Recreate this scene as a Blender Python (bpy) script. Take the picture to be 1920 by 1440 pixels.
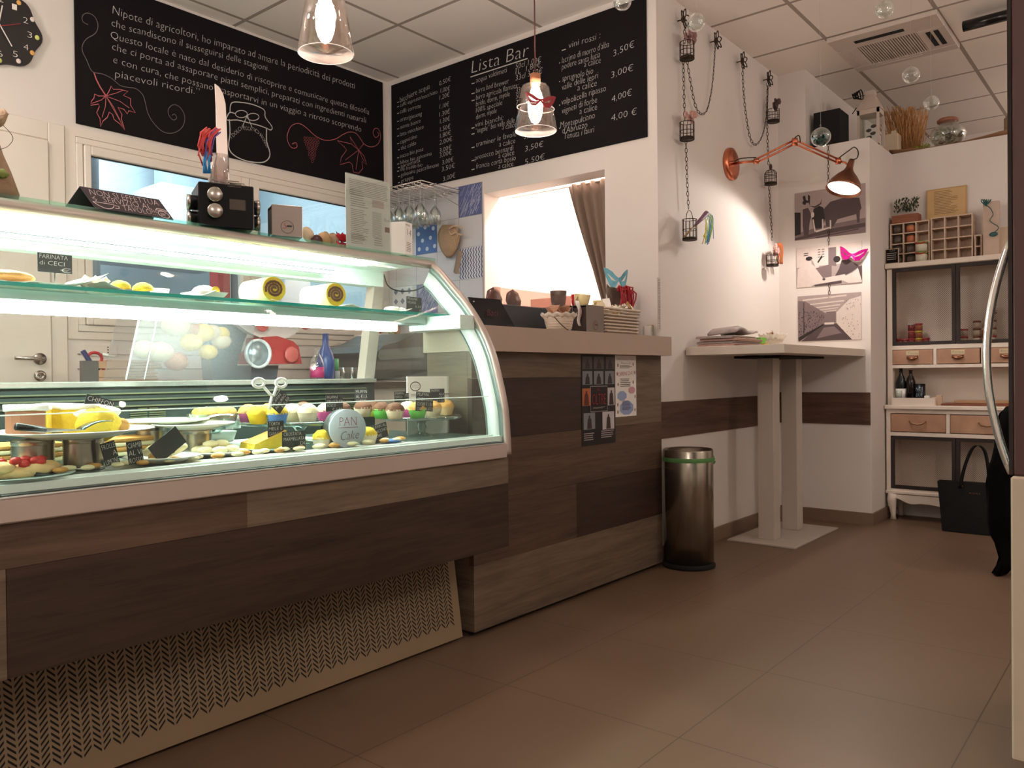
import bpy, math, random
from math import sin, cos, pi, radians, sqrt
from mathutils import Vector, Matrix
random.seed(7)
for o in list(bpy.data.objects): bpy.data.objects.remove(o)
SC = bpy.context.scene
COL = SC.collection

# ---------------------------------------------------------------- camera
FPX, YAW, PIT, ROL, HCAM = 1508.0, radians(39.435), radians(-0.5416), radians(0.6241), 0.92
_f = Vector((cos(YAW)*cos(PIT), sin(YAW)*cos(PIT), sin(PIT)))
_r = Vector((sin(YAW), -cos(YAW), 0)); _d = _f.cross(_r)
_rr = cos(ROL)*_r + sin(ROL)*_d; _dd = -sin(ROL)*_r + cos(ROL)*_d
CAMP = Vector((0, 0, HCAM))
cd = bpy.data.cameras.new('camera'); cam = bpy.data.objects.new('camera', cd); COL.objects.link(cam)
cd.sensor_width = 36; cd.lens = FPX/1920*36; cd.clip_start = 0.05
mw = Matrix((( _rr.x, -_dd.x, -_f.x, 0), (_rr.y, -_dd.y, -_f.y, 0), (_rr.z, -_dd.z, -_f.z, HCAM), (0, 0, 0, 1)))
cam.matrix_world = mw
SC.camera = cam
def at(u, v, ax, val):
    """point of the room where the sight line (u, v) of a 1920x1440 survey photo meets the plane ax = val"""
    d = _rr*((u-960)/FPX) + _dd*((v-720)/FPX) + _f
    i = 'XYZ'.index(ax); t = (val-CAMP[i])/d[i]
    return CAMP + d*t

# ---------------------------------------------------------------- world, exposure, lights
SC.view_settings.view_transform = 'Standard'; SC.view_settings.look = 'None'
SC.view_settings.exposure = 0.25; SC.view_settings.gamma = 1.0; SC.view_settings.use_curve_mapping = False
W = bpy.data.worlds.new('world'); SC.world = W; W.use_nodes = True
W.node_tree.nodes['Background'].inputs[0].default_value = (0.05, 0.045, 0.04, 1)
W.node_tree.nodes['Background'].inputs[1].default_value = 0.3
def light(name, kind, loc, power, color, size=0.1, size_y=None, rot=None, aim=None, **k):
    l = bpy.data.lights.new(name, kind); l.energy = power; l.color = color
    if kind == 'AREA':
        l.size = size
        if size_y: l.shape = 'RECTANGLE'; l.size_y = size_y
    else: l.shadow_soft_size = size
    for a, b in k.items(): setattr(l, a, b)
    o = bpy.data.objects.new(name, l); COL.objects.link(o); o.location = loc
    if rot: o.rotation_euler = rot
    if aim is not None: o.rotation_euler = (Vector(aim)-Vector(loc)).to_track_quat('-Z', 'Y').to_euler()
    return o
WARM = (1.0, 0.955, 0.94); WARM2 = (1.0, 0.90, 0.83); COOL = (0.84, 1.0, 0.95)
LAMPS = [(1.615, 2.08, 1.998), (2.68, 2.06, 1.992)]
for (x, y, z), pw in zip(LAMPS+[(0.55, 2.10, 1.955)], (17, 76, 11)):  # third point: assumed pendant out of view, added to light left wall and ceiling
    light('pendant_bulb_light', 'POINT', (x, y, z+0.09), pw, WARM, 0.035)
# unseen fill lights added behind and beside the viewpoint to brighten the room
light('room_fill_rear', 'POINT', (-0.8, -0.6, 2.35), 34, WARM2, 0.06)
light('room_fill_middle', 'POINT', (1.9, -1.2, 2.35), 34, WARM2, 0.06)
light('room_fill_right', 'POINT', (3.9, -1.4, 2.35), 26, WARM2, 0.06)
light('loft_light', 'POINT', (6.7, -0.2, 2.46), 8, WARM2, 0.12)
light('back_kitchen_light', 'AREA', (2.4, 5.0, 2.75), 44, (0.84, 0.94, 1.0), 1.2, 1.2, rot=(0, 0, 0))
light('hatch_room_light', 'POINT', (3.95, 2.85, 2.38), 62, (1.0, 0.86, 0.78), 0.06)
light('left_corner_fill', 'POINT', (-0.1, 3.1, 2.35), 34, (1.0, 0.93, 0.88), 0.15)  # added out-of-view fill that lifts the left ceiling and back wall

# ---------------------------------------------------------------- helpers
def lin(c):
    return tuple(((x/255)/12.92 if x/255 <= 0.04045 else ((x/255+0.055)/1.055)**2.4) for x in c)
_m = {}
def mat(name, c=(200, 200, 200), rough=0.5, metal=0.0, noise=0.06, nscale=12.0, stretch=(1, 1, 1), bump=0.0, emit=None, es=0, trans=0, ior=1.45, alpha=1, spec=0.5):
    if name in _m: return _m[name]
    m = bpy.data.materials.new(name); m.use_nodes = True; _m[name] = m
    nt = m.node_tree; b = nt.nodes['Principled BSDF']
    col = lin(c)
    b.inputs['Roughness'].default_value = rough; b.inputs['Metallic'].default_value = metal
    b.inputs['Specular IOR Level'].default_value = spec
    tc = nt.nodes.new('ShaderNodeTexCoord'); mp = nt.nodes.new('ShaderNodeMapping'); nz = nt.nodes.new('ShaderNodeTexNoise')
    mp.inputs['Scale'].default_value = stretch; nz.inputs['Scale'].default_value = nscale; nz.inputs['Detail'].default_value = 4
    nt.links.new(tc.outputs['Object'], mp.inputs[0]); nt.links.new(mp.outputs[0], nz.inputs['Vector'])
    mx = nt.nodes.new('ShaderNodeMix'); mx.data_type = 'RGBA'
    mx.inputs[6].default_value = (*[max(0, x*(1-noise)) for x in col], 1); mx.inputs[7].default_value = (*[min(1, x*(1+noise)) for x in col], 1)
    nt.links.new(nz.outputs['Fac'], mx.inputs[0]); nt.links.new(mx.outputs[2], b.inputs['Base Color'])
    if bump:
        bp = nt.nodes.new('ShaderNodeBump'); bp.inputs['Strength'].default_value = bump; bp.inputs['Distance'].default_value = 0.01
        nt.links.new(nz.outputs['Fac'], bp.inputs['Height']); nt.links.new(bp.outputs[0], b.inputs['Normal'])
    if emit: b.inputs['Emission Color'].default_value = (*lin(emit), 1); b.inputs['Emission Strength'].default_value = es
    if trans: b.inputs['Transmission Weight'].default_value = trans; b.inputs['IOR'].default_value = ior
    if alpha < 1: b.inputs['Alpha'].default_value = alpha
    return m
def clear(name, tint=(245, 250, 248), refl=0.12, rough=0.02, edge=0.6):
    """thin clear glass or plastic: transparent, with a glancing-angle sheen"""
    if name in _m: return _m[name]
    m = bpy.data.materials.new(name); m.use_nodes = True; _m[name] = m
    nt = m.node_tree; nt.nodes.clear()
    out = nt.nodes.new('ShaderNodeOutputMaterial'); tr = nt.nodes.new('ShaderNodeBsdfTransparent'); gl = nt.nodes.new('ShaderNodeBsdfGlossy')
    mx = nt.nodes.new('ShaderNodeMixShader'); lw = nt.nodes.new('ShaderNodeLayerWeight'); mr = nt.nodes.new('ShaderNodeMapRange')
    tr.inputs[0].default_value = (*lin(tint), 1); gl.inputs[0].default_value = (1, 1, 1, 1); gl.inputs['Roughness'].default_value = rough
    lw.inputs[0].default_value = 0.35
    mr.inputs['To Min'].default_value = refl*0.25; mr.inputs['To Max'].default_value = edge
    nt.links.new(lw.outputs['Facing'], mr.inputs[0]); nt.links.new(mr.outputs[0], mx.inputs[0])
    nt.links.new(tr.outputs[0], mx.inputs[1]); nt.links.new(gl.outputs[0], mx.inputs[2]); nt.links.new(mx.outputs[0], out.inputs[0])
    return m
def wood(name, c1, c2, scale=3.0, stretch=(0.6, 0.6, 9.0), rough=0.5, knots=True):
    if name in _m: return _m[name]
    m = bpy.data.materials.new(name); m.use_nodes = True; _m[name] = m
    nt = m.node_tree; b = nt.nodes['Principled BSDF']; b.inputs['Roughness'].default_value = rough
    tc = nt.nodes.new('ShaderNodeTexCoord'); mp = nt.nodes.new('ShaderNodeMapping'); mp.inputs['Scale'].default_value = stretch
    n1 = nt.nodes.new('ShaderNodeTexNoise'); n1.inputs['Scale'].default_value = scale; n1.inputs['Detail'].default_value = 8; n1.inputs['Roughness'].default_value = 0.65; n1.inputs['Distortion'].default_value = 0.6
    n2 = nt.nodes.new('ShaderNodeTexNoise'); n2.inputs['Scale'].default_value = scale*6; n2.inputs['Detail'].default_value = 3
    nt.links.new(tc.outputs['Object'], mp.inputs[0])
    for n in (n1, n2): nt.links.new(mp.outputs[0], n.inputs['Vector'])
    ad = nt.nodes.new('ShaderNodeMath'); ad.operation = 'MULTIPLY_ADD'; ad.inputs[1].default_value = 0.35
    nt.links.new(n2.outputs['Fac'], ad.inputs[0]); nt.links.new(n1.outputs['Fac'], ad.inputs[2])
    rp = nt.nodes.new('ShaderNodeValToRGB'); e = rp.color_ramp.elements
    e[0].position = 0.46; e[0].color = (*lin(c2), 1); e[1].position = 0.86; e[1].color = (*lin(c1), 1)
    nt.links.new(ad.outputs[0], rp.inputs[0]); nt.links.new(rp.outputs[0], b.inputs['Base Color'])
    return m

class MB:
    def __init__(s): s.v = []; s.f = []; s.mi = []; s.sm = []; s.cur = 0; s.smooth = False; s.X = None
    def add(s, vs, fs):
        n = len(s.v)
        for p in vs: s.v.append(tuple(s.X @ Vector(p)) if s.X else tuple(p))
        for f in fs: s.f.append([i+n for i in f]); s.mi.append(s.cur); s.sm.append(s.smooth)
        return s
    def m(s, i): s.cur = i; return s
    def s(s2, b=True): s2.smooth = b; return s2
    def box(s, x0, y0, z0, x1, y1, z1, bev=0):
        x0, x1 = sorted((x0, x1)); y0, y1 = sorted((y0, y1)); z0, z1 = sorted((z0, z1))
        b = min(bev, (x1-x0)/2.01, (y1-y0)/2.01, (z1-z0)/2.01)
        if b <= 0:
            vs = [(x, y, z) for z in (z0, z1) for y in (y0, y1) for x in (x0, x1)]
            return s.add(vs, [(0, 2, 3, 1), (4, 5, 7, 6), (0, 1, 5, 4), (2, 6, 7, 3), (0, 4, 6, 2), (1, 3, 7, 5)])
        # chamfered box
        vs = []; 
        for sx in (0, 1):
            for sy in (0, 1):
                for sz in (0, 1):
                    X = (x0, x1)[sx]; Y = (y0, y1)[sy]; Z = (z0, z1)[sz]; dx = b if sx == 0 else -b; dy = b if sy == 0 else -b; dz = b if sz == 0 else -b
                    vs += [(X, Y+dy, Z+dz), (X+dx, Y, Z+dz), (X+dx, Y+dy, Z)]
        I = lambda sx, sy, sz, k: (sx*4+sy*2+sz)*3+k
        fs = []
        fs.append([I(0,0,0,0), I(0,0,1,0), I(0,1,1,0), I(0,1,0,0)]); fs.append([I(1,0,0,0), I(1,1,0,0), I(1,1,1,0), I(1,0,1,0)])
        fs.append([I(0,0,0,1), I(1,0,0,1), I(1,0,1,1), I(0,0,1,1)]); fs.append([I(0,1,0,1), I(0,1,1,1), I(1,1,1,1), I(1,1,0,1)])
        fs.append([I(0,0,0,2), I(0,1,0,2), I(1,1,0,2), I(1,0,0,2)]); fs.append([I(0,0,1,2), I(1,0,1,2), I(1,1,1,2), I(0,1,1,2)])
        for a in (0, 1):
            for c in (0, 1):
                fs.append([I(a,c,0,0), I(a,c,0,1), I(a,c,1,1), I(a,c,1,0)])
                fs.append([I(a,0,c,0), I(a,1,c,0), I(a,1,c,2), I(a,0,c,2)])
                fs.append([I(0,a,c,1), I(1,a,c,1), I(1,a,c,2), I(0,a,c,2)])
                for e in (0, 1): fs.append([I(a,c,e,0), I(a,c,e,1), I(a,c,e,2)])
        return s.add(vs, fs)
    def lathe(s, prof, c=(0, 0, 0), n=24, axis=(0, 0, 1), rip=0, rn=0):
        """profile [(radius, height)] turned round an axis through c"""
        q = Vector((0, 0, 1)).rotation_difference(Vector(axis).normalized()); c = Vector(c); vs = []; fs = []
        for (r, h) in prof:
            for k in range(n):
                a = 2*pi*k/n; rr = r*(1+rip*cos(a*rn)) if rip else r
                vs.append(c + q @ Vector((rr*cos(a), rr*sin(a), h)))
        for i in range(len(prof)-1):
            for k in range(n): fs.append((i*n+k, i*n+(k+1) % n, (i+1)*n+(k+1) % n, (i+1)*n+k))
        if prof[0][0] > 1e-6: fs.append(tuple(reversed(range(n))))
        if prof[-1][0] > 1e-6: fs.append(tuple(range((len(prof)-1)*n, len(prof)*n)))
        return s.add(vs, fs)
    def cyl(s, c, r, h, n=20, axis=(0, 0, 1)): return s.lathe([(r, 0), (r, h)], c, n, axis)
    def tube(s, pts, r, n=6, closed=False):
        pts = [Vector(p) for p in pts]; N = len(pts); vs = []; fs = []; ref = None
        rs = r if isinstance(r, (list, tuple)) else [r]*N
        for i, p in enumerate(pts):
            a = pts[(i-1) % N] if (closed or i > 0) else p; b = pts[(i+1) % N] if (closed or i < N-1) else p
            t = (b-a).normalized() if (b-a).length > 1e-9 else Vector((0, 0, 1))
            if ref is None: ref = t.orthogonal().normalized()
            ref = (ref - t*ref.dot(t)); ref = ref.normalized() if ref.length > 1e-6 else t.orthogonal().normalized()
            bi = t.cross(ref)
            for k in range(n):
                g = 2*pi*k/n; vs.append(p + (ref*cos(g)+bi*sin(g))*rs[i])
        M = N if closed else N-1
        for i in range(M):
            j = (i+1) % N
            for k in range(n): fs.append((i*n+k, i*n+(k+1) % n, j*n+(k+1) % n, j*n+k))
        if not closed: fs.append(tuple(reversed(range(n)))); fs.append(tuple(range((N-1)*n, N*n)))
        return s.add(vs, fs)
    def prism(s, poly, ax, lo, hi):
        """polygon in the plane normal to ax, pushed from lo to hi"""
        n = len(poly)
        def P(p, h): return (h, p[0], p[1]) if ax == 'X' else (p[0], h, p[1]) if ax == 'Y' else (p[0], p[1], h)
        vs = [P(p, lo) for p in poly]+[P(p, hi) for p in poly]
        fs = [tuple(range(n)), tuple(reversed(range(n, 2*n)))]+[(i, i+n, (i+1) % n+n, (i+1) % n) for i in range(n)]
        return s.add(vs, fs)
    def ell(s, c, rx, ry, rz, n=12, m=8, jit=0, half=False):
        vs = []; fs = []; c = Vector(c)
        for i in range(m+1):
            t = (pi/2 if half else pi)*i/m
            for k in range(n):
                a = 2*pi*k/n; j = 1+random.uniform(-jit, jit)
                vs.append(c+Vector((rx*sin(t)*cos(a)*j, ry*sin(t)*sin(a)*j, rz*cos(t)*j)))
        for i in range(m):
            for k in range(n): fs.append((i*n+k, (i+1)*n+k, (i+1)*n+(k+1) % n, i*n+(k+1) % n))
        return s.add(vs, fs)
    def sheet(s, rows, thick=0, closed=False):
        """grid of points rows[i][j]; with thickness it gets a back and rim"""
        R = len(rows); Cn = len(rows[0]); vs = [Vector(p) for r in rows for p in r]; fs = []
        for i in range(R-1):
            for j in range(Cn-1): fs.append((i*Cn+j, i*Cn+j+1, (i+1)*Cn+j+1, (i+1)*Cn+j))
        if thick:
            ns = []
            for i in range(R):
                for j in range(Cn):
                    a = vs[min(i+1, R-1)*Cn+j]-vs[max(i-1, 0)*Cn+j]; b = vs[i*Cn+min(j+1, Cn-1)]-vs[i*Cn+max(j-1, 0)]
                    nn = a.cross(b); ns.append(nn.normalized() if nn.length > 1e-12 else Vector((0, 0, 1)))
            n0 = len(vs); vs += [vs[i]+ns[i]*thick for i in range(n0)]
            fs += [tuple(x+n0 for x in reversed(f)) for f in fs]
            rim = [j for j in range(Cn)]+[i*Cn+Cn-1 for i in range(1, R)]+[(R-1)*Cn+j for j in range(Cn-2, -1, -1)]+[i*Cn for i in range(R-2, 0, -1)]
            for a, b in zip(rim, rim[1:]+rim[:1]): fs.append((a, a+n0, b+n0, b))
        return s.add(vs, fs)
    def ribbon(s, pts, w, nrm):
        """flat stroke of width w lying in the plane with normal nrm"""
        pts = [Vector(p) for p in pts]; nrm = Vector(nrm); vs = []; fs = []
        for i, p in enumerate(pts):
            t = (pts[min(i+1, len(pts)-1)]-pts[max(i-1, 0)]); t = t.normalized() if t.length > 1e-9 else Vector((1, 0, 0))
            q = t.cross(nrm).normalized()*w/2; vs += [p+q, p-q]
        for i in range(len(pts)-1): fs.append((2*i, 2*i+1, 2*i+3, 2*i+2))
        return s.add(vs, fs)
    def build(s, name, mats, parent=None, loc=None):
        me = bpy.data.meshes.new(name); me.from_pydata(s.v, [], s.f)
        if not isinstance(mats, (list, tuple)): mats = [mats]
        for m in mats: me.materials.append(m)
        me.polygons.foreach_set('material_index', s.mi); me.polygons.foreach_set('use_smooth', s.sm); me.update()
        o = bpy.data.objects.new(name, me); COL.objects.link(o)
        if loc: o.location = loc
        if parent: attach(o, parent)
        return o
def wm(o):
    """world matrix from the local ones (works before any depsgraph update)"""
    l = Matrix.LocRotScale(o.location, o.rotation_euler, o.scale)
    return wm(o.parent) @ l if o.parent else l
def attach(o, parent):
    """mesh vertices are given in room coordinates: move them under the parent's own origin"""
    o.data.transform(wm(parent).inverted()); o.parent = parent
def tag(o, label, cat, group=None, kind=None):
    if kind: o['kind'] = kind
    o['label'] = label; o['category'] = cat
    if group: o['group'] = group
    return o
def thing(name, label, cat, loc, group=None, rz=0):
    o = bpy.data.objects.new(name, None); COL.objects.link(o); o.location = loc; o.rotation_euler.z = rz; o.empty_display_size = 0.05
    return tag(o, label, cat, group)
def struct(name, mb, mats, parent=None, label=None):
    o = mb.build(name, mats, parent)
    if not parent: o['kind'] = 'structure'
    if label: o['label'] = label
    return o
def copy_tree(o, parent=None):
    c = o.copy(); COL.objects.link(c); c.parent = parent
    for ch in [x for x in bpy.data.objects if x.parent == o]: copy_tree(ch, c)
    return c
# lettering: font outline turned into mesh faces inside a builder
_fc = {}
def glyphs(txt):
    if txt in _fc: return _fc[txt]
    cu = bpy.data.curves.new('t', 'FONT'); cu.body = txt; cu.resolution_u = 2; cu.offset = -0.020
    o = bpy.data.objects.new('t', cu); COL.objects.link(o)
    dg = bpy.context.evaluated_depsgraph_get(); me = o.evaluated_get(dg).to_mesh()
    vs = [v.co.copy() for v in me.vertices]; fs = [tuple(p.vertices) for p in me.polygons]
    o.evaluated_get(dg).to_mesh_clear(); bpy.data.objects.remove(o); bpy.data.curves.remove(cu)
    x0 = min(v.x for v in vs); x1 = max(v.x for v in vs)
    _fc[txt] = (vs, fs, x0, x1); return _fc[txt]
def write(mb, txt, p0, p1, h, nrm, slant=0.12, wob=0.0, up=None):
    """text with its baseline from p0 to p1, capitals h tall, on the surface whose outward normal is nrm"""
    vs, fs, x0, x1 = glyphs(txt); p0 = Vector(p0); p1 = Vector(p1); d = p1-p0; L = d.length; d.normalize(); nrm = Vector(nrm).normalized()
    u = up if up is not None else nrm.cross(d).normalized()
    out = []
    for v in vs:
        a = (v.x-x0)/(x1-x0)*L; b = v.y/0.70*h
        b2 = b + wob*h*sin(a/h*1.3+len(txt))
        out.append(p0+d*(a+slant*b)+u*b2)
    mb.add(out, fs); return mb
def lines(mb, p0, p1, h, n, nrm, frac=0.35, ragged=0.25):
    """rows of print too fine to read"""
    p0 = Vector(p0); p1 = Vector(p1); d = (p1-p0); L = d.length; d.normalize(); u = Vector(nrm).cross(d).normalized()
    for i in range(n):
        l = L*(1-random.random()*ragged); s = p0+u*(-h*i/n); w = h/n*frac
        mb.add([s, s+d*l, s+d*l+u*w, s+u*w], [(0, 1, 2, 3)])
def quad(mb, a, b, c, d): mb.add([a, b, c, d], [(0, 1, 2, 3)])
def smoothpts(pts, k=4):
    pts = [Vector(p) for p in pts]; out = []
    for i in range(len(pts)-1):
        a = pts[max(i-1, 0)]; b = pts[i]; c = pts[i+1]; d = pts[min(i+2, len(pts)-1)]
        for j in range(k):
            t = j/k; out.append(0.5*((2*b)+(c-a)*t+(2*a-5*b+4*c-d)*t*t+(3*b-a-3*c+d)*t**3))
    out.append(pts[-1]); return out

# ---------------------------------------------------------------- materials
M_wall = mat('wall_paint', (224, 215, 208), 0.75, noise=0.03, nscale=3)
M_ceil = None
M_white = mat('white_lacquer', (222, 212, 202), 0.4, noise=0.03)
M_pvc = mat('white_window_plastic', (226, 216, 204), 0.35, noise=0.02)
M_black = mat('black_board', (20, 15, 17), 0.8, noise=0.25, nscale=5, spec=0.2)
M_chalk = mat('chalk_white', (196, 190, 186), 0.9, noise=0.3, nscale=90)
M_chalkp = mat('chalk_pink', (196, 104, 108), 0.9, noise=0.3, nscale=90)
M_chalkg = mat('chalk_grey', (120, 110, 108), 0.9, noise=0.3, nscale=90)
M_blk = mat('black_plastic', (16, 15, 16), 0.3, noise=0.1)
M_blkm = mat('black_matte', (14, 12, 12), 0.85, noise=0.3, nscale=40)
M_steel = mat('brushed_steel', (176, 168, 160), 0.26, 1.0, noise=0.12, nscale=8, stretch=(30, 30, 0.4))
M_chrome = mat('chrome', (232, 226, 220), 0.16, 0.85, noise=0.02)
M_alu = mat('satin_aluminium', (196, 180, 170), 0.42, 0.35, noise=0.03)
M_copper = mat('copper', (214, 128, 96), 0.28, 1.0, noise=0.08)
M_iron = mat('dark_iron', (56, 46, 38), 0.5, 0.7, noise=0.3, nscale=60)
M_wdark = wood('dark_oak_plank', (68, 46, 35), (36, 24, 17))
M_wmid = wood('brown_oak_plank', (100, 77, 60), (62, 44, 33))
M_wlight = wood('grey_oak_plank', (122, 104, 86), (84, 68, 54))
M_wband = wood('band_oak', (108, 78, 62), (58, 38, 30))
M_paper = mat('paper', (236, 230, 224), 0.8, noise=0.03)
M_ink = mat('printed_ink', (70, 60, 60), 0.8, noise=0.1)
M_red = mat('red', (178, 34, 44), 0.5)
M_blue = mat('blue', (50, 84, 150), 0.5)
M_green = mat('green', (96, 176, 60), 0.5)
M_glass = clear('clear_glass', refl=0.10, edge=0.55)
M_glasst = clear('case_glass', (252, 255, 253), refl=0.03, edge=0.07)
M_plate = mat('white_china', (240, 240, 236), 0.25, noise=0.02)
M_burlap = mat('burlap', (176, 146, 116), 0.95, noise=0.35, nscale=160, bump=0.4)
M_kraft = mat('kraft', (186, 150, 118), 0.9, noise=0.12)
M_seal = mat('dark_seal', (34, 40, 42), 0.5)
M_case = mat('case_inner_steel', (38, 48, 46), 0.5, 0.3, noise=0.08, nscale=3, stretch=(0.6, 8, 8))
M_casew = mat('case_inner_white', (228, 240, 234), 0.5, noise=0.02)
M_led = mat('case_led', (255, 255, 255), 0.5, emit=(238, 255, 248), es=48)
M_bulb = mat('bulb_glow', (255, 255, 255), 0.5, emit=(255, 232, 214), es=40)
M_drw = wood('drawer_wood', (192, 150, 122), (160, 118, 92), 4, (9, 0.8, 0.8))
M_jarlid = mat('jar_lid_dark', (60, 44, 40), 0.5)

def tiled(name, c, line, pitch, off, width, axes='XY', noise=0.05, rough=0.5, nscale=1.5, spec=0.5, coat=None):
    """plain sheet material with joint lines on a square grid, in room coordinates"""
    m = bpy.data.materials.new(name); m.use_nodes = True; nt = m.node_tree; b = nt.nodes['Principled BSDF']
    b.inputs['Roughness'].default_value = rough; b.inputs['Specular IOR Level'].default_value = spec
    tc = nt.nodes.new('ShaderNodeTexCoord'); sp = nt.nodes.new('ShaderNodeSeparateXYZ'); nt.links.new(tc.outputs['Object'], sp.inputs[0])
    acc = None
    for a, o in zip(axes, off):
        s1 = nt.nodes.new('ShaderNodeMath'); s1.operation = 'SUBTRACT'; s1.inputs[1].default_value = o-pitch/2-50*pitch
        s2 = nt.nodes.new('ShaderNodeMath'); s2.operation = 'MODULO'; s2.inputs[1].default_value = pitch
        s3 = nt.nodes.new('ShaderNodeMath'); s3.operation = 'SUBTRACT'; s3.inputs[1].default_value = pitch/2
        s4 = nt.nodes.new('ShaderNodeMath'); s4.operation = 'ABSOLUTE'
        s5 = nt.nodes.new('ShaderNodeMath'); s5.operation = 'LESS_THAN'; s5.inputs[1].default_value = width/2
        nt.links.new(sp.outputs[a], s1.inputs[0])
        for p, q in ((s1, s2), (s2, s3), (s3, s4), (s4, s5)): nt.links.new(p.outputs[0], q.inputs[0])
        if acc is None: acc = s5
        else:
            mx = nt.nodes.new('ShaderNodeMath'); mx.operation = 'MAXIMUM'; nt.links.new(acc.outputs[0], mx.inputs[0]); nt.links.new(s5.outputs[0], mx.inputs[1]); acc = mx
    nz = nt.nodes.new('ShaderNodeTexNoise'); nz.inputs['Scale'].default_value = nscale; nz.inputs['Detail'].default_value = 6; nt.links.new(tc.outputs['Object'], nz.inputs['Vector'])
    c = lin(c); m1 = nt.nodes.new('ShaderNodeMix'); m1.data_type = 'RGBA'; m1.inputs[6].default_value = (*[x*(1-noise) for x in c], 1); m1.inputs[7].default_value = (*[min(1, x*(1+noise)) for x in c], 1)
    nt.links.new(nz.outputs['Fac'], m1.inputs[0])
    m2 = nt.nodes.new('ShaderNodeMix'); m2.data_type = 'RGBA'; m2.inputs[7].default_value = (*lin(line), 1)
    nt.links.new(acc.outputs[0], m2.inputs[0]); nt.links.new(m1.outputs[2], m2.inputs[6]); nt.links.new(m2.outputs[2], b.inputs['Base Color'])
    return m
M_floor = tiled('floor_stoneware', (116, 92, 73), (82, 64, 49), 0.57, (1.83, 0.97), 0.0032, noise=0.10, rough=0.42, nscale=1.2)
M_ceil = tiled('ceiling_tile', (246, 236, 227), (168, 154, 144), 0.57, (4.14, 1.53), 0.022, noise=0.03, rough=0.9)
M_wtile = tiled('grey_white_wall_tile', (206, 204, 206), (160, 158, 160), 0.185, (3.11, 1.87), 0.003, axes='YZ', noise=0.02, rough=0.25)
# ================================================================ the room
XB, YB, YC, XR, ZC = 3.53, 3.92, 1.96, 5.103, 2.83
ZH = 2.33; YR = 1.403; XW = 5.60
struct('floor', MB().box(-3.0, -2.6, -0.1, 7.6, 6.0, 0), M_floor)
struct('ceiling', MB().box(-3.0, -2.6, ZC, 7.6, 6.0, ZC+0.1), M_ceil)
# back wall with its window opening
WX0, WX1, WZ0, WZ1 = 1.605, 3.46, 1.15, 2.05
b = MB()
b.box(-3.0, YB, 0, WX0, YB+0.14, ZC).box(WX1, YB, 0, XB, YB+0.14, ZC).box(WX0, YB, 0, WX1, YB+0.14, WZ0).box(WX0, YB, WZ1, WX1, YB+0.14, ZC)
struct('wall_back', b, M_wall)
# wall with the serving hatch
HY0, HY1, HZ0, HZ1 = 2.268, 3.098, 1.19, 1.985
b = MB()
b.box(XB, YC+0.001, 0, XB+0.14, HY0, ZC).box(XB, HY1, 0, XB+0.14, YB, ZC).box(XB, HY0, 0, XB+0.14, HY1, HZ0).box(XB, HY0, HZ1, XB+0.14, HY1, ZC)
struct('wall_hatch', b, M_wall)
struct('wall_side', MB().box(XB+0.14, YC, 0, XR, YC+0.12, ZC).box(XB, YC, 0, XB+0.14, YC+0.0009, ZC), M_wall)
b = MB().box(XR, YR, 0, XW, YC, ZH).box(XR, 1.783, ZH, XR+0.25, YC, ZC).box(XR+0.25, 1.783, ZH, 7.4, YC, ZC)
struct('wall_return', b, M_wall)
struct('wall_alcove', MB().box(XW, -0.6, 0, 7.4, YR, ZH).box(7.4, -0.6, 0, 7.5, YC, ZC), M_wall)
struct('wall_right', MB().box(-3, -2.7, 0, 7.6, -2.6, ZC), M_wall)
struct('wall_rear', MB().box(-3.1, -2.6, 0, -3.0, YB, ZC), M_wall)
struct('wall_far', MB().box(7.5, -2.6, 0, 7.6, 6.0, ZC), M_wall)
# rooms beyond the window and the hatch
M_kit = mat('kitchen_wall_blue_white', (196, 214, 224), 0.6, noise=0.03)
struct('wall_kitchen', MB().box(0.9, 5.9, 0, 3.6, 6.0, ZC).box(0.8, 4.06, 0, 0.9, 6.0, ZC).box(3.67, 4.06, 0, 3.77, 6.0, ZC), M_kit)
struct('wall_store', MB().box(4.35, YC+0.12, 0, 4.45, 4.06, ZC).box(XB+0.14, 3.7, 0, 4.35, 3.8, ZC), mat('store_wall_white', (240, 234, 230), 0.7))
# skirting boards, the same oak as the band
M_skirt = mat('skirting_stoneware', (128, 104, 86), 0.45, noise=0.08)
struct('baseboard_side', MB().box(3.46, YC-0.012, 0, XR-0.012, YC, 0.073), M_skirt)
struct('baseboard_return', MB().box(XR-0.012, YR-0.012, 0, XR, YC-0.012, 0.073).box(XR, YR-0.012, 0, XW, YR, 0.073), M_skirt)
struct('trim_1', MB().box(XB+0.001, YC-0.006, 0.603, XR-0.006, YC, 0.785), M_wband)
struct('trim_2', MB().box(XR-0.006, YR+0.004, 0.605, XR, YC-0.0005, 0.80), M_wband)
# door on the back wall, with handle and lock
d = struct('door_1', MB().box(0.64, YB-0.035, 0, 1.478, YB-0.001, 2.0, 0.004), M_pvc)
MB().box(0.55, YB-0.022, 0, 0.638, YB-0.001, 2.085, 0.004).box(1.482, YB-0.022, 0, 1.552, YB-0.001, 2.085, 0.004).box(0.638, YB-0.022, 2.004, 1.482, YB-0.001, 2.085, 0.004).build('door_frame', M_pvc, d)
h = MB().s(); h.cyl((1.425, YB-0.047, 1.02), 0.026, 0.012, 24, (0, 1, 0)); h.tube([(1.425, YB-0.045, 1.02), (1.425, YB-0.085, 1.02), (1.41, YB-0.09, 1.02), (1.31, YB-0.09, 1.022)], 0.009, 10)
h.build('door_handle', M_steel, d); MB().s().lathe([(0.024, 0), (0.024, 0.01), (0.006, 0.011), (0.006, 0.004)], (1.425, YB-0.037, 0.945), 20, (0, -1, 0)).build('keyhole_plate', M_steel, d)
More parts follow.
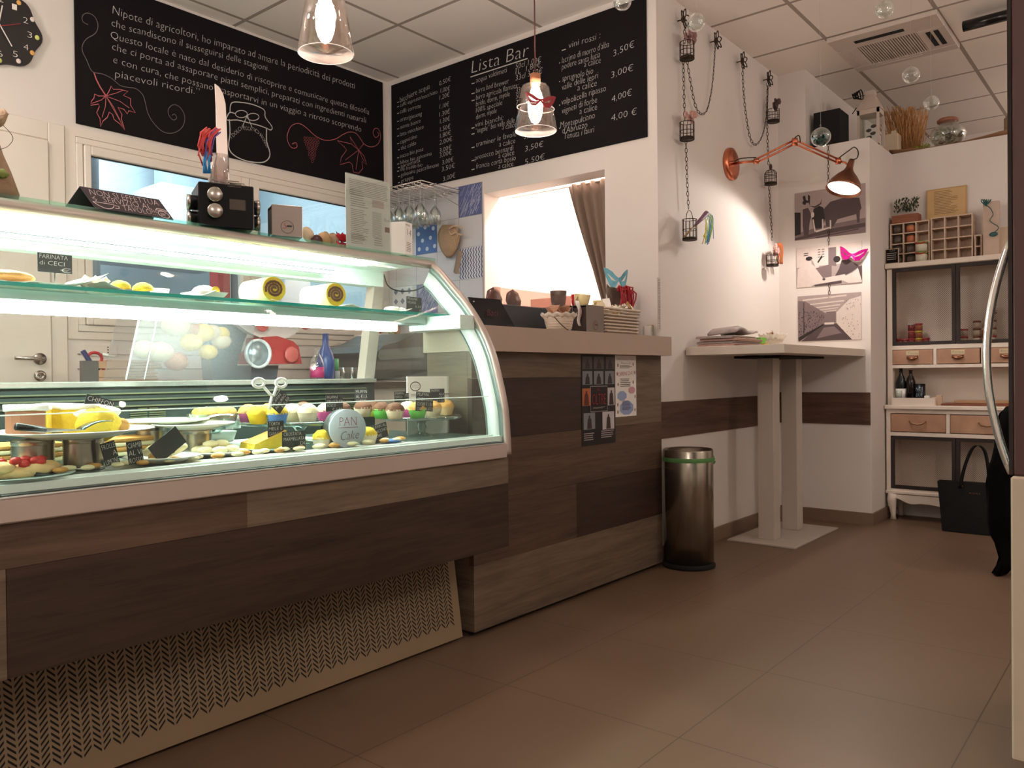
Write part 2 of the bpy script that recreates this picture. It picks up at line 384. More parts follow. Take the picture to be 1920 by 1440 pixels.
# window: outer frame, two sashes, panes
w = struct('window_1', MB().box(WX0, YB-0.012, WZ0, WX1, YB+0.06, WZ0+0.03, 0.003).box(WX0, YB-0.012, WZ1-0.03, WX1, YB+0.06, WZ1, 0.003).box(WX0, YB-0.012, WZ0+0.03, WX0+0.03, YB+0.06, WZ1-0.03, 0.003).box(WX1-0.03, YB-0.012, WZ0+0.03, WX1, YB+0.06, WZ1-0.03, 0.003), M_pvc)
for (a, c, g) in ((WX0+0.032, 2.50, 2.452), (2.503, WX1-0.032, WX1-0.10)):
    gx0 = 1.668 if a < 2 else 2.563
    s = MB(); z0, z1 = WZ0+0.032, WZ1-0.032
    s.box(a, YB-0.022, z0, gx0, YB+0.03, z1, 0.004).box(g, YB-0.022, z0, c, YB+0.03, z1, 0.004).box(gx0, YB-0.022, z0, g, YB+0.03, 1.256, 0.004).box(gx0, YB-0.022, 1.975, g, YB+0.03, z1, 0.004)
    s.m(1).box(gx0-0.001, YB-0.003, 1.969, g+0.001, YB, 1.976).box(gx0-0.001, YB-0.003, 1.255, g+0.001, YB, 1.262).box(gx0-0.001, YB-0.003, 1.26, gx0+0.005, YB, 1.972)
    so = s.build('sash', [M_pvc, M_seal], w)
    MB().box(gx0, YB+0.006, 1.256, g, YB+0.01, 1.975).build('window_pane', M_glass, so)
struct('trim_3', MB().box(1.558, YB-0.008, 1.115, WX0-0.001, YB-0.0005, 2.09).box(WX0-0.001, YB-0.008, 2.052, XB-0.001, YB-0.0005, 2.09).box(WX0-0.001, YB-0.008, 1.115, XB-0.001, YB-0.0005, 1.148), M_pvc)
# kitchen beyond the window
k = thing('extractor_hood', 'pale steel extractor hood seen through the left window pane', 'hood', (2.55, 5.2, 1.75))
MB().add([(2.1, 4.9, 1.72), (3.2, 4.9, 1.72), (3.2, 5.7, 1.72), (2.1, 5.7, 1.72), (2.75, 5.35, 2.28), (3.2, 5.35, 2.28), (3.2, 5.7, 2.28), (2.75, 5.7, 2.28)], [(3, 2, 1, 0), (0, 1, 5, 4), (1, 2, 6, 5), (2, 3, 7, 6), (3, 0, 4, 7), (4, 5, 6, 7)]).build('canopy', mat('hood_steel', (170, 190, 208), 0.4, 0.2), k)
MB().box(2.85, 5.4, 2.28, 3.15, 5.65, 2.83).build('flue', mat('hood_steel'), k)
tag(MB().s().tube([(1.80, 4.2, 0.0), (1.80, 4.2, 2.82)], 0.03, 12).tube([(1.80, 4.2, 2.05), (1.93, 4.2, 2.05)], 0.008, 8).build('water_pipe', mat('grey_pipe', (120, 138, 152), 0.4, 0.4)), 'grey vertical pipe at the left edge of the window view', 'pipe')
b = MB().box(1.95, 5.86, 0, 2.35, 5.899, 2.4); kd = tag(b.build('kitchen_cupboard', mat('pale_blue_door', (176, 196, 210), 0.5)), 'tall pale blue cupboard beyond the left window pane', 'cupboard')
MB().box(2.36, 5.84, 0, 2.42, 5.899, 2.4).build('side_post', mat('dark_blue_grey', (76, 96, 112), 0.5), kd)
tag(MB().box(2.72, 4.6, 1.42, 2.80, 4.7, 1.62).box(2.735, 4.65, 1.2, 2.785, 4.69, 1.42).build('red_cloth', M_red), 'red hanging cloth seen through the right window pane', 'cloth')

# ================================================================ boards with chalk writing
N1 = (0, -1, 0); P1 = YB-0.012; N2 = (-1, 0, 0); P2 = XB-0.012
bb = thing('chalkboard', 'black chalkboard with white Italian sentences, a jar, grapes and vine leaves', 'chalkboard', (2.5, YB, 2.11))
MB().box(1.608, YB-0.012, 2.112, 3.483, YB-0.0005, 2.812, 0.002).build('board', M_black, bb)
def q1(u, v): return at(u, v, 'Y', P1-0.0015)
def q2(u, v): return at(u, v, 'X', P2-0.0015)
ch = MB()
for t, a, c, h in (("Nipote di agricoltori, ho imparato ad amare la periodicità dei prodotti", (211, 26), (665, 166), 0.040),
        ("che scandiscono il susseguirsi delle stagioni.", (209, 49), (504, 134), 0.036), ("Questo locale è nato dal desiderio di riscoprire e comunicare questa filosofia", (207, 71), (692, 215), 0.036),
        ("che ci porta ad assaporare piatti semplici, preparati con ingredienti naturali", (210, 93), (686, 231), 0.036),
        ("e con cura, che possano trasportarvi in un viaggio a ritroso scoprendo", (212, 118), (677, 247), 0.036), ("piacevoli ricordi.”", (216, 145), (374, 179), 0.037)):
    write(MB(), t, q1(*a), q1(*c), h, N1, wob=0.05).build('chalk_writing', M_chalk, bb)
ch = MB()
c1 = lambda L: [q1(x/4, y/4) for x, y in L]; c2 = lambda L: [q1(x/4+360, y/4) for x, y in L]
ja = [(285, 840), (290, 785), (320, 765), (420, 775), (500, 800), (545, 830), (550, 880), (600, 950), (590, 975), (560, 962), (500, 940), (420, 920), (340, 900), (262, 900), (270, 860), (290, 842), (330, 855)]
ch.ribbon(smoothpts(c2(ja), 3), 0.005, N1)
ch.ribbon(smoothpts(c2([(280, 895), (285, 1000), (275, 1100), (310, 1160), (400, 1205), (510, 1220), (565, 1200), (585, 1150), (560, 1060), (560, 960)]), 3), 0.006, N1)
for cx, cy in ((370, 855), (458, 877)): ch.ribbon(c2([(cx+45*cos(2*pi*i/16), cy+27*sin(2*pi*i/16)) for i in range(17)]), 0.004, N1)
ch.ribbon(c2([(415, 865), (380, 945)]), 0.004, N1); ch.ribbon(c2([(415, 865), (450, 955)]), 0.004, N1)
arc = [(300, 1040), (330, 1000), (375, 970), (425, 962), (470, 985), (510, 1020), (545, 1075), (560, 1110)]
for t, (i, j) in (("i DOLCI", (0, 2)), ("PECCATI", (2, 4)), ("DI", (4, 5)), ("NONNA", (5, 7))):
    write(ch, t, c2([arc[i]])[0], c2([arc[j]])[0], 0.020, N1, 0)
ch.build('chalk_jar_drawing', M_chalk, bb)
ch = MB()
ch.ribbon(smoothpts(c1([(660, 185), (620, 160), (620, 115), (660, 98), (710, 125), (735, 190), (715, 250), (650, 290), (618, 340), (620, 390), (650, 450), (680, 520), (710, 545), (770, 555), (840, 590), (900, 640), (960, 655), (1020, 665), (1070, 710), (1090, 770), (1110, 850), (1150, 920), (1210, 980), (1270, 1000), (1330, 985), (1375, 940), (1385, 870), (1350, 805), (1300, 785), (1262, 820), (1270, 870), (1300, 900), (1325, 885), (1310, 855), (1290, 865)]), 3), 0.003, N1)
ch.build('chalk_scroll', M_chalkg, bb)
ch = MB()
ch.ribbon(c1([(705, 545), (722, 595), (750, 650), (795, 720)]), 0.006, N1)
ch.ribbon(c1([(795, 720), (740, 720), (710, 705), (705, 735), (685, 760), (680, 790), (740, 780), (745, 800), (725, 845), (750, 890), (755, 950), (770, 910), (805, 880), (820, 840), (845, 860), (855, 895), (900, 930), (935, 975), (910, 890), (915, 860), (885, 805), (930, 820), (955, 855), (965, 830), (1015, 845), (980, 790), (980, 740), (925, 715), (960, 685), (900, 670), (850, 670), (835, 645), (815, 690), (795, 720)]), 0.0035, N1)
for e in ([(795, 720), (880, 695), (925, 675)], [(795, 720), (900, 760), (970, 810)], [(795, 720), (850, 800), (900, 900)], [(795, 720), (790, 800), (765, 880)], [(795, 720), (760, 750), (690, 775)], [(795, 720), (925, 950)]):
    ch.ribbon(c1(e), 0.0028, N1)
ch.build('chalk_maple_leaf', M_chalkp, bb); ch = MB()
ch.ribbon(smoothpts(c2([(750, 1080), (780, 1070), (788, 1100), (765, 1112), (735, 1095), (713, 1030), (740, 950), (800, 925), (860, 960), (920, 1015), (990, 1050), (1070, 1045), (1130, 1010), (1180, 990), (1230, 1000), (1270, 1050), (1290, 1080), (1340, 1102), (1390, 1085), (1415, 1030), (1400, 970), (1370, 965), (1358, 1000), (1378, 1032), (1402, 1010), (1390, 990)]), 3), 0.0035, N1)
for r in range(8):
    n = 6-int(r*0.75); n = max(1, n)
    for k in range(n):
        cx = 900+(k-(n-1)/2)*20+r*1.0-4; cy = 1035+r*25+k*1.5
        ch.ribbon(c2([(cx+8*cos(i*pi/4), cy+10*sin(i*pi/4)) for i in range(9)]), 0.0011, N1)
ch.build('chalk_grapes', M_chalkp, bb); ch = MB()
ch.ribbon(c2([(1290, 1075), (1250, 1125), (1185, 1025), (1200, 1080), (1090, 1055), (1140, 1100), (1160, 1125), (1120, 1180), (1110, 1235), (1180, 1215), (1200, 1230), (1210, 1290), (1250, 1300), (1280, 1265), (1275, 1210), (1310, 1235), (1290, 1170), (1250, 1125)]), 0.0032, N1)
for e in ([(1250, 1125), (1195, 1080)], [(1250, 1125), (1150, 1200)], [(1250, 1125), (1230, 1270)], [(1250, 1125), (1290, 1210)]): ch.ribbon(c2(e), 0.0025, N1)
ch.build('chalk_vine_leaf', M_chalkp, bb)

b2 = thing('chalkboard', 'black chalkboard headed Lista Bar listing drinks and prices', 'chalkboard', (XB, 2.9, 2.10))
MB().box(XB-0.012, 2.012, 2.101, XB-0.0005, 3.872, 2.794, 0.002).build('board', M_black, b2)
ch = MB()
A = lambda x, y: q2(730+x/6, 130+y/6); B = lambda x, y: q2(870+x/5.333, 60+y/5.333); C = lambda x, y: q2(1040+x/6, 40+y/6)
TA = [("bicchiere acqua", 120, 375, 455, 215, "0,50€", 560, 185, 690, 130, 1.3), ("caffè espresso/macchiato", 120, 425, 540, 270, "1,00€", 575, 265, 680, 235, .9), ("caffè corretto", 120, 500, 355, 430, "1,20€", 565, 345, 675, 305, 1),
  ("orzo/ginseng", 120, 590, 365, 520, "1,10€", 565, 445, 668, 415, 1), ("monte bianco", 120, 675, 350, 600, "1,30€", 560, 535, 680, 495, 1), ("latte macchiato", 120, 755, 385, 665, "1,30€", 570, 612, 680, 575, 1),
  ("cappuccino", 120, 840, 310, 770, "1,50€", 570, 700, 685, 665, 1), ("thè caldo", 130, 910, 300, 850, "1,80€", 570, 775, 690, 735, 1), ("succo bio pose", 120, 1000, 380, 915, "2,00€", 565, 850, 705, 805, 1),
  ("bibite bio galvanina", 120, 1070, 475, 965, "3,00€", 565, 940, 695, 900, .9), ("spremuta", 130, 1110, 345, 1040, "3,00€", 565, 995, 700, 955, .9), ("thè freddo bio", 120, 1150, 370, 1090, "", 0, 0, 0, 0, .9),
  ("galvanina pesca/limone", 130, 1210, 555, 1090, "3,00€", 595, 1075, 720, 1035, 1), ("grappe", 130, 1280, 270, 1230, "3,50€", 590, 1150, 735, 1105, 1), ("digestivi", 130, 1360, 320, 1310, "3,00€", 605, 1260, 740, 1215, 1)]
for t, a, b_, c, d_, p, e, f, g, h, k in TA:
    write(MB(), t, A(a, b_), A(c, d_), 0.027*k, N2, wob=0.04).ribbon([A(a-32, b_-2), A(a-12, b_-8)], 0.004, N2).build('chalk_writing', M_chalk, b2)
    if p: write(MB(), p, A(e, f), A(g, h), 0.028, N2).build('chalk_price', M_chalk, b2)
ch = MB()
write(ch, "Lista Bar", B(75, 415), B(640, 240), 0.075, N2); ch.ribbon([B(65, 450), B(635, 265)], 0.006, N2)
TB = [("acqua valdimeti", 120, 510, 425, 400), ("50cl 1,00€", 515, 370, 765, 300), ("1L  1,80€", 515, 425, 765, 350), ("birra bad brewer", 120, 610, 445, 515), ("33cl 3,50€", 515, 485, 780, 410), ("birra agricola flamata:", 120, 680, 540, 555),
  ("bride, dorm, myale", 120, 745, 455, 640), ("33cl", 520, 610, 590, 590), ("50cl", 520, 668, 590, 648), ("75cl", 520, 735, 590, 715), ("100% speciale", 120, 810, 380, 730), ("dorm, myale", 120, 875, 325, 805), ("vini bianchi:", 110, 955, 390, 880), ("“eugale” bio valle delle l", 115, 1015, 525, 900), ("a calice", 380, 980, 520, 945),
  ("traminer le favole", 120, 1150, 520, 1040), ("3,50€", 600, 1070, 740, 1030), ("a calice", 350, 1150, 510, 1110), ("prosecco bernardi", 110, 1280, 490, 1180), ("3,50€", 610, 1195, 790, 1145), ("a calice", 345, 1265, 500, 1225), ("francia corta bosio", 120, 1370, 515, 1280), ("5,50€", 610, 1325, 805, 1270), ("a calice", 345, 1370, 490, 1340)]
ch.build('chalk_heading', M_chalk, b2); ch = MB()
for t, a, b_, c, d_ in TB:
    ch = MB(); write(ch, t, B(a, b_), B(c, d_), 0.031, N2, wob=0.04)
    if a <= 120 and t[0] not in 'bd1' or t.startswith('birra'): ch.ribbon([B(75, b_+8), B(105, b_)], 0.005, N2)
    ch.build('chalk_price' if '€' in t else 'chalk_writing', M_chalk, b2)
TC = [("vini rossi :", 155, 305, 510, 190), ("lacrima di morro d'alba", 80, 470, 610, 290), ("3,50€", 660, 395, 895, 290), ("podere santa lucia", 80, 545, 510, 405), ("a calice", 330, 520, 515, 465), ("sprugnolo bio", 85, 680, 430, 590), ("3,00€", 635, 640, 880, 555), ("valle delle lepri", 80, 775, 485, 640),
  ("a calice", 255, 785, 470, 725), ("valpolicella ripasso", 75, 945, 575, 780), ("4,00€", 640, 910, 865, 835), ("vigneti di forbe", 80, 1040, 475, 910), ("a calice", 280, 1050, 475, 990), ("Montepulciano", 65, 1205, 450, 1090), ("4,00 €", 635, 1125, 920, 1045), ("d'Abruzzo", 85, 1265, 365, 1195), ("Tenuta i fauri", 100, 1330, 440, 1250)]
for t, a, b_, c, d_ in TC:
    ch = MB(); write(ch, t, C(a, b_), C(c, d_), 0.034, N2, wob=0.04)
    if t[0] in 'lsvM' and b_ in (470, 680, 945, 1205): ch.ribbon([C(50, b_), C(60, b_-4)], 0.005, N2)
    if b_ == 305: ch.ribbon([C(80, 328), C(125, 314)], 0.005, N2)
    ch.build('chalk_price' if '€' in t else 'chalk_writing', M_chalk, b2)

# decorated and plain tiles beside the hatch
struct('trim_4', MB().box(XB-0.006, 3.11, 0.9, XB-0.0005, 3.915, 2.057), M_wtile)
def tile(y0, z0, style, label):
    y1 = y0+0.185; z1 = z0+0.185; X = XB-0.0075; t = MB(); t.m(0).box(X, y0+.001, z0+.001, XB-0.0062, y1-.001, z1-.001)
    t.m(1)
    if style == 'rain':
        for i in range(90):
            a = random.uniform(0, .16); c = random.uniform(0, .15); l = random.uniform(.02, .05)
            a2 = min(a+l*.55, .182); c2_ = min(c+l, .182); t.ribbon([(X-.0006, y1-a2, z0+c), (X-.0006, y1-a, z0+c2_)][::1] if False else [(X-.0006, y0+.182-a, z0+c), (X-.0006, y0+.182-a2, z0+c2_)], 0.0018, N2)
    if style == 'dots':
        for i, (a, c) in enumerate([(.03, .15), (.10, .165), (.16, .13), (.055, .095), (.125, .085), (.02, .04), (.085, .03), (.155, .035)]):
            t.lathe([(0.0, 0), (0.013, 0.0), (0.013, 0.0006), (0, 0.0007)], (X, y0+a, z0+c), 14, (-1, 0, 0))
    if style == 'wave':
        for i in range(9):
            pts = [(X-.0006, y0+.004+i*.0215+.006*(1 if j % 2 else -1)*.9+.0, z0+.003+j*.0149) for j in range(13)]
            t.ribbon([(p[0], min(max(p[1], y0+.003), y1-.003), p[2]) for p in pts], 0.007, N2)
    if style == 'star':
        for i in range(3):
            for j in range(3): t.lathe([(0.0, 0), (0.02, 0.0), (0.02, 0.0006), (0, 0.0007)], (X, y0+.03+i*.062, z0+.03+j*.062), 4, (-1, 0, 0))
    mats = {'rain': [mat('tile_violet_blue', (96, 104, 150), .3), mat('tile_line', (200, 204, 222), .4)], 'dots': [mat('tile_blue', (72, 104, 160), .3), mat('tile_dot', (198, 206, 220), .4)],
            'wave': [mat('tile_white', (222, 222, 228), .3), mat('tile_navy', (62, 72, 116), .4)], 'star': [mat('tile_white'), mat('tile_grey_blue', (110, 124, 150), .4)]}[style]
    tag(t.build('decorated_tile', mats), label, 'tile', 'decorated tiles beside the hatch')
tile(3.11, 1.87, 'rain', 'violet-blue tile with pale slanting strokes, top corner beside the hatch')
tile(3.48, 1.685, 'dots', 'blue tile with pale round dots behind the hanging wine glasses')
tile(3.11, 1.5, 'wave', 'white tile with navy zigzag stripes below the burlap pouch')
tile(3.48, 1.315, 'rain', 'violet-blue streaked tile seen through the glass of the display case')
tile(3.70, 1.315, 'star', 'white tile with grey-blue diamonds in the corner by the window')

# curtain in the hatch
cu = thing('curtain', 'taupe gathered curtain drawn to the right side of the hatch', 'curtain', (3.70, 2.4, 1.19))
rows = []
for i in range(13):
    z = 1.985-i*0.06; yl = 2.62-(i/12)**1.1*0.24; row = []
    for j in range(41):
        t = j/40; y = yl+(2.285-yl)*t; row.append((3.70+0.018*sin(t*2*pi*5.5+i*.05)+0.006*sin(t*40), y, z))
    rows.append(row)
MB().s().sheet(rows, 0.003).build('cloth', mat('taupe_cloth', (132, 112, 98), 0.9, noise=0.1, nscale=60), cu)
MB().s().tube([(3.70, 2.27, 1.98), (3.70, 3.09, 1.98)], 0.006, 8).build('rod', M_white, cu)
struct('trim_5', MB().box(XB-0.03, HY0-0.03, HZ0-0.03, XB+0.16, HY1+0.0, HZ0), M_white)

# ================================================================ bar counter
BX0, BX1, BY = 2.088, 3.437, 1.90
bar = thing('bar_counter', 'oak-panelled bar counter between the display case and the wall', 'counter', (2.8, 2.2, 0))
p = MB(); rows_ = [(0.02, .253, [(BX0, BX1, 2)]), (.253, .477, [(BX0, 2.72, 1), (2.72, BX1, 0)]), (.477, .696, [(BX0, 3.0, 1), (3.0, BX1, 1)]), (.696, .915, [(BX0, 2.85, 0), (2.85, BX1, 2)]), (.915, 1.01, [(BX0, 2.78, 2), (2.78, BX1, 2)])]
for z0, z1, segs in rows_:
    for a, c, m_ in segs: p.m(m_).box(a, BY, z0, c, BY+0.02, z1-0.0008)
p.build('front_panel', [M_wdark, M_wmid, M_wlight], bar)
MB().box(BX0, BY+0.0205, 0.02, BX0+0.02, 2.12, 1.009).build('end_panel', M_wlight, bar)
MB().box(BX0+0.02, BY+0.03, 0.0, BX1-0.01, BY+0.05, 0.07).build('plinth', M_blkm, bar)
MB().box(BX0+0.021, BY+0.051, 0.02, BX1-0.01, 2.119, 1.009).build('carcass', M_white, bar)
ct = MB().prism([(BX0-0.005, 1.85), (3.452, 1.85), (3.452, 1.955), (XB-0.004, 1.9585), (XB-0.004, 2.5), (2.62, 2.5), (BX0-0.005, 2.135)], 'Z', 1.01, 1.10)
tag(ct.build('countertop', mat('beige_laminate', (186, 164, 148), 0.45, noise=0.02)), 'thick beige worktop lying on the bar counter', 'countertop')
# posters on the bar front
NB = (0, -1, 0)
def qb(u, v, d=0.0025): return at(u, v, 'Y', BY-d)
po = thing('poster', 'tall black poster with photo grid and red lettering taped to the bar front', 'poster', (2.9, BY, 0.7))
x0 = qb(1090, 670).x; x1 = qb(1153, 670).x
MB().box(x0, BY-0.0015, 0.625, x1, BY-0.0003, 1.008).build('sheet', mat('poster_black', (22, 18, 20), 0.5), po)
Z = lambda f: 1.008-f*(1.008-0.625); XX = lambda f: x0+f*(x1-x0)
ph = MB(); fig = MB(); NBv = Vector(NB)
cells = [(.03, .02, .31, .16, 0), (.36, .02, .66, .16, 0), (.72, .02, .98, .16, 0), (.03, .18, .31, .33, 1), (.36, .18, .64, .33, 1), (.69, .18, .98, .33, 1), (.02, .37, .25, .56, 2), (.77, .37, .98, .57, 3), (.05, .64, .38, .82, 1), (.6, .64, .96, .84, 3)]
for a, c, e, g, m_ in cells:
    ph = MB(); fig = ph; ph.m(m_); quad(ph, (XX(a), BY-.002, Z(g)), (XX(e), BY-.002, Z(g)), (XX(e), BY-.002, Z(c)), (XX(a), BY-.002, Z(c)))
    mx = (a+e)/2; fig.m(5 if m_ == 2 else 4)
    P = [(mx-.07, g-.005), (mx+.07, g-.005), (mx+.05, c+.07), (mx+.02, c+.055), (mx+.025, c+.03), (mx-.02, c+.03), (mx-.02, c+.055), (mx-.05, c+.07)]
    fig.add([(XX(s_), BY-.0026, Z(t_)) for s_, t_ in P], [tuple(range(8))])
    ph.build('printed_photo', [mat('photo_dim', (84, 78, 76)), mat('photo_sky', (128, 132, 138)), mat('photo_orange', (186, 104, 60)), mat('photo_pale', (196, 188, 190)), mat('figure_dark', (58, 44, 46)), mat('figure_brown', (90, 40, 30))], po)
lg = MB(); fr = [(XX(.25), Z(.35)), (XX(.75), Z(.35)), (XX(.75), Z(.63)), (XX(.25), Z(.63))]
lg.ribbon([(x, BY-.0032, z) for x, z in fr+fr[:1]], 0.003, NB).build('logo_frame', mat('print_grey', (170, 160, 158)), po); lg = MB(); lines(lg, (XX(.05), BY-.003, Z(.87)), (XX(.34), BY-.003, Z(.87)), 0.035, 4, NB, .4); lines(lg, (XX(.55), BY-.003, Z(.86)), (XX(.95), BY-.003, Z(.86)), 0.035, 4, NB, .4); lines(lg, (XX(.32), BY-.003, Z(.585)), (XX(.68), BY-.003, Z(.585)), 0.008, 2, NB)
lg.build('white_print', mat('print_grey', (170, 160, 158)), po)
t = MB(); write(t, "OLTRE", (XX(.30), BY-.0034, Z(.555)), (XX(.70), BY-.0034, Z(.555)), 0.048, NB, 0); write(t, "IL", (XX(.45), BY-.0034, Z(.40)), (XX(.55), BY-.0034, Z(.40)), 0.012, NB, 0); t.build('red_lettering', M_red, po)
po = thing('poster', 'narrow white poster reading OPEN DAY taped to the bar front', 'poster', (3.18, BY, 0.8))
x0 = qb(1154, 700).x; x1 = qb(1193, 700).x; zb = 0.735; Z = lambda f: 1.008-f*(1.008-zb)
MB().box(x0, BY-0.0015, zb, x1, BY-0.0003, 1.008).build('sheet', M_paper, po)
t = MB(); write(t, "OPEN DAY", (XX(.12), BY-.0026, Z(.345)), (XX(.9), BY-.0026, Z(.315)), 0.019, NB, 0); t.build('red_lettering', M_red, po)
t = MB(); write(t, "MARCIALLA I TURNI", (XX(.08), BY-.0026, Z(.075)), (XX(.92), BY-.0026, Z(.075)), 0.008, NB, 0); write(t, "Nuova AI", (XX(.28), BY-.0026, Z(.14)), (XX(.72), BY-.0026, Z(.14)), 0.009, NB, 0)
lines(t, (XX(.2), BY-.0026, Z(.17)), (XX(.8), BY-.0026, Z(.17)), 0.015, 3, NB); lines(t, (XX(.22), BY-.0026, Z(.39)), (XX(.75), BY-.0026, Z(.39)), 0.04, 5, NB); lines(t, (XX(.3), BY-.0028, Z(.75)), (XX(.72), BY-.0028, Z(.75)), 0.045, 8, NB); t.build('black_print', M_ink, po)
PM = [mat('pale_blue_print', (150, 164, 204)), mat('pale_pink_print', (206, 150, 160)), mat('brown_print', (150, 110, 96))]
for cx, cz, rx, m_ in ((.3, .66, .22, 0), (.78, .57, .16, 1), (.52, .86, .32, 0)):
    t = MB(); t.add([(XX(cx+rx*cos(i*pi/8)*(1+.08*(i % 2))), BY-.0022, Z(cz)+rx*0.095*sin(i*pi/8)*(1+.08*(i % 2))) for i in range(16)], [tuple(range(16))]); t.build('printed_balloon', PM[m_], po)
for cx, cz in ((.12, .16), (.85, .14), (.08, .3), (.93, .28), (.12, .47), (.85, .44), (.1, .8), (.93, .68), (.1, .92), (.92, .9)):
    t = MB(); t.add([(XX(cx+.03*cos(i*pi/3)), BY-.0024, Z(cz)+.009*sin(i*pi/3)) for i in range(6)], [tuple(range(6))]); t.build('printed_motif', PM[2], po)
# ================================================================ refrigerated display case
XL, XE = -0.30, 2.08
case = thing('display_case', 'long curved-glass refrigerated display case full of pastries, oak front below', 'display case', (1.0, 2.0, 0))
CUR = [(2.076, 1.330), (2.034, 1.300), (1.976, 1.244), (1.903, 1.173), (1.841, 1.093), (1.795, 1.010), (1.766, .922), (1.741, .824), (1.732, .738), (1.728, .658)]
cv = [(p.x, p.y) for p in smoothpts([(a, c, 0) for a, c in CUR], 4)]
def inset(c, d):
    out = []
    for i, p in enumerate(c):
        a = c[max(i-1, 0)]; b_ = c[min(i+1, len(c)-1)]; t = Vector((b_[0]-a[0], b_[1]-a[1])).normalized(); out.append((p[0]-t.y*d, p[1]+t.x*d))
    return out
def band(mb, c, d0, d1, x0, x1):
    a = inset(c, d0); b_ = inset(c, d1); n = len(c)
    vs = [(x, *p) for x in (x0, x1) for p in a+b_]; o = 2*n; fs = []
    for i in range(n-1):
        fs += [(i, i+n, i+1+n, i+1), (o+i, o+i+1, o+i+1+n, o+i+n), (i, i+1, o+i+1, o+i), (i+n, o+i+n, o+i+1+n, i+1+n)]
    fs += [(0, o, o+n, n), (n-1, 2*n-1, o+2*n-1, o+n-1)]
    mb.add(vs, fs)
b = MB().s(); band(b, cv, 0.004, 0.009, XL, XE-0.03); b.build('curved_glass', M_glasst, case)
b = MB().s(); band(b, cv, -0.002, 0.010, XE-0.012, XE+0.012); b.m(1); band(b, cv, 0.011, 0.032, XE-0.006, XE+0.008)
b.m(2); band(b, cv, 0.034, 0.085, XE-0.004, XE+0.004); b.m(1); band(b, cv, 0.086, 0.090, XE-0.008, XE+0.008)
b.build('end_arch', [M_alu, mat('arch_seal_grey', (130, 146, 142), 0.3, 0.3), mat('arch_white', (244, 252, 248), 0.4)], case)
# flat side glass inside the arch
ins = inset(cv, 0.088); poly = [(p[0], p[1]) for p in ins]+[(2.40, .70), (2.40, .90), (2.335, 1.275), (2.20, 1.30)]
MB().prism(poly, 'X', XE-0.002, XE+0.002).build('side_glass', M_glasst, case)
# front rail
b = MB().box(XL, 1.717, .649, XE-0.02, 1.745, .697, .003); b.m(1).box(XL, 1.722, .6975, XE-0.035, 1.772, .703); b.m(2).box(XL, 1.772, .700, XE-0.03, 1.786, .724)
b.m(3).box(XL, 1.7165, .6975, XE-.03, 1.7215, .7005)
b.build('front_rail', [M_alu, M_seal, M_casew, mat('bright_edge', (240, 244, 240), 0.2, 0.6)], case)
# oak front
z0, z1, z2 = .349, .561, .647
b = MB(); b.m(0).box(.57, 1.73, z0, XE-0.002, 1.75, z1-.0008); b.m(2).box(XL, 1.73, z0, .569, 1.75, z1-.0008); b.m(1).box(XL, 1.73, z1, 1.09, 1.75, z2); b.m(2).box(1.0905, 1.73, z1, XE-0.002, 1.75, z2)
b.build('front_panel', [M_wdark, M_wmid, M_wlight], case)
b = MB(); gy = lambda z: 1.922+(z-.012)*.14
b.add([(x, gy(z)+d, z) for d in (0, .012) for x, z in ((XL, .012), (2.05, .012), (2.05, .345), (XL, .345))], [(3, 2, 1, 0), (4, 5, 6, 7), (0, 1, 5, 4), (1, 2, 6, 5), (2, 3, 7, 6), (3, 0, 4, 7)])
b.m(1); P_ = .0440; x = XL+.03
while x < 1.99:
    for r in range(16):
        z = .058+r*.0138
        for sgn, xo in ((1, 0), (-1, P_/2)):
            xa = x+xo+.0025; xb = x+xo+P_/2-.0025; za, zb_ = (z, z+.0175) if sgn > 0 else (z+.0175, z)
            b.add([(xa, gy(za)-.0006, za), (xb, gy(zb_)-.0006, zb_), (xb, gy(zb_+.0058)-.0006, zb_+.0058), (xa, gy(za+.0058)-.0006, za+.0058)], [(0, 1, 2, 3)])
    x += P_
b.build('vent_grille', [mat('grille_olive_brown', (138, 116, 88), .6, noise=.08, nscale=3), M_blkm], case)
MB().box(XL, 1.99, 0, 2.03, 2.01, .346).build('plinth', M_blkm, case)
MB().box(XL, 1.7505, z0, XE-.004, 1.99, z0+.012).build('underside', M_blkm, case)
# deck, rear wall, sill
b = MB().box(XL, 1.752, .600, XE-.004, 2.45, .7195); b.m(1).box(XL, 1.787, .7196, XE-.01, 2.40, .7206); b.build('deck', [M_casew, mat('deck_grey', (96, 108, 104), .35)], case)
b = MB().box(XL, 2.40, .7207, XE-.004, 2.45, .902); b.m(1)
for z in (.842, .862, .880): b.box(XL, 2.392, z, 2.03, 2.3995, z+.004)
b.m(2).box(XL, 2.385, .902, XE-.004, 2.48, .918, .002)
for vx in (1.18, 1.93):
    b.m(1)
    for i in range(9):
        w_ = .03 if i in (0, 8) else .055
        b.box(vx-w_/1.0, 2.3965, .782+i*.0065, vx-.003, 2.3998, .785+i*.0065).box(vx+.003, 2.3965, .782+i*.0065, vx+w_/1.0, 2.3998, .785+i*.0065)
b.build('rear_wall', [M_case, mat('rear_rib', (112, 116, 92), .3, .6), M_chrome], case)
MB().box(XL, 2.40, .12, 1.95, 2.45, .60).build('cabinet_back', M_white, case)
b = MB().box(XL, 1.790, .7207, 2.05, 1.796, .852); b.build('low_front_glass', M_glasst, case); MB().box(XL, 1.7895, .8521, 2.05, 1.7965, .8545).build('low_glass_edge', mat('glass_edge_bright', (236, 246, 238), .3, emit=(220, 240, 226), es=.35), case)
MB().box(1.30, 2.10, .7215, 1.66, 2.36, .7235).build('paper_sheet', M_paper, case)
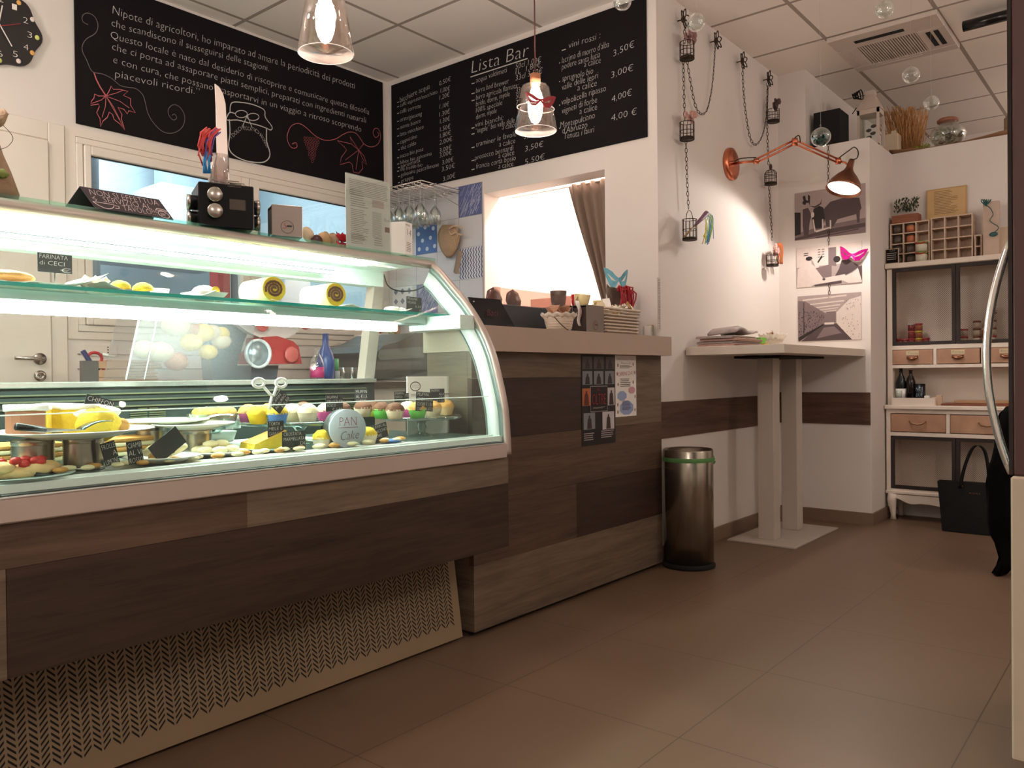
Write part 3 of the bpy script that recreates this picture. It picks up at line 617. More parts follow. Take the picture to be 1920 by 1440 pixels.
# rear post
MB().add([(XE-.045, 2.41, .9185), (XE+.004, 2.41, .9185), (XE+.004, 2.455, .9185), (XE-.045, 2.455, .9185), (XE-.045, 2.345, 1.272), (XE+.004, 2.345, 1.272), (XE+.004, 2.39, 1.272), (XE-.045, 2.39, 1.272)], [(3, 2, 1, 0), (4, 5, 6, 7), (0, 1, 5, 4), (1, 2, 6, 5), (2, 3, 7, 6), (3, 0, 4, 7)]).build('rear_post', M_alu, case)
# canopy with its tubes
b = MB().box(XL, 2.074, 1.345, XE+.012, 2.42, 1.352, 0); b.m(1)
b.s().tube([(XL, 2.088, 1.330), (XE+.012, 2.088, 1.330)], .0155, 14)
b.s(False).m(2).box(XL, 2.105, 1.325, XE-.02, 2.40, 1.344); b.build('canopy', [clear('green_top_glass', (226, 246, 236), edge=.4), M_alu, M_casew], case)
MB().box(XL, 2.34, 1.268, XE-.005, 2.40, 1.325).build('rear_header', M_casew, case)
MB().box(XL, 2.14, 1.3125, 1.86, 2.20, 1.3245, .004).build('light_tube', M_led, case)
b = MB().box(XL, 2.285, 1.286, 1.80, 2.30, 1.298); b.m(1).box(XL, 2.2845, 1.2985, 1.80, 2.3, 1.301); b.build('rail', [mat('rail_grey', (150, 160, 158), .3, .5), M_seal], case)
b = MB().s().tube(smoothpts([at(720, 515, 'X', 1.9), at(727, 535, 'X', 1.95), at(745, 545, 'X', 2.0), at(775, 545, 'X', 2.05), at(795, 537, 'X', 2.06)], 5), .0025, 6); b.build('cable', M_seal, case)
# upper shelf with under-shelf lamp
MB().box(XL, 1.99, 1.134, XE-.01, 2.37, 1.142).build('glass_shelf', clear('shelf_glass', (232, 248, 242), refl=.1, edge=.4), case)
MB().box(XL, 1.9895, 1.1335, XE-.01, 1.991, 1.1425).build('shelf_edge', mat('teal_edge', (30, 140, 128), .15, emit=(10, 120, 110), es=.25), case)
b = MB().box(XL, 2.03, 1.104, XE-.01, 2.12, 1.1335, .004); b.m(1).box(2.0, 1.87, 1.085, XE-.008, 2.12, 1.132); b.build('shelf_beam', [mat('beam_grey_green', (168, 184, 178), .35, .3), M_casew], case)
MB().box(XL, 2.035, 1.078, 1.87, 2.075, 1.1035, .005).build('shelf_light_tube', M_led, case)

# ---------------- things in the case
DZ = .7207
def onS(u, v, y=2.15): return at(u, v, 'Y', y)
def slab(name, c, r, h, m, lab, cat, z, grp=None, ry=None, sx=1.0):
    b = MB().s().lathe([(0, 0), (r*.55, 0), (r*.62, h*.35), (r, h), (r*.985, h+.002), (r*.6, h*.5), (0, h*.42)], (0, 0, 0), 32)
    o = b.build(name, m); o.location = (c[0], c[1], z); o.scale.x = sx
    return tag(o, lab, cat, grp)
def card(label, txt, u, v, w, h, y, rot=0, rows=None, pin=None, tilt=0, yaw=None, col=None, base=None):
    """small black slate card facing the counter's customers, centred on survey pixel (u, v) at depth y"""
    c = onS(u, v, y); t = thing('price_card', label, 'price card', c)
    b = MB(); f = Vector((cos(rot), 0, sin(rot))); up = Vector((-sin(rot), 0, cos(rot))); n = Vector((0, -1, 0)); k = Vector((0, .0012, 0))
    cs = [c-f*w/2-up*h/2, c+f*w/2-up*h/2, c+f*w/2+up*h/2, c-f*w/2+up*h/2]
    b.add([p-k for p in cs]+[p+k for p in cs], [(0, 1, 2, 3), (7, 6, 5, 4), (0, 4, 5, 1), (1, 5, 6, 2), (2, 6, 7, 3), (3, 7, 4, 0)])
    b.build('card', mat('slate_card', (40, 46, 48), .5) , t)
    if txt:
        L = txt.split('|'); b = MB(); m_ = h/len(L)
        for i, s_ in enumerate(L):
            ww = min(w*.9, len(s_)*m_*.52); x_ = -w*.45 if not s_.startswith('€') and len(s_) > 4 else w*.45-ww
            p = c+f*x_+up*(h/2-m_*(i+.85))+n*.0018
            write(b, s_.strip(), p, p+f*ww, m_*.68, n, .05)
        b.build('lettering', mat('card_chalk', (244, 244, 240), .8), t)
    if pin is not None:
        b = MB().s(); q = c-up*h/2+Vector((0, .002, 0)); g = Vector((q.x, q.y, pin)); b.tube([q+Vector((0, 0, .006)), g], .0014, 6); b.ell(q+Vector((0, 0, .002)), .005, .003, .004)
        b.build('pin', M_blk, t)
    return t
YEL = mat('yellow_sponge', (236, 200, 60), .85, noise=.2, nscale=70, bump=.5); CRM = mat('cream_pastry', (246, 232, 190), .8, noise=.1, nscale=30, bump=.3); GLD = mat('golden_crust', (206, 150, 78), .75, noise=.25, nscale=50, bump=.5)
CHO = mat('chocolate_muffin', (112, 66, 44), .75, noise=.3, nscale=60, bump=.6); SUG = mat('sugar_white', (248, 246, 236), .8, noise=.02, bump=.2, nscale=60); BRN = mat('brown_filling', (104, 62, 36), .7, noise=.2, nscale=60)
# upper shelf
SZ = 1.1425
def paper(name, lab, x0, x1, y0, y1, z, h=.010, cat='paper', curl=.02):
    rows = []
    for i in range(9):
        rows.append([(x0+(x1-x0)*j/14, y0+(y1-y0)*i/8, z+h*.2+abs((j/14-.5)*2)**4*curl+random.uniform(0, h*.5)) for j in range(15)])
    return tag(MB().s().sheet(rows, .0012).build(name, M_paper), lab, cat)
paper('baking_paper', 'crumpled baking paper at the far left of the glass shelf', .56, .90, 2.02, 2.26, SZ, .012, curl=.035)
o = MB().s().ell((.70, 2.12, SZ+.024), .07, .06, .016, 16, 8, .05).build('chickpea_flatbread', GLD); tag(o, 'golden chickpea flatbread lying on the crumpled baking paper', 'flatbread')
card('dark slate card reading FARINATA DI CECI, leftmost on the glass shelf', 'FARINATA|di CECI|  €', 103, 494, .078, .046, 2.10, rot=.0, pin=SZ+.02)
tr = paper('paper_tray', 'white crimped paper tray holding two small yellow cakes', .90, 1.20, 2.04, 2.20, SZ, .006, 'tray', curl=.022)
for i, (u, lab) in enumerate(((225, 'small domed yellow cake, left of two on the white paper tray'), (268, 'small domed yellow cake, right of two on the white paper tray'))):
    p = onS(u, 527, 2.08); tag(MB().s().ell((p.x, 2.08, SZ+.0135), .026, .026, .020, 16, 8, .04, True).build('small_cake', YEL), lab, 'cake', 'small cakes on the paper tray')
p = onS(182, 515, 2.12); rows = [[(p.x-.035+.07*j/8, 2.12+.04*sin(i*1.1)*.4+.004*i, SZ+.012+i*.006+.006*sin(j*2.3+i)) for j in range(9)] for i in range(6)]
tag(MB().s().sheet(rows, .001).build('crumpled_napkin', M_paper), 'crumpled white napkin on the glass shelf behind the small cakes', 'napkin')
p = onS(385, 540, 2.10); b = MB().box(p.x-.042, 2.06, SZ+.0005, p.x+.042, 2.15, SZ+.003)
b = MB(); b.add([(p.x-.030, 2.07, SZ+.0005), (p.x+.030, 2.07, SZ+.0005), (p.x+.030, 2.14, SZ+.0005), (p.x-.030, 2.14, SZ+.0005), (p.x-.045, 2.055, SZ+.022), (p.x+.045, 2.055, SZ+.022), (p.x+.045, 2.155, SZ+.022), (p.x-.045, 2.155, SZ+.022)], [(3, 2, 1, 0), (0, 1, 5, 4), (1, 2, 6, 5), (2, 3, 7, 6), (3, 0, 4, 7)])
tag(b.build('paper_dish', M_paper), 'small white flared paper dish in the middle of the glass shelf', 'dish')
b = MB().s().ell((p.x, 2.105, SZ+.016), .038, .035, .027, 16, 8, .03); b.s(False).m(1).lathe([(0, 0), (.012, 0), (.012, .003), (0, .003)], (p.x+.012, 2.068, SZ+.026), 10, (0, -1, 0)); tag(b.build('filled_bun', [SUG, YEL]), 'sugared bun with yellow filling sitting in the small paper dish', 'bun')
p = onS(306, 536, 2.10); tag(MB().s().lathe([(0, 0), (.018, 0), (.026, .024), (.024, .024), (.016, .004), (0, .004)], (p.x, 2.12, SZ+.0005), 20).build('small_bowl', M_plate), 'small white bowl on the glass shelf left of the sugared bun', 'bowl')
def roll(u0, u1, v, lab, y=2.10):
    r = .036; z = SZ+.010+r*.86; a = Vector((onS(u0+16, v, 2.20).x, 2.20, z)); c = Vector((onS(u1-22, v, 2.035).x, 2.035, z))
    t = thing('swiss_roll', lab, 'cake', ((a.x+c.x)/2, 2.11, SZ), 'swiss rolls on the glass shelf')
    b = MB().s(); ax = c-a; n = ax.normalized(); L = ax.length; b.lathe([(0, -.004), (r*.8, -.002), (r*1.02, .012), (r, L*.5), (r*1.02, L)], a, 28, n, rip=.04, rn=3)
    b.build('sponge', mat('roll_sugar_yellow', (250, 240, 176), .85, noise=.12, nscale=50, bump=.4), t)
    e = c+n*.0006; q = Vector((0, 0, 1)).rotation_difference(n); k = MB(); k.m(1).lathe([(0, 0), (r*1.0, 0), (r*1.0, .0010), (0, .0012)], c-n*.0002, 28, n)
    k.m(0); k.ribbon([e+n*.0012+q@Vector(((.004+.0000+.00075*i)*cos(i*.5), (.004+.00075*i)*sin(i*.5)*.9, 0)) for i in range(0, 33)], .0075, n); k.build('cut_face', [BRN, YEL], t)
    return t
paper('parchment', 'white parchment sheet under the left swiss roll', 1.37, 1.66, 2.03, 2.20, SZ, .006, curl=.008)
paper('parchment', 'white parchment sheet under the right swiss roll', 1.67, 1.93, 2.03, 2.20, SZ, .006, curl=.012)
roll(449, 536, 550, 'sugared swiss roll with brown spiral, left one on the glass shelf'); roll(560, 652, 556, 'sugared swiss roll with brown spiral, right one on the glass shelf')
b = MB().s()
for i in range(14):
    b.ell((onS(740, 575, 2.12).x+random.uniform(-.045, .055), 2.12+random.uniform(-.03, .03), SZ+.013), .013, .013, .012, 10, 6, .05)
tag(b.build('vegan_pralines', SUG), 'heap of white-powdered pralines at the right end of the glass shelf', 'pralines', kind='stuff')
card('black card reading PRALINE VEGANE 0,50, at the right end of the glass shelf', 'PRALINE|VEGANE|0,50|€', 776, 571, .072, .052, 2.05, rot=-.02)

# cans carrying plates on the deck
def tin(u, y, z1, lab, r=.043):
    x = onS(u, 850, y).x; t = thing('tin_can', lab, 'can', (x, y, DZ), 'tin cans holding up plates')
    pr = [(0, 0), (r, 0), (r, .006)]
    n = 12
    for i in range(n): pr += [(r*.955, .008+(z1-DZ-.016)*i/n), (r*1.0, .008+(z1-DZ-.016)*(i+.5)/n)]
    pr += [(r, z1-DZ-.005), (r*1.02, z1-DZ-.002), (r*.98, z1-DZ), (0, z1-DZ)]
    MB().s().lathe(pr, (x, y, DZ), 28).build('can_body', M_steel, t)
tin(62, 1.94, .793, 'ribbed tin can under the left side of the chiffon cake plate'); tin(157, 1.90, .793, 'ribbed tin can under the right side of the chiffon cake plate')
tin(366, 2.02, .789, 'ribbed tin can under the empty white plate in the middle'); tin(283, 2.17, .795, 'ribbed tin can at the back under the cream plate', .04)
pc = onS(140, 800, 1.93); slab('large_plate', (pc.x, 1.93), .168, .016, M_plate, 'large white plate raised on two cans, carrying the chiffon cake', 'plate', .7935)
p2 = onS(364, 815, 2.02); slab('plate', (p2.x, 2.02), .105, .014, M_plate, 'empty white plate on a can behind the dark blank card', 'plate', .7895)
p3 = onS(300, 806, 2.17); slab('plate', (p3.x, 2.17), .13, .014, mat('cream_china', (232, 232, 206), .3), 'cream plate on a can at the back of the case', 'plate', .7955)
# chiffon cake with a slice out
t = thing('chiffon_cake', 'cut chiffon cake with brown crust, yellow crumb and white icing on the large plate', 'cake', (pc.x-.035, 1.95, .803))
def sector(mb, c, r0, r1, a0, a1, z0, z1, n=18, jit=0):
    vs = []; 
    for i in range(n+1):
        a = a0+(a1-a0)*i/n
        for r, z in ((r0, z0), (r1, z0), (r1, z1), (r0, z1)): vs.append((c[0]+r*cos(a), c[1]+r*sin(a), z+random.uniform(-jit, jit)))
    fs = [(i*4+k, (i+1)*4+k, (i+1)*4+(k+1) % 4, i*4+(k+1) % 4) for i in range(n) for k in range(4)]+[(0, 1, 2, 3), (n*4+3, n*4+2, n*4+1, n*4)]
    mb.add(vs, fs)
cc = (pc.x-.030, 1.97)
b = MB(); b.m(1); sector(b, cc, .022, .088, -.9, 4.2, .802, .858); b.m(0); sector(b, cc, .0885, .093, -.88, 4.18, .802, .856); b.build('sponge', [mat('brown_crust', (150, 94, 66), .8, noise=.1), YEL], t)
b = MB().s(); sector(b, cc, .018, .097, -.95, 4.25, .856, .868, jit=.002); b.build('icing', SUG, t)
b = MB().s(); b.m(0).ell((pc.x+.040, 1.90, .820), .048, .040, .040, 18, 10, .05); b.m(1).ell((pc.x+.050, 1.93, .845), .052, .040, .020, 18, 8, .05); b.m(2).ell((pc.x+.088, 1.90, .815), .022, .02, .018, 12, 8, .05)
tag(b.build('cake_slice', [YEL, SUG, GLD]), 'yellow chiffon slice with white icing below the CHIFFON CAKE card', 'cake')
card('black card reading CHIFFON CAKE €2,50 stuck in the cake', 'CHIFFON|CAKE|€2,50', 184, 765, .066, .050, 1.93, rot=-.30, pin=.86)
kn = thing('cake_knife', 'knife with black riveted handle lying on the large plate', 'knife', (pc.x-.1, 1.82, .812))
a = onS(30, 800, 1.82); c = onS(85, 806, 1.83); e = onS(165, 806, 1.84)
MB().s().tube([a, (a+c)/2, c], [.008, .007, .006], 8).build('handle', M_blk, kn); MB().add([c+Vector((0, 0, .004)), c-Vector((0, 0, .006)), e, c+Vector((0, .0015, .004)), c+Vector((0, .0015, -.006)), e+Vector((0, .0015, 0))], [(0, 1, 2), (5, 4, 3), (0, 2, 5, 3), (1, 4, 5, 2), (0, 3, 4, 1)]).build('blade', M_chrome, kn)
b = MB().s(); s0 = onS(158, 806, 1.80); s1 = onS(212, 790, 1.80); b.sheet([[s0.lerp(s1, i/8)+Vector((0, j*.02, .006*sin(i/8*pi))) for j in range(3)] for i in range(9)], .0015)
tag(b.build('cake_server', mat('dark_steel', (84, 100, 104), .2, 1.0)), 'curved dark steel cake server resting on the rim of the large plate', 'cake server')

# glass cake stands with muffins
def stand(xc, yc, r, zt, lab):
    t = thing('cake_stand', lab, 'cake stand', (xc, yc, DZ), 'clear glass cake stands')
    b = MB().s(); b.lathe([(0, 0), (r, 0), (r*1.02, .004), (r*1.03, .010), (r, .012), (r*.97, .006), (0, .005)], (xc, yc, zt-.006), 48, rip=.008, rn=24); b.build('plate', clear('pressed_glass', (226, 240, 236), refl=.4, edge=.9), t)
    b = MB().s(); b.lathe([(0, 0), (.045, 0), (.04, .004), (.014, .012), (.012, .02), (.018, .03), (.013, .042), (.02, .052), (.035, zt-.008-DZ), (0, zt-.008-DZ)], (xc, yc, DZ), 24); b.build('stem', clear('pressed_glass'), t)
s1 = onS(562, 785, 2.06); s2 = onS(790, 783, 1.98)
stand(s1.x, 2.06, .175, .790, 'clear glass cake stand with muffins in the middle of the case'); stand(s2.x, 1.98, .135, .784, 'clear glass cake stand with muffins at the right end of the case')
def muffin(x, y, z, cup, top, lab, r=.030, grp='muffins on the cake stands'):
    t = thing('muffin', lab, 'muffin', (x, y, z), grp)
    b = MB().s(); b.lathe([(0, 0), (r*.72, 0), (r, .030), (r*.98, .031), (0, .028)], (x, y, z), 36, rip=.025, rn=18); b.build('paper_cup', mat('cup_'+cup[0], cup[1], .7, noise=.1, nscale=80), t)
    b = MB().s(); b.ell((x, y, z+.027), r*1.02, r*1.02, .026, 16, 8, .05, True); b.build('muffin_top', top, t)
PUR = ('plum', (150, 70, 110)); YC_ = ('yellow', (226, 200, 30)); BL = ('blue', (76, 128, 200)); TN = ('tan', (206, 186, 150)); PK = ('pink', (220, 90, 160)); GR = ('green', (110, 200, 90)); BG = ('beige', (222, 200, 176)); OL = ('olive', (170, 170, 40))
MZ1, MZ2 = .7935, .7875
for u, y, cup, top, lab in ((466, 2.10, PUR, GLD, 'muffin in plum paper cup at the left end of the middle stand'), (484, 2.00, YC_, YEL, 'yellow-topped muffin in yellow cup on the middle stand'), (520, 1.96, BL, YEL, 'muffin in blue cup below the rotated card'),
        (548, 2.02, TN, CRM, 'pale muffin in tan cup just right of the blue cup'), (577, 1.96, BG, CRM, 'cream-topped muffin in beige cup between blue and pink cups'), (612, 1.97, PK, CRM, 'muffin in scalloped pink cup under the berry card'),
        (640, 2.0, TN, CHO, 'brown-topped muffin in tan cup at the right end of the middle stand'), (570, 2.14, TN, CHO, 'dark muffin at the back of the middle stand'), (505, 2.13, PUR, GLD, 'golden muffin behind the blue cup on the middle stand'), (625, 2.12, GR, CHO, 'chocolate muffin behind the pink cup on the middle stand')):
    muffin(onS(u, 780, y).x, y, MZ1, cup, top, lab)
for u, y, cup, top, lab in ((699, 2.12, OL, CHO, 'chocolate muffin in olive cup left of the right-hand stand'), (681, 2.04, BG, CHO, 'brown muffin in beige cup between the two stands')):
    muffin(onS(u, 780, y).x, y, DZ+.0, cup, top, lab) if False else muffin(onS(u, 780, y).x, y, MZ1 if u < 690 else MZ2, cup, top, lab)
for u, y, cup, top, lab in ((716, 1.99, GR, CHO, 'chocolate muffin in green cup at the left edge of the right stand'), (741, 1.92, BG, CHO, 'chocolate muffin in beige cup at the front of the right stand'), (765, 1.98, PK, CRM, 'muffin in pink cup between beige and green cups'),
        (783, 1.90, GR, GLD, 'crumble-topped muffin in bright green cup at the front of the right stand'), (812, 1.93, TN, GLD, 'golden muffin in tan cup right of the bright green cup'), (836, 1.98, ('kraft', (196, 160, 110)), GLD, 'rightmost golden muffin in a kraft cup'),
        (772, 2.05, GR, CHO, 'dark muffin at the back of the right stand'), (800, 2.06, TN, GLD, 'golden muffin at the back of the right stand')):
    muffin(onS(u, 780, y).x, y, MZ2, cup, top, lab)
card('small tilted black card leaning on the muffin in the blue cup', 'MUFFIN|AL BURRO|€1,50', 525, 753, .056, .040, 1.93, rot=.9)
card('black card reading MUFFIN FRUTTI DI BOSCO €1,50', 'MUFFIN|FRUTTI DI|BOSCO|€ 1,50', 627, 756, .062, .048, 1.93)
card('black card reading MUFFIN AL CACAO behind the chocolate muffins', 'MUFFIN|AL €1,5|CACAO', 677, 743, .052, .048, 2.10)
card('black card reading MUFFIN COCCO at the left of the right stand', 'MUFFIN|COCCO|CON', 750, 744, .050, .036, 2.06)
card('small card between two black muffin cards', 'MUFFIN AL|LIMONE', 768, 745, .045, .030, 2.04)
card('black card reading MUFFIN SENZA UOVA CUORE €1,50', 'MUFFIN|SENZA UOVA|CUORE € 1,50|CIOCCOLATO', 796, 753, .076, .062, 1.875, rot=-.08)
card('black card reading MUFFIN ALLA GOLA €1,50', 'MUFFIN|ALLA|GOLA|€ 1,50', 820, 742, .068, .048, 1.96)
# white notice at the end
t = thing('notice', 'white allergen notice with round emblem standing at the right end of the case', 'notice', (2.0, 2.03, DZ))
a = onS(763, 706, 2.04); c = onS(868, 706, 2.0); H = a.z-DZ
MB().add([(a.x, 2.04, DZ), (c.x, 2.0, DZ), (c.x, 2.0, a.z), (a.x, 2.04, a.z), (a.x, 2.043, DZ), (c.x, 2.003, DZ), (c.x, 2.003, a.z), (a.x, 2.043, a.z)], [(0, 1, 2, 3), (7, 6, 5, 4), (0, 3, 7, 4), (1, 5, 6, 2), (3, 2, 6, 7)]).build('sheet', M_paper, t)
nn = Vector((-.04, -(c.x-a.x), 0)).normalized(); b = MB()
Q = lambda f, g: Vector((a.x+(c.x-a.x)*f, 2.04-.04*f, a.z-H*g))+nn*.001
b.ribbon([Q(.14+.085*cos(i*pi/10), .17+.075*sin(i*pi/10)) for i in range(21)], .003, nn); write(b, "Cakeria", Q(.08, .165), Q(.2, .165), .008, nn, 0); write(b, "Artigiana", Q(.08, .20), Q(.2, .20), .008, nn, 0)
lines(b, Q(.06, .31), Q(.9, .31), .01, 2, nn); b.build('print', M_ink, t)
# tongs
b = MB().s()
for u0, v0 in ((485, 718), (527, 718)):
    c = onS(u0, v0, 1.93); b.tube([c+Vector((.018*cos(i*pi/6), 0, .012*sin(i*pi/6))) for i in range(12)], .0042, 8, True)
b.tube([onS(493, 724, 1.93), onS(507, 740, 1.93), onS(513, 742, 1.93), onS(519, 724, 1.93)], .004, 8); b.tube([onS(510, 742, 1.93), onS(507, 756, 1.93), onS(506, 768, 1.93)], .004, 8)
tag(b.build('tongs', mat('white_plastic', (240, 244, 240), .3)), 'white scissor-handled tongs standing in the muffins', 'tongs')
# lower deck
def chunk(mb, c, sx, sy, sz, n=9, jit=.25):
    for i in range(n):
        mb.ell((c[0]+random.uniform(-sx, sx)*.6, c[1]+random.uniform(-sy, sy)*.6, c[2]+sz*.5+random.uniform(-.2, .3)*sz), sx*.4, sy*.4, sz*.5, 10, 6, .1)
p = onS(497, 845, 1.93); slab('plate', (p.x+.01, 1.93), .085, .010, mat('pale_blue_china', (176, 204, 214), .3), 'pale blue plate under the wedge of yellow cake', 'plate', DZ+.0005)
b = MB(); b.m(0); vs = [(-.062, -.03, 0), (.045, -.03, 0), (.05, .05, 0), (-.055, .05, 0), (-.055, -.028, .015), (.043, -.028, .048), (.047, .048, .048), (-.05, .048, .018)]
b.X = Matrix.Translation((p.x, 1.92, DZ+.010)); b.add(vs, [(3, 2, 1, 0), (0, 1, 5, 4), (1, 2, 6, 5), (2, 3, 7, 6), (3, 0, 4, 7)]); b.m(1); b.add([v for v in vs[4:]], [(0, 1, 2, 3)]); b.X = None
tag(b.build('apple_cake', [YEL, GLD]), 'yellow apple cake wedge with browned top on the pale blue plate', 'cake')
card('black card reading TORTA MELE E CANNELLA €2,50', 'TORTA|MELE E|CANNELLA|€ 2,50', 517, 808, .050, .054, 1.90, pin=DZ+.03)
card('black card reading CROSTATA MARMELLATA DI CACHI €1', 'CROSTATA|MARMELLATA|DI|CACHI €1', 551, 827, .074, .054, 1.84, pin=DZ+.004)
card('black card reading MUFFIN AL PISTACCHIO, half hidden by the round cake box', 'MUFFIN AL|PISTACCHIO|€1', 621, 812, .070, .052, 1.93, pin=DZ+.03)
card('dark card with faint chalk writing, right of the round cake box', 'MUFFIN AL|PISTACCHIO|CUORE|PISTACCHIO', 711, 812, .066, .056, 1.87, rot=.2, pin=DZ+.02)
t = thing('round_cake_box', 'round tin box with pale grey lid reading PAN Cake, standing on edge', 'box', (onS(650, 828, 1.84).x, 1.86, DZ))
c = onS(651, 828, 1.83); ax = Vector((-.27, -.96, 0)).normalized(); r = .0545; c.z = DZ+r+.001
MB().s().lathe([(0, 0), (r, 0), (r, .04), (0, .04)], c-ax*.042, 40, ax).build('box_body', mat('grey_tin', (104, 108, 112), .3, .4), t)
MB().s().lathe([(r*1.01, 0), (r*1.01, .010), (0, .0102)], c-ax*.002, 40, ax).build('lid', mat('lid_pale_grey', (196, 204, 216), .4), t)
sd = Vector((0, 0, 1)).cross(ax) * -1; sd = ax.cross(Vector((0, 0, 1))) * 1
sd = Vector((-ax.y, ax.x, 0)); e = c+ax*.0092
b = MB(); write(b, "PAN", e-sd*.026+Vector((0, 0, .008)), e+sd*.026+Vector((0, 0, .008)), .026, ax, 0); b.ribbon([e-sd*.03+Vector((0, 0, .003)), e+sd*.03+Vector((0, 0, .003))], .0015, ax); b.build('red_print', mat('faded_red_print', (176, 96, 120)), t)
b = MB(); write(b, "Cake", e-sd*.026-Vector((0, 0, .034)), e+sd*.03-Vector((0, 0, .030)), .026, ax, .3); b.build('dark_print', mat('plum_print', (90, 50, 80)), t)
for u, y, lab in ((604, 1.88, 'small pale muffin on the deck left of the round cake box'), (690, 1.86, 'small yellow muffin on the deck right of the round cake box'), (712, 1.90, 'small yellow muffin on the deck behind the dark faint card')):
    muffin(onS(u, 845, y).x, y, DZ, ('white', (232, 226, 208)), YEL, lab, .028, 'muffins on the deck')
p = onS(722, 842, 1.86); tag(MB().s().ell((p.x, 1.83, DZ+.008), .035, .03, .007, 16, 6).build('blue_packet', mat('packet_blue', (70, 120, 190), .5)), 'flat blue and white packet on the deck at the right', 'packet')
# front plates
p = onS(305, 870, 1.88); slab('plate', (p.x, 1.88), .088, .016, M_plate, 'white plate with rolled pastries below the dark blank card', 'plate', DZ+.0005)
for i, (dx, dy, rz, lab) in enumerate(((-.02, -.02, .5, 'folded pastry at the left of the front white plate'), (.03, .01, -.4, 'folded pastry at the right of the front white plate'), (.0, .035, .1, 'folded pastry at the back of the front white plate'))):
    b = MB().s().ell((0, 0, 0), .036, .016, .013, 14, 8, .08); o = b.build('pastry', CRM if i else GLD); o.location = (p.x+dx, 1.88+dy, DZ+.024+i*.004); o.rotation_euler = (0, -.3, rz); tag(o, lab, 'pastry', 'pastries on the front white plate')
card('blank dark card tilted in a pastry on the front white plate', '', 314, 834, .082, .048, 1.84, rot=.62, pin=DZ+.03)
p = onS(405, 862, 1.93); slab('plate', (p.x, 1.93), .080, .012, M_plate, 'white plate heaped with cream cookies', 'plate', DZ+.0005)
for i in range(9):
    a_ = i*2*pi/7; o = MB().s().ell((0, 0, 0), .021, .018, .010, 12, 6, .08).build('cream_cookie', CRM); o.location = (p.x+(.042*cos(a_) if i < 7 else (i-7.5)*.03), 1.93+(.036*sin(a_) if i < 7 else 0), DZ+.018+(0.014 if i > 6 else 0)); tag(o, 'cream cookie in the heap on the white plate', 'cookie', 'cream cookies on the plate')
paper('tray_paper', 'long white tray paper along the front edge of the deck', .95, 1.72, 1.80, 1.86, DZ, .002, curl=.0)
k = 0
for i in range(34):
    x = .70+i*.030+random.uniform(-.006, .006); o = MB().s().ell((0, 0, 0), .017, .014, .006, 12, 6, .06).build('biscuit', CRM if i % 3 else GLD); o.location = (x, 1.815+.028*(i % 2), DZ+.012); o.rotation_euler.z = random.random()*3
    tag(o, 'pale biscuit in the row along the front edge of the deck', 'biscuit', 'biscuits along the front edge')
card('tilted black card on a pin, left one of the pair by the biscuits', 'FROLLE|A|LIMONE', 206, 850, .032, .052, 1.83, rot=.25, pin=DZ+.012)
card('upright black card on a pin, right one of the pair by the biscuits', 'CIAMB|AL VI|ROSSO', 253, 848, .034, .052, 1.83, rot=.12, pin=DZ+.012)
# strawberry strudel and tongs at the lower left
t = thing('strudel', 'flaky pastry with red jam and strawberries at the lower left of the case', 'pastry', (.62, 1.86, DZ))
b = MB().s(); pj = onS(25, 900, 1.86); chunk(b, (pj.x, 1.87, DZ+.002), .10, .06, .028, 26); b.build('pastry', mat('flaky_pastry', (234, 196, 140), .7, noise=.2, nscale=60), t)
b = MB().s()
for i in range(16): b.ell((pj.x+random.uniform(-.06, .06), 1.86+random.uniform(-.045, .03), DZ+.03+random.uniform(-.004, .008)), .012, .010, .008, 8, 6, .1)
b.build('strawberry_pieces', mat('strawberry', (200, 50, 50), .3), t)
slab('plate', (pj.x, 1.86), .115, .006, mat('green_glass_plate', (170, 196, 190), .15), 'greenish glass plate under the strawberry pastry', 'plate', DZ+.0002)
a = onS(65, 889, 1.82); c = onS(155, 899, 1.82); MBt = MB().s().tube([a, c], [.0065, .004], 8).tube([a+Vector((0, .012, .004)), c], [.0065, .004], 8)
tag(MBt.build('black_tongs', M_blk), 'black plastic tongs lying in front of the strawberry pastry', 'tongs')
# back of the deck
t = thing('glass_dome_tray', 'small glass dish with brown-topped pastries at the back left of the stands', 'dish', (onS(402, 770, 2.2).x, 2.2, DZ))
xc = onS(402, 770, 2.2).x; MB().s().lathe([(0, 0), (.075, 0), (.078, .045), (.074, .045), (.072, .004), (0, .004)], (xc, 2.2, .775), 32).build('bowl', clear('pressed_glass'), t)
MB().s().lathe([(0, 0), (.04, 0), (.012, .015), (.012, .04), (.03, .0545), (0, .0545)], (xc, 2.2, DZ), 20).build('stem', clear('pressed_glass'), t)
for i in range(8):
    o = MB().s().ell((0, 0, 0), .02, .02, .017, 12, 6, .06).build('bread_bite', GLD); o.location = (xc+.045*cos(i*.785), 2.2+.045*sin(i*.785), .822); tag(o, 'round golden bite in the glass dish at the back', 'pastry', 'golden bites in the glass dish')
b = MB().s(); xc = onS(385, 798, 2.24).x; chunk(b, (xc, 2.26, DZ+.045), .07, .05, .035, 18); tag(b.build('nut_brittle', mat('olive_brown_pastry', (168, 140, 80), .7, noise=.3, nscale=60)), 'heap of olive-brown crumbly pastry behind the plates', 'pastry', kind='stuff')
tag(MB().s().lathe([(0, 0), (.09, 0), (.10, .03), (.098, .03), (0, .02)], (xc, 2.26, DZ+.012), 28).build('dish', M_plate), 'dish holding the olive-brown crumbly pastry at the back', 'dish')
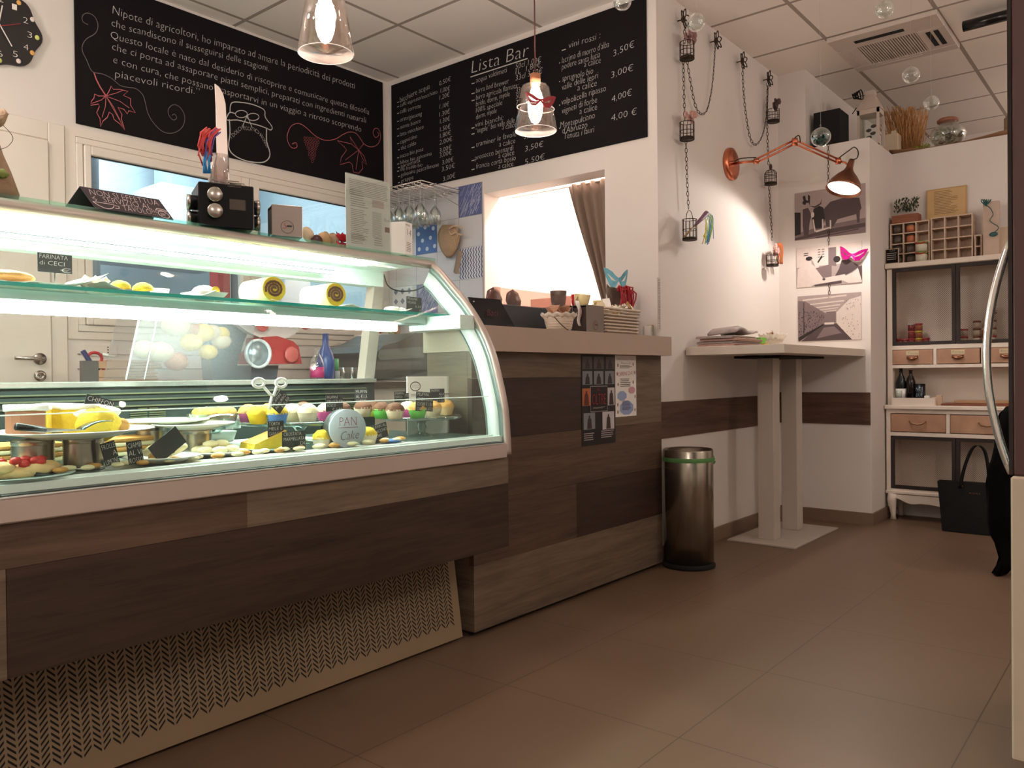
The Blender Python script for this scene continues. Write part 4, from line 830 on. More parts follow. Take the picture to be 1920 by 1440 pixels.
for u, w_, lab in ((20, .10, 'cream layered pastry at the back left behind the cans'), (210, .09, 'cream layered pastry seen between the two pairs of cans')):
    c = onS(u, 830, 2.15); b = MB()
    for i in range(4): b.m(i % 2).box(c.x-w_, 2.10, DZ+.004+i*.012, c.x+w_, 2.22, DZ+.0155+i*.012, .003)
    tag(b.build('layered_pastry', [CRM, GLD]), lab, 'pastry')

# ================================================================ on top of the case
TZ = 1.3525
def top(u, v, y): return at(u, v, 'Y', y)
# tent sign
t = thing('tent_sign', 'black folded tent sign reading NON SI EFFETTUA SERVIZIO AL TAVOLO', 'sign', (.95, 2.2, TZ))
A0 = top(180, 418, 2.085); A1 = top(326, 436, 2.085); B0 = top(150, 349, 2.13); B1 = top(298, 374, 2.13); A0.z = A1.z = TZ+.001
C0 = Vector((B0.x-.02, 2.19, TZ+.001)); C1 = Vector((B1.x+.01, 2.19, TZ+.001))
n = (A1-A0).cross(B0-A0).normalized(); 
if n.y > 0: n = -n
b = MB(); k = n*-.003
b.add([A0, A1, B1, B0, A0+k, A1+k, B1+k, B0+k], [(0, 1, 2, 3), (7, 6, 5, 4), (0, 3, 7, 4), (1, 5, 6, 2)]); b.build('front_leaf', mat('tent_board', (52, 38, 42), .6), t)
b = MB(); k2 = Vector((0, .003, 0)); b.add([C0, C1, B1, B0, C0+k2, C1+k2, B1+k2, B0+k2], [(0, 1, 2, 3), (7, 6, 5, 4), (0, 3, 7, 4), (1, 5, 6, 2)]); b.build('back_leaf', mat('tent_board'), t)
b = MB(); E = lambda f, g: A0+(A1-A0)*f+((B0-A0)*(1-f)+(B1-A1)*f)*g+n*.0008
write(b, "NON SI EFFETTUA", E(.06, .64), E(.93, .64), .021, n, 0); write(b, "SERVIZIO AL", E(.17, .36), E(.78, .36), .021, n, 0); write(b, "TAVOLO!!!", E(.36, .08), E(.80, .08), .021, n, 0)
b.ribbon([E(.02+.26*i/8, .30-.0*i-.26*sin(pi*i/8)**.7) for i in range(9)]+[E(.02, .30)], .0022, n); b.ribbon([E(.28, .26), E(.33, .25), E(.31, .14), E(.26, .12)], .0022, n); b.ribbon([E(.06, .34), E(.09, .42), E(.05, .48), E(.09, .56)], .002, n)
b.ribbon([E(.9+.07*cos(i*pi/8), .18+.17*sin(i*pi/8)) for i in range(17)], .0022, n); b.ribbon([E(.83, .38), E(.86, .46), E(.95, .46), E(.99, .38), E(.83, .38)], .0022, n); lines(b, E(.86, .22), E(.94, .22), .012, 3, n)
b.build('chalk_writing', mat('chalk_pinkish', (206, 186, 184), .8), t)
# black box with steel tins
a = top(373, 437, 2.12); xa = a.x; xc_ = xa+.152; zt = top(375, 340, 2.12).z
t = thing('spice_organizer', 'glossy black box with round steel-capped jars in its sides', 'organizer', (xa, 2.12, TZ))
MB().box(xa, 2.12, TZ+.001, xc_, 2.12+(xc_-xa), zt, .003).build('body', mat('glossy_black', (8, 7, 9), .3, spec=.2), t)
yy = 2.12; w_ = xc_-xa
for i, (z, z_side) in enumerate(((top(398, 398, 2.12).z, top(365, 410, 2.17).z), (top(398, 368, 2.12).z, top(365, 380, 2.17).z))):
    for f in (.28,):
        b = MB().s().lathe([(0, -.004), (.021, -.004), (.021, .016), (.019, .018), (0, .0185)], (xa+w_*f, yy, z), 28, (0, -1, 0)); b.build('jar_cap', M_steel, t)
    z = z_side
    for x_, sx in ((xa, -1), (xc_, 1)):
        b = MB().s().lathe([(0, -.004), (.021, -.004), (.021, .014), (.0225, .015), (.0225, .024), (0, .0245)], (x_, yy+w_*.35, z), 28, (sx, 0, 0)); b.build('jar_cap', M_steel, t)
b = MB(); b.m(0); lines(b, (xa+w_*.52, yy-.0006, TZ+.135), (xa+w_*.86, yy-.0006, TZ+.135), .02, 4, N1, .5, .4); b.box(xa+w_*.55, yy-.0008, TZ+.055, xa+w_*.84, yy-.0003, TZ+.085); b.build('label', mat('dark_gold_print', (70, 58, 46), .3), t); t.rotation_euler.z = radians(-22)
# glass jar with knife on the box
jx = top(412, 330, 2.17).x; t = thing('glass_cylinder', 'clear glass cylinder standing on the black organizer', 'jar', (jx, 2.17, zt))
MB().s().lathe([(0, .001), (.030, .001), (.029, .10), (.027, .10), (.027, .004), (0, .004)], (jx-.003, 2.17, zt), 28).build('glass', clear('cylinder_glass', (238, 232, 230), refl=.25, edge=.8), t)
K = lambda u, v: top(u, v, 2.17)
bl = [K(403, 157), K(411, 163), K(418, 175), K(423, 195), K(425, 235), K(427, 285), K(430, 335), K(408, 338), K(406, 260), K(405, 200)]
t = thing('bread_knife', 'broad steel knife blade standing upright in the glass cylinder', 'knife', (jx, 2.17, zt))
n_ = len(bl); MB().add(bl+[p+Vector((0, .002, 0)) for p in bl], [tuple(range(n_)), tuple(reversed(range(n_, 2*n_)))]+[(i, (i+1) % n_, (i+1) % n_+n_, i+n_) for i in range(n_)]).build('blade', mat('bright_blade', (236, 220, 212), .35, .7, noise=.05), t)
b = MB().s()
for i in range(26):
    u = 382+random.uniform(-7, 20); v = 240+random.uniform(0, 16); b.m(random.choice((0, 0, 1)));
    ln = random.uniform(25, 58); b.tube([top(u+12, v-2, 2.15+random.random()*.01), top(u, v+8, 2.145), top(u-4+random.uniform(-4, 4), v+ln*.6, 2.145), top(u-3+random.uniform(-6, 8), v+ln, 2.15)], .0022, 5)
for i in range(12):
    u = 387+random.uniform(-6, 6); b.m(2); b.tube([top(u+4, 280, 2.15), top(u, 300, 2.145), top(u+random.uniform(-5, 5), 325, 2.145)], .0022, 5)
tag(b.build('streamer_bunch', [mat('streamer_red', (206, 60, 56), .4), mat('streamer_violet', (76, 64, 150), .4), mat('streamer_cyan', (40, 140, 206), .4)]), 'bunch of red, violet and blue party streamers hanging beside the knife blade', 'streamers')
# napkin dispenser
def dispenser(xa, xb, y0, y1, z0, z1, lab, rz=0):
    t = thing('napkin_dispenser', lab, 'napkin dispenser', (xa, y0, z0), 'chrome napkin dispensers')
    b = MB(); b.box(xa, y0, z0, xb, y0+.003, z1, .001).box(xa, y1-.003, z0, xb, y1, z1).box(xa, y0+.003, z1-.004, xb, y1-.003, z1, .001).box(xa, y0+.003, z0, xb, y1-.003, z0+.004).box(xb-.003, y0+.003, z0+.004, xb, y1-.003, z1-.004); b.build('body', mat('dispenser_steel', (150, 140, 134), .3, 1.0, noise=.05), t)
    MB().box(xa+.002, y0+.005, z0+.006, xb-.006, y1-.005, z1-.01).build('napkins', mat('napkin_dark_gap', (52, 40, 36), .8, noise=.4, nscale=30), t)
    b = MB(); cx = (xa+xb)/2; zc = z0+(z1-z0)*.3; b.m(0).ribbon([(cx+.019*cos(i*pi/10), y0-.0006, zc+.019*sin(i*pi/10)) for i in range(21)], .0014, N1)
    b.m(1); write(b, "S", (cx-.014, y0-.0012, zc-.006), (cx-.004, y0-.0012, zc-.006), .02, N1, .25); b.m(0); lines(b, (cx-.002, y0-.0012, zc), (cx+.014, y0-.0012, zc), .006, 1, N1, .9, 0)
    b.build('emblem', [mat('emblem_dark', (60, 50, 50)), M_red], t); t.rotation_euler.z = radians(rz)
a = top(510, 452, 2.10); c = top(563, 458, 2.10); dispenser(a.x, a.x+.092, 2.10, 2.17, TZ+.001, top(540, 388, 2.10).z, 'chrome napkin dispenser on the display case beside the black organizer', -24)
# snacks behind it
t = thing('round_wafer', 'round pale wafer leaning behind the chrome napkin dispenser', 'wafer', (top(578, 440, 2.2).x, 2.2, TZ)); c = top(576, 441, 2.2)
MB().s().lathe([(0, 0), (.026, 0), (.028, .004), (.026, .008), (0, .009)], c, 24, (.2, -1, .2)).build('disc', mat('wafer_beige', (206, 186, 156), .8, noise=.1), t)
for u, v, s_, m_, lab in ((597, 452, .022, 'choc', 'dark wrapped sweet right of the round wafer'), (612, 455, .03, 'tan', 'tan paper snack bag in the row on the display case'), (628, 446, .03, 'tan2', 'crumpled kraft snack bag standing above the others')):
    c = top(u, v, 2.17); o = MB().s().ell((c.x, 2.18, TZ+s_*.9), s_*.8, .02, s_*.9, 12, 8, .15).build('snack_bag', mat('snack_'+m_, {'choc': (70, 34, 30), 'tan': (176, 140, 96), 'tan2': (160, 128, 100)}[m_], .5, noise=.3, nscale=40)); tag(o, lab, 'snack', 'snacks on the display case')
for i, (u, v, lab) in enumerate(((641, 446, 'upper red crinkled packet beside the menu sheet'), (640, 462, 'lower red crinkled packet beside the menu sheet'))):
    c = top(u, v, 2.17); rows = [[(c.x-.026+.052*j/6, 2.165+.008*sin(j*1.9+i_), c.z-.012+.024*i_/4+.002*sin(j*2.5)) for j in range(7)] for i_ in range(5)]
    tag(MB().s().sheet(rows, .010).build('red_packet', mat('red_foil', (190, 26, 44), .3, noise=.2, nscale=40)), lab, 'packet', 'red packets on the display case')
tag(MB().s().lathe([(0, 0), (.004, 0), (.004, .045), (0, .045)], (top(486, 440, 2.15).x, 2.15, TZ), 8).build('tall_straw', mat('pale_blue_straw', (180, 194, 214), .4)), 'thin pale upright rod between the organizer and the napkin dispenser', 'rod')
# menu sheet in acrylic holder
a = top(650, 474, 2.14); c = top(733, 487, 2.14); zt2 = top(650, 324, 2.14).z
t = thing('menu_holder', 'tall printed menu sheet in an acrylic stand on the display case', 'menu', ((a.x+c.x)/2, 2.14, TZ))
MB().box(a.x, 2.141, TZ+.001, c.x, 2.1425, zt2).build('sheet', mat('sheet_grey_white', (234, 226, 220), .6), t)
MB().box(a.x-.002, 2.1375, TZ+.001, c.x+.002, 2.140, zt2+.001).box(a.x-.002, 2.12, TZ+.001, c.x+.002, 2.1374, TZ+.003).build('acrylic', M_glass, t)
F = lambda f, g: Vector((a.x+(c.x-a.x)*f, 2.1407, zt2-(zt2-TZ)*g)); b = MB()
lines(b, F(.07, .07), F(.95, .07), .055, 9, N1, .3, .05); lines(b, F(.1, .21), F(.5, .21), .06, 8, N1, .3, .5); lines(b, F(.1, .46), F(.5, .46), .105, 17, N1, .3, .4); lines(b, F(.1, .79), F(.45, .79), .035, 6, N1, .3, .3); lines(b, F(.58, .45), F(.8, .45), .09, 20, N1, .3, .05); lines(b, F(.62, .80), F(.82, .80), .03, 4, N1, .3)
b.build('print', mat('print_light', (150, 138, 132), .8), t)
b = MB(); b.m(0); write(b, "Bauli", F(.86, .545), F(.99, .545), .012, N1, 0); b.m(1); quad(b, F(.87, .69), F(.98, .69), F(.98, .62), F(.87, .62)); b.m(2); quad(b, F(.58, .38), F(.85, .38), F(.85, .28), F(.58, .28)); b.build('colour_print', [mat('logo_blue', (60, 70, 140)), mat('logo_red', (130, 50, 56)), mat('pale_rose_print', (206, 180, 174))], t)
# calendar box
a = top(738, 486, 2.13); c = top(781, 490, 2.09); zt3 = top(742, 416, 2.13).z; w_ = c.x-a.x
t = thing('block_calendar', 'white block calendar showing 14 beside the menu sheet', 'calendar', (a.x, 2.12, TZ)); m1 = a.x+w_*.38
b = MB(); pts = [(a.x, 2.15), (m1, 2.10), (c.x+.004, 2.115), (c.x-.01, 2.17)]; b.prism(pts, 'Z', TZ+.001, zt3); b.build('block', M_paper, t)
n_ = Vector((.015, -(c.x+.004-m1), 0)).normalized(); d_ = Vector((c.x+.004-m1, .015, 0)); P0 = Vector((m1, 2.10, TZ))+n_*.0006; Hh = zt3-TZ
b = MB(); write(b, "14", P0+d_*.28+Vector((0, 0, Hh*.62)), P0+d_*.82+Vector((0, 0, Hh*.60)), Hh*.2, n_, 0); b.m(0); lines(b, P0+d_*.2+Vector((0, 0, Hh*.4)), P0+d_*.85+Vector((0, 0, Hh*.39)), Hh*.3, 6, n_, .25, .2); lines(b, P0+d_*.1+Vector((0, 0, Hh*.93)), P0+d_*.8+Vector((0, 0, Hh*.92)), Hh*.06, 2, n_); b.build('print', M_ink, t)
# burlap dressed vase at the left edge
t = thing('burlap_vase', 'burlap-wrapped vase with a bow at the left edge on the display case', 'vase', (top(-22, 385, 2.16).x, 2.16, TZ)); cx = top(-24, 385, 2.16).x
MB().s().lathe([(0, .001), (.062, .001), (.066, .02), (.05, .07), (.034, .11), (.02, .16), (.014, .19), (0, .19)], (cx, 2.16, TZ), 24, rip=.06, rn=7).build('wrap', mat('vase_cloth', (150, 122, 96), .9, noise=.2, nscale=80), t)
for u0, v0, u1, v1 in ((-12, 228, 18, 214), (-12, 235, -45, 220)):
    p = top(u0, v0, 2.14); q_ = top(u1, v1, 2.12); b = MB().s(); b.sheet([[p.lerp(q_, i/8)+Vector((0, .02*sin(pi*i/8)*cos(j*pi/3), .024*sin(pi*min(1, i/7))*sin(j*pi/3))) for j in range(7)] for i in range(9)], .001); b.build('bow_loop', M_burlap, t)
b = MB().s(); b.ell(top(4, 325, 2.10), .014, .006, .010, 10, 6, .3).build('leaf', mat('sage_green', (120, 130, 60), .7), t)
MB().s().tube(smoothpts([top(6, 235, 2.12), top(20, 250, 2.12), top(24, 262, 2.12), top(14, 275, 2.12), top(0, 280, 2.12)], 4), .0008, 4).build('wire', M_iron, t)
# wall clock
t = thing('wall_clock', 'black wavy-edged wall clock with white numerals at the upper left', 'clock', (1.30, YB, 2.45))
cx, cz = 1.295, 2.452; R_ = .163; n_ = 96
pl = [(cx+(R_+.008*cos(7*2*pi*i/n_))*cos(2*pi*i/n_), cz+(R_+.008*cos(7*2*pi*i/n_))*sin(2*pi*i/n_)) for i in range(n_)]
MB().prism(pl, 'Y', YB-.02, YB-.001).build('face', mat('clock_black', (30, 25, 25), .5, noise=.1), t)
b = MB()
for i in range(1, 13):
    a_ = pi/2-i*pi/6; x_ = cx+.118*cos(a_); z_ = cz+.118*sin(a_); s_ = .024 if i < 10 else .04
    b.m(0); write(b, str(i), (x_-s_*.4, YB-.0213, z_-.013), (x_+s_*.4, YB-.0213, z_-.013), .027, N1, 0)
    b.m(1+i % 3); b.s(); b.ell((cx+.148*cos(a_-.02), YB-.022, cz+.148*sin(a_-.02)), .010, .003, .011, 10, 6); b.s(False)
b.build('numerals', [mat('numeral_white', (236, 226, 214)), mat('gem_green', (206, 212, 120), .3), mat('gem_amber', (226, 170, 90), .3), mat('gem_pale', (230, 214, 206), .3)], t)
MB().ribbon([(cx-.01, YB-.026, cz+.02), (cx+.045, YB-.026, cz-.075)], .005, N1).ribbon([(cx-.01, YB-.0262, cz-.02), (cx+.01, YB-.0262, cz+.09)], .005, N1).build('hands', mat('hand_white', (220, 210, 204)), t)
MB().ribbon([(cx-.03, YB-.0268, cz-.015), (cx+.08, YB-.0268, cz+.035)], .002, N1).build('second_hand', M_red, t)
# ================================================================ pendant lamps
for i, ((x, y, z), lab) in enumerate(zip(LAMPS, ('pendant lamp with clear glass cone, the larger nearer one above the case', 'pendant lamp with clear glass cone hanging in front of the Lista Bar board'))):
    t = thing('pendant_lamp', lab, 'pendant lamp', (x, y, ZC), 'glass pendant lamps')
    b = MB().s().lathe([(.087, 0), (.085, .002), (.060, .172), (.054, .184), (.02, .190), (.02, .192), (.056, .186), (.062, .173), (.0885, .001)], (x, y, z-.046), 48); b.build('lamp_shade', clear('lamp_glass', (244, 238, 234), refl=.25, edge=.5, rough=.04), t)
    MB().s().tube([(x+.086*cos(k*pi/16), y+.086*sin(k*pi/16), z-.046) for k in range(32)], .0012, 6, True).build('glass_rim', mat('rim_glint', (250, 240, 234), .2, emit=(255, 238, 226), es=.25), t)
    MB().s().cyl((x, y, z+.147), .022, .044, 24).build('wooden_socket_cover', wood('light_wood', (202, 134, 98), (176, 108, 76), 6), t)
    MB().s().lathe([(0, .03), (.012, .03), (.02, .05), (.030, .075), (.031, .09), (.022, .115), (.014, .14), (0, .14)], (x, y, z), 20).build('bulb', M_bulb, t)
    MB().s().cyl((x, y, z+.191), .003, ZC-z-.193, 8).build('cord', mat('brown_cord', (84, 44, 34), .7), t)
# red mask on the second lamp
x, y, z = LAMPS[1]; c0 = Vector((x, y, z+.055)); tow = Vector((-x, -y, 0)).normalized(); rt = Vector((-tow.y, tow.x, 0))
def mask(name, lab, c, fx, fz, nrm, w_, m, cat='mask', curve=0.0, hs=1.0):
    c = Vector(c); fx = Vector(fx).normalized(); fz = Vector(fz).normalized(); nrm = Vector(nrm).normalized()
    up = [(-1, .45), (-.8, .42), (-.5, .30), (-.2, .12), (0, .06), (.2, .12), (.5, .30), (.8, .42), (1, .45)]
    lo = [(-1, .40), (-.85, .05), (-.6, -.28), (-.3, -.32), (0, -.06), (.3, -.32), (.6, -.28), (.85, .05), (1, .40)]
    b = MB()
    def P(a, h, k=0): return c+fx*a*w_/2+fz*(h*hs*w_/2)+nrm*(-curve*a*a*w_/2+k)
    ring = []
    for i in range(9):
        a0, u = up[i]; a1, l = lo[i]; mid = (u+l)/2; op = {2: .06, 6: .06, 3: .01, 5: .01}.get(i, 0); ring.append((P(a0, u), P((a0+a1)/2, mid+op+.03), P((a0+a1)/2, mid-op+.03), P(a1, l)))
    vs = [p for r in ring for p in r]+[p+nrm*.0015 for r in ring for p in r]; fs = []
    for i in range(8):
        j = i+1
        for k in (0, 2): fs += [(i*4+k, i*4+k+1, j*4+k+1, j*4+k), (36+i*4+k, 36+j*4+k, 36+j*4+k+1, 36+i*4+k+1)]
    b.add(vs, fs); o = b.build(name, m); return tag(o, lab, cat) if lab else o
mask('party_mask', 'red party eye mask tied round the glass of the smaller pendant lamp', c0+tow*.080+rt*.020, rt+Vector((0, 0, -.18)), (0, 0, 1), tow, .130, mat('mask_red', (150, 20, 28), .5), curve=.5, hs=1.2)
tag(MB().s().tube([(x+.078*cos(a_), y+.078*sin(a_), z+.05+.008*sin(a_*1.0)) for a_ in [k*2*pi/36 for k in range(36)]], .0016, 6, True).build('elastic_band', mat('white_band', (240, 226, 222), .4, emit=(255, 236, 226), es=.3)), 'thin white band holding the red mask round the lamp glass', 'band')

# ================================================================ things on the bar top
TB_ = 1.1005
def bp(u, v, y): return at(u, v, 'Y', y)
# tilted black card display at the left
a = bp(900, 608, 1.98); c = bp(967, 610, 1.96); zt = bp(896, 556, 1.98).z
t = thing('card_stand', 'slanted black acrylic stand with silver screws at the left end of the bar top', 'stand', (a.x, 1.98, TB_))
b = MB(); b.add([(a.x, 1.985, TB_), (c.x-.002, 1.955, TB_), (c.x-.045, 2.0, zt), (a.x-.008, 2.03, zt+.002), (a.x, 1.99, TB_), (c.x, 1.961, TB_), (c.x-.043, 2.005, zt), (a.x-.006, 2.035, zt+.002)], [(0, 1, 2, 3), (7, 6, 5, 4), (0, 3, 7, 4), (1, 5, 6, 2), (3, 2, 6, 7), (0, 4, 5, 1)])
b.add([(c.x, 1.961, TB_), (c.x+.002, 2.06, TB_), (c.x-.043, 2.006, zt)], [(0, 1, 2)]); b.build('panel', mat('acrylic_black', (18, 16, 22), .15), t)
nn = Vector((-.35, -1, .4)).normalized()
for p in (Vector((a.x+.006, 1.982, TB_+.012)), Vector((a.x+.004, 2.018, zt-.016))): MB().s().lathe([(0, 0), (.004, 0), (.003, .003), (0, .004)], p-Vector((0, .004, 0)), 10, nn).build('screw', M_chrome, t)
b = MB(); d0 = Vector((a.x+.045, 1.982, TB_+.048)); write(b, "Baci", d0, d0+Vector((.045, -.012, 0)), .028, nn, .3); b.build('dark_red_logo', mat('dark_red', (110, 18, 26)), t)
MB().s().ell((a.x-.014, 2.0, TB_+.055), .011, .006, .009).build('knob', M_blk, t)
# smoked sorting box and grey monitor back
t = thing('cup_rack', 'long dark grey box with smoked plexiglass top, on the bar top behind the cards', 'box', (2.75, 2.35, TB_))
p0 = bp(945, 603, 2.12); p1 = bp(1022, 598, 2.30)
MB().box(p0.x-.02, 2.13, TB_, 3.47, 2.42, TB_+.118, .004).build('body', mat('charcoal_box', (48, 50, 54), .45), t)
SM = clear('smoked_plexi', (222, 204, 198), refl=.1, edge=.25)
MB().box(p0.x-.01, 2.16, TB_+.119, p1.x+.02, 2.163, TB_+.19).box(p1.x+.018, 2.164, TB_+.119, p1.x+.021, 2.40, TB_+.19).build('smoked_screen', SM, t)
for i, x_ in enumerate((p0.x+.07, p0.x+.20)):
    b = MB().s().lathe([(0, 0), (.045, 0), (.05, .012), (.03, .02), (0, .02)], (x_, 2.24, TB_+.150), 8, (0, -1, .15)); tag(b.build('brown_pod_holder', mat('brown_gloss', (92, 58, 48), .3)), ('larger' if i == 0 else 'smaller')+' brown octagonal holder behind the smoked plexiglass screen', 'holder', 'brown holders on the bar')
def mug(c, r, h, m, lab, ax=(0, 0, 1), hs=1):
    t = thing('mug', lab, 'mug', c, 'cups piled on the grey box'); ax = Vector(ax).normalized(); q = Vector((0, 0, 1)).rotation_difference(ax); c = Vector(c)
    MB().s().lathe([(0, .002), (r*.75, 0), (r*.8, .004), (r, h), (r*.93, h), (r*.72, .006), (0, .007)], c, 24, ax).build('cup', m, t)
    MB().s().tube([c+q@Vector((-hs*(r*.85+.02*sin(pi*i/8)), 0, h*.2+h*.62*i/8)) for i in range(9)], .0038, 6).build('handle', m, t)
mB = mat('mug_brown', (92, 74, 66), .4); mY = mat('mug_cream', (224, 204, 150), .4); mR = mat('mug_red', (190, 24, 34), .3)
def mp(u, v, y=2.24): return bp(u, v, y)
ZB = TB_+.119
c = mp(1050, 545); mug((c.x, 2.25, ZB+.027), .040, .075, mB, 'dark brown mug with a big handle, leftmost in the pile')
c = mp(1073, 545); mug((c.x, 2.19, ZB+.03), .040, .060, mY, 'cream mug tipped over in the middle of the pile', (.0, -.15, 1))
c = mp(1096, 545); mug((c.x, 2.28, ZB+.027), .036, .075, mR, 'glossy red mug behind the cream one')
c = mp(1113, 545); mug((c.x, 2.21, ZB+.027), .030, .045, mY, 'small cream cup at the right of the pile')
c = mp(1070, 555, 2.2); MBx = MB().box(c.x-.07, 2.15, ZB, c.x+.26, 2.34, ZB+.026, .004); tag(MBx.build('cup_tray', mat('dark_brown_tray', (44, 28, 26), .4)), 'low dark brown tray under the piled cups', 'tray')
# curly white basket with ties
def basket_round(c, lab):
    t = thing('basket', lab, 'basket', c)
    MB().s().lathe([(0, 0), (.042, 0), (.050, .01), (.062, .060), (.060, .062), (.046, .012), (0, .010)], c, 36, rip=.02, rn=18).build('body', mat('basket_cream', (214, 198, 180), .6, noise=.1, nscale=60), t)
    b = MB().s()
    for k in range(5): b.tube([(c[0]+(.052+k*.0022)*cos(a_), c[1]+(.052+k*.0022)*sin(a_), c[2]+.014+k*.010) for a_ in [j*pi/16 for j in range(32)]], .0016, 5, True)
    b.build('woven_bands', mat('basket_cream'), t)
    b = MB().s(); rows = [[(c[0]+(.060+.008*i)*(1+.04*cos(j*pi*.9))*cos(j*pi/24), c[1]+(.060+.008*i)*(1+.04*cos(j*pi*.9))*sin(j*pi/24), c[2]+.058+.009*i+.004*cos(j*pi/2)) for j in range(49)] for i in range(3)]; b.sheet(rows, .0012); b.build('lace_edge', mat('lace_white', (232, 222, 210), .9), t)
    MB().s().tube(smoothpts([(c[0]-.06, c[1]-.02, c[2]+.06), (c[0]-.05, c[1]-.045, c[2]+.03), (c[0]-.02, c[1]-.062, c[2]+.004), (c[0]+.01, c[1]-.058, c[2]+.0)], 4), .0016, 6).build('wire_handle', M_iron, t)
c = bp(1050, 618, 1.96); bc = (c.x, 1.965, TB_); basket_round(bc, 'small round cream basket with lace edge holding wooden tags')
for k in range(16):
    b = MB(); X_ = Matrix.Translation((bc[0]+random.uniform(-.032, .032), bc[1]+random.uniform(-.03, .03), bc[2]+.080+random.random()*.016)) @ Matrix.Rotation(random.random()*6, 4, 'Z') @ Matrix.Rotation(random.uniform(.6, 1.4), 4, 'X'); b.X = X_
    b.box(-.015, -.018, -.0015, .015, .018, .0015, .001); tag(b.build('wooden_tag', wood('tag_wood', (188, 140, 110), (150, 104, 80), 8)), 'small square wooden tag in the cream basket', 'tag', 'wooden tags in the basket')
c = bp(1048, 575, 2.02); b = MB().box(c.x-.035, 2.045, TB_, c.x+.055, 2.047, TB_+.10); tag(b.build('white_card', M_paper), 'blank white card standing behind the lace-edged basket', 'card')
# leaflet holder
c = bp(1089, 560, 1.98); n_ = Vector((-.45, -1, .1)); b = MB()
rows = [[(c.x-.010+.030*j/3-.018*(i/8), 1.985+.006*sin(i), TB_+.035+i*.0135) for j in range(4)] for i in range(9)]
tag(MB().s().sheet(rows, .001).m(1).ribbon([(c.x-.002+.010*cos(i*pi/8), 1.976, TB_+.095+.018*sin(i*pi/8)) for i in range(17)], .003, N1).build('leaflet', [M_paper, mat('leaflet_red', (170, 60, 60))]), 'tall white leaflet with red oval curling up beside the chrome dispenser', 'leaflet')
a = bp(1107, 622, 1.955); c = bp(1133, 624, 1.955); dispenser(a.x-.028, c.x, 1.955, 2.03, TB_+.001, bp(1120, 573, 1.955).z, 'chrome napkin dispenser on the bar between the two baskets')
# square wicker basket
a = bp(1134, 624, 1.97); c = bp(1196, 626, 1.97); X0, X1, Y0, Y1, H = a.x+.008, c.x, 1.97, 2.10, bp(1160, 580, 1.97).z-TB_
t = thing('wicker_basket', 'square cream wicker basket full of packets on the bar top', 'basket', ((X0+X1)/2, 2.03, TB_))
def rr(z, g): return [(X0-g, Y0-g, z), (X1+g, Y0-g, z), (X1+g, Y1+g, z), (X0-g, Y1+g, z)]
b = MB().s()
for k in range(8):
    z = TB_+.006+k*H/8.2; g = .0+.006*k/8; cs = rr(z, g); pts = []
    for e in range(4):
        p, q_ = Vector(cs[e]), Vector(cs[(e+1) % 4]); 
        for j in range(10):
            s_ = j/10; nv = (q_-p).cross(Vector((0, 0, 1))).normalized(); pts.append(p.lerp(q_, s_)+nv*.0022*(1 if (j+k) % 2 else -1))
    b.tube(pts, .0042, 6, True)
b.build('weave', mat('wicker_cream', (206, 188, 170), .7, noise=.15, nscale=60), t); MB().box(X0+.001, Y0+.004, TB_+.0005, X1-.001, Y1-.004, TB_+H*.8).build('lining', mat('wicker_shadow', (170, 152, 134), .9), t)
b = MB().s(); b.tube([p for e in range(4) for p in (Vector(rr(TB_+H, .008)[e]).lerp(Vector(rr(TB_+H, .008)[(e+1) % 4]), j/6) for j in range(6))], .0055, 6, True); b.build('rim', mat('wicker_cream'), t)
for k in range(18):
    b = MB(); m_ = random.choice([M_paper, mat('packet_cream', (226, 206, 170), .6), mat('packet_gold', (200, 160, 90), .4)]); b.X = Matrix.Translation((random.uniform(X0+.02, X1-.02), random.uniform(Y0+.02, Y1-.03), TB_+H+random.uniform(-.005, .03))) @ Matrix.Rotation(random.uniform(-.8, .8), 4, 'Z') @ Matrix.Rotation(random.uniform(.3, 1.3), 4, 'X') @ Matrix.Rotation(random.uniform(-.6, .6), 4, 'Y')
    b.box(-.017, -.024, -.0015, .017, .024, .0015, .001); tag(b.build('sweetener_sachet', m_), 'small paper sachet heaped in the wicker basket', 'sachet', 'sachets in the wicker basket')
# foil sweets, masks
b = MB().s()
for k in range(16): b.ell((X1-.02+random.uniform(-.03, .035), 2.03+random.uniform(-.03, .05), TB_+H+.012+random.uniform(0, .02)), .012, .010, .010, 7, 5, .25)
tag(b.build('foil_sweets', mat('crinkled_foil', (220, 206, 190), .25, .8, noise=.4, nscale=70)), 'heap of silver foil-wrapped sweets at the right of the wicker basket', 'sweets', kind='stuff')
mk = bp(1160, 524, 2.10); fx = Vector((1, -.35, 0)); nn = Vector((-.4, -1, .1)).normalized()
mask('venetian_mask', 'iridescent blue-green half of a party mask above the wicker basket', (mk.x+.0, 2.10, mk.z), fx, (0, 0, 1), nn, .150, mat('iridescent_foil', (110, 180, 200), .35, .1, noise=.7, nscale=30), curve=.3, hs=1.7)
b = MB().s(); 
for j in range(9):
    for k in range(3): b.tube(smoothpts([(mk.x+.01+.008*j-.04, 2.09, mk.z-.045-.006*k), (mk.x-.01+.012*j+.03*sin(j*5+k), 2.075+.01*sin(j*3), mk.z-.055+.02*sin(j*2.3)), (mk.x-.02+.014*j+.02*sin(j*2), 2.08, TB_+H+.02+.008*k)], 3), .004, 5)
tag(b.build('red_ribbon', mat('satin_red', (176, 36, 48), .4)), 'tangled red satin ribbon below the party mask', 'ribbon')
rows = [[(mk.x-.07+.14*j/8, 2.125+.006*sin(j*2+i), TB_+.06+.012*i+(.012 if j in (0, 8) and i == 16 else 0)) for j in range(9)] for i in range(17)]
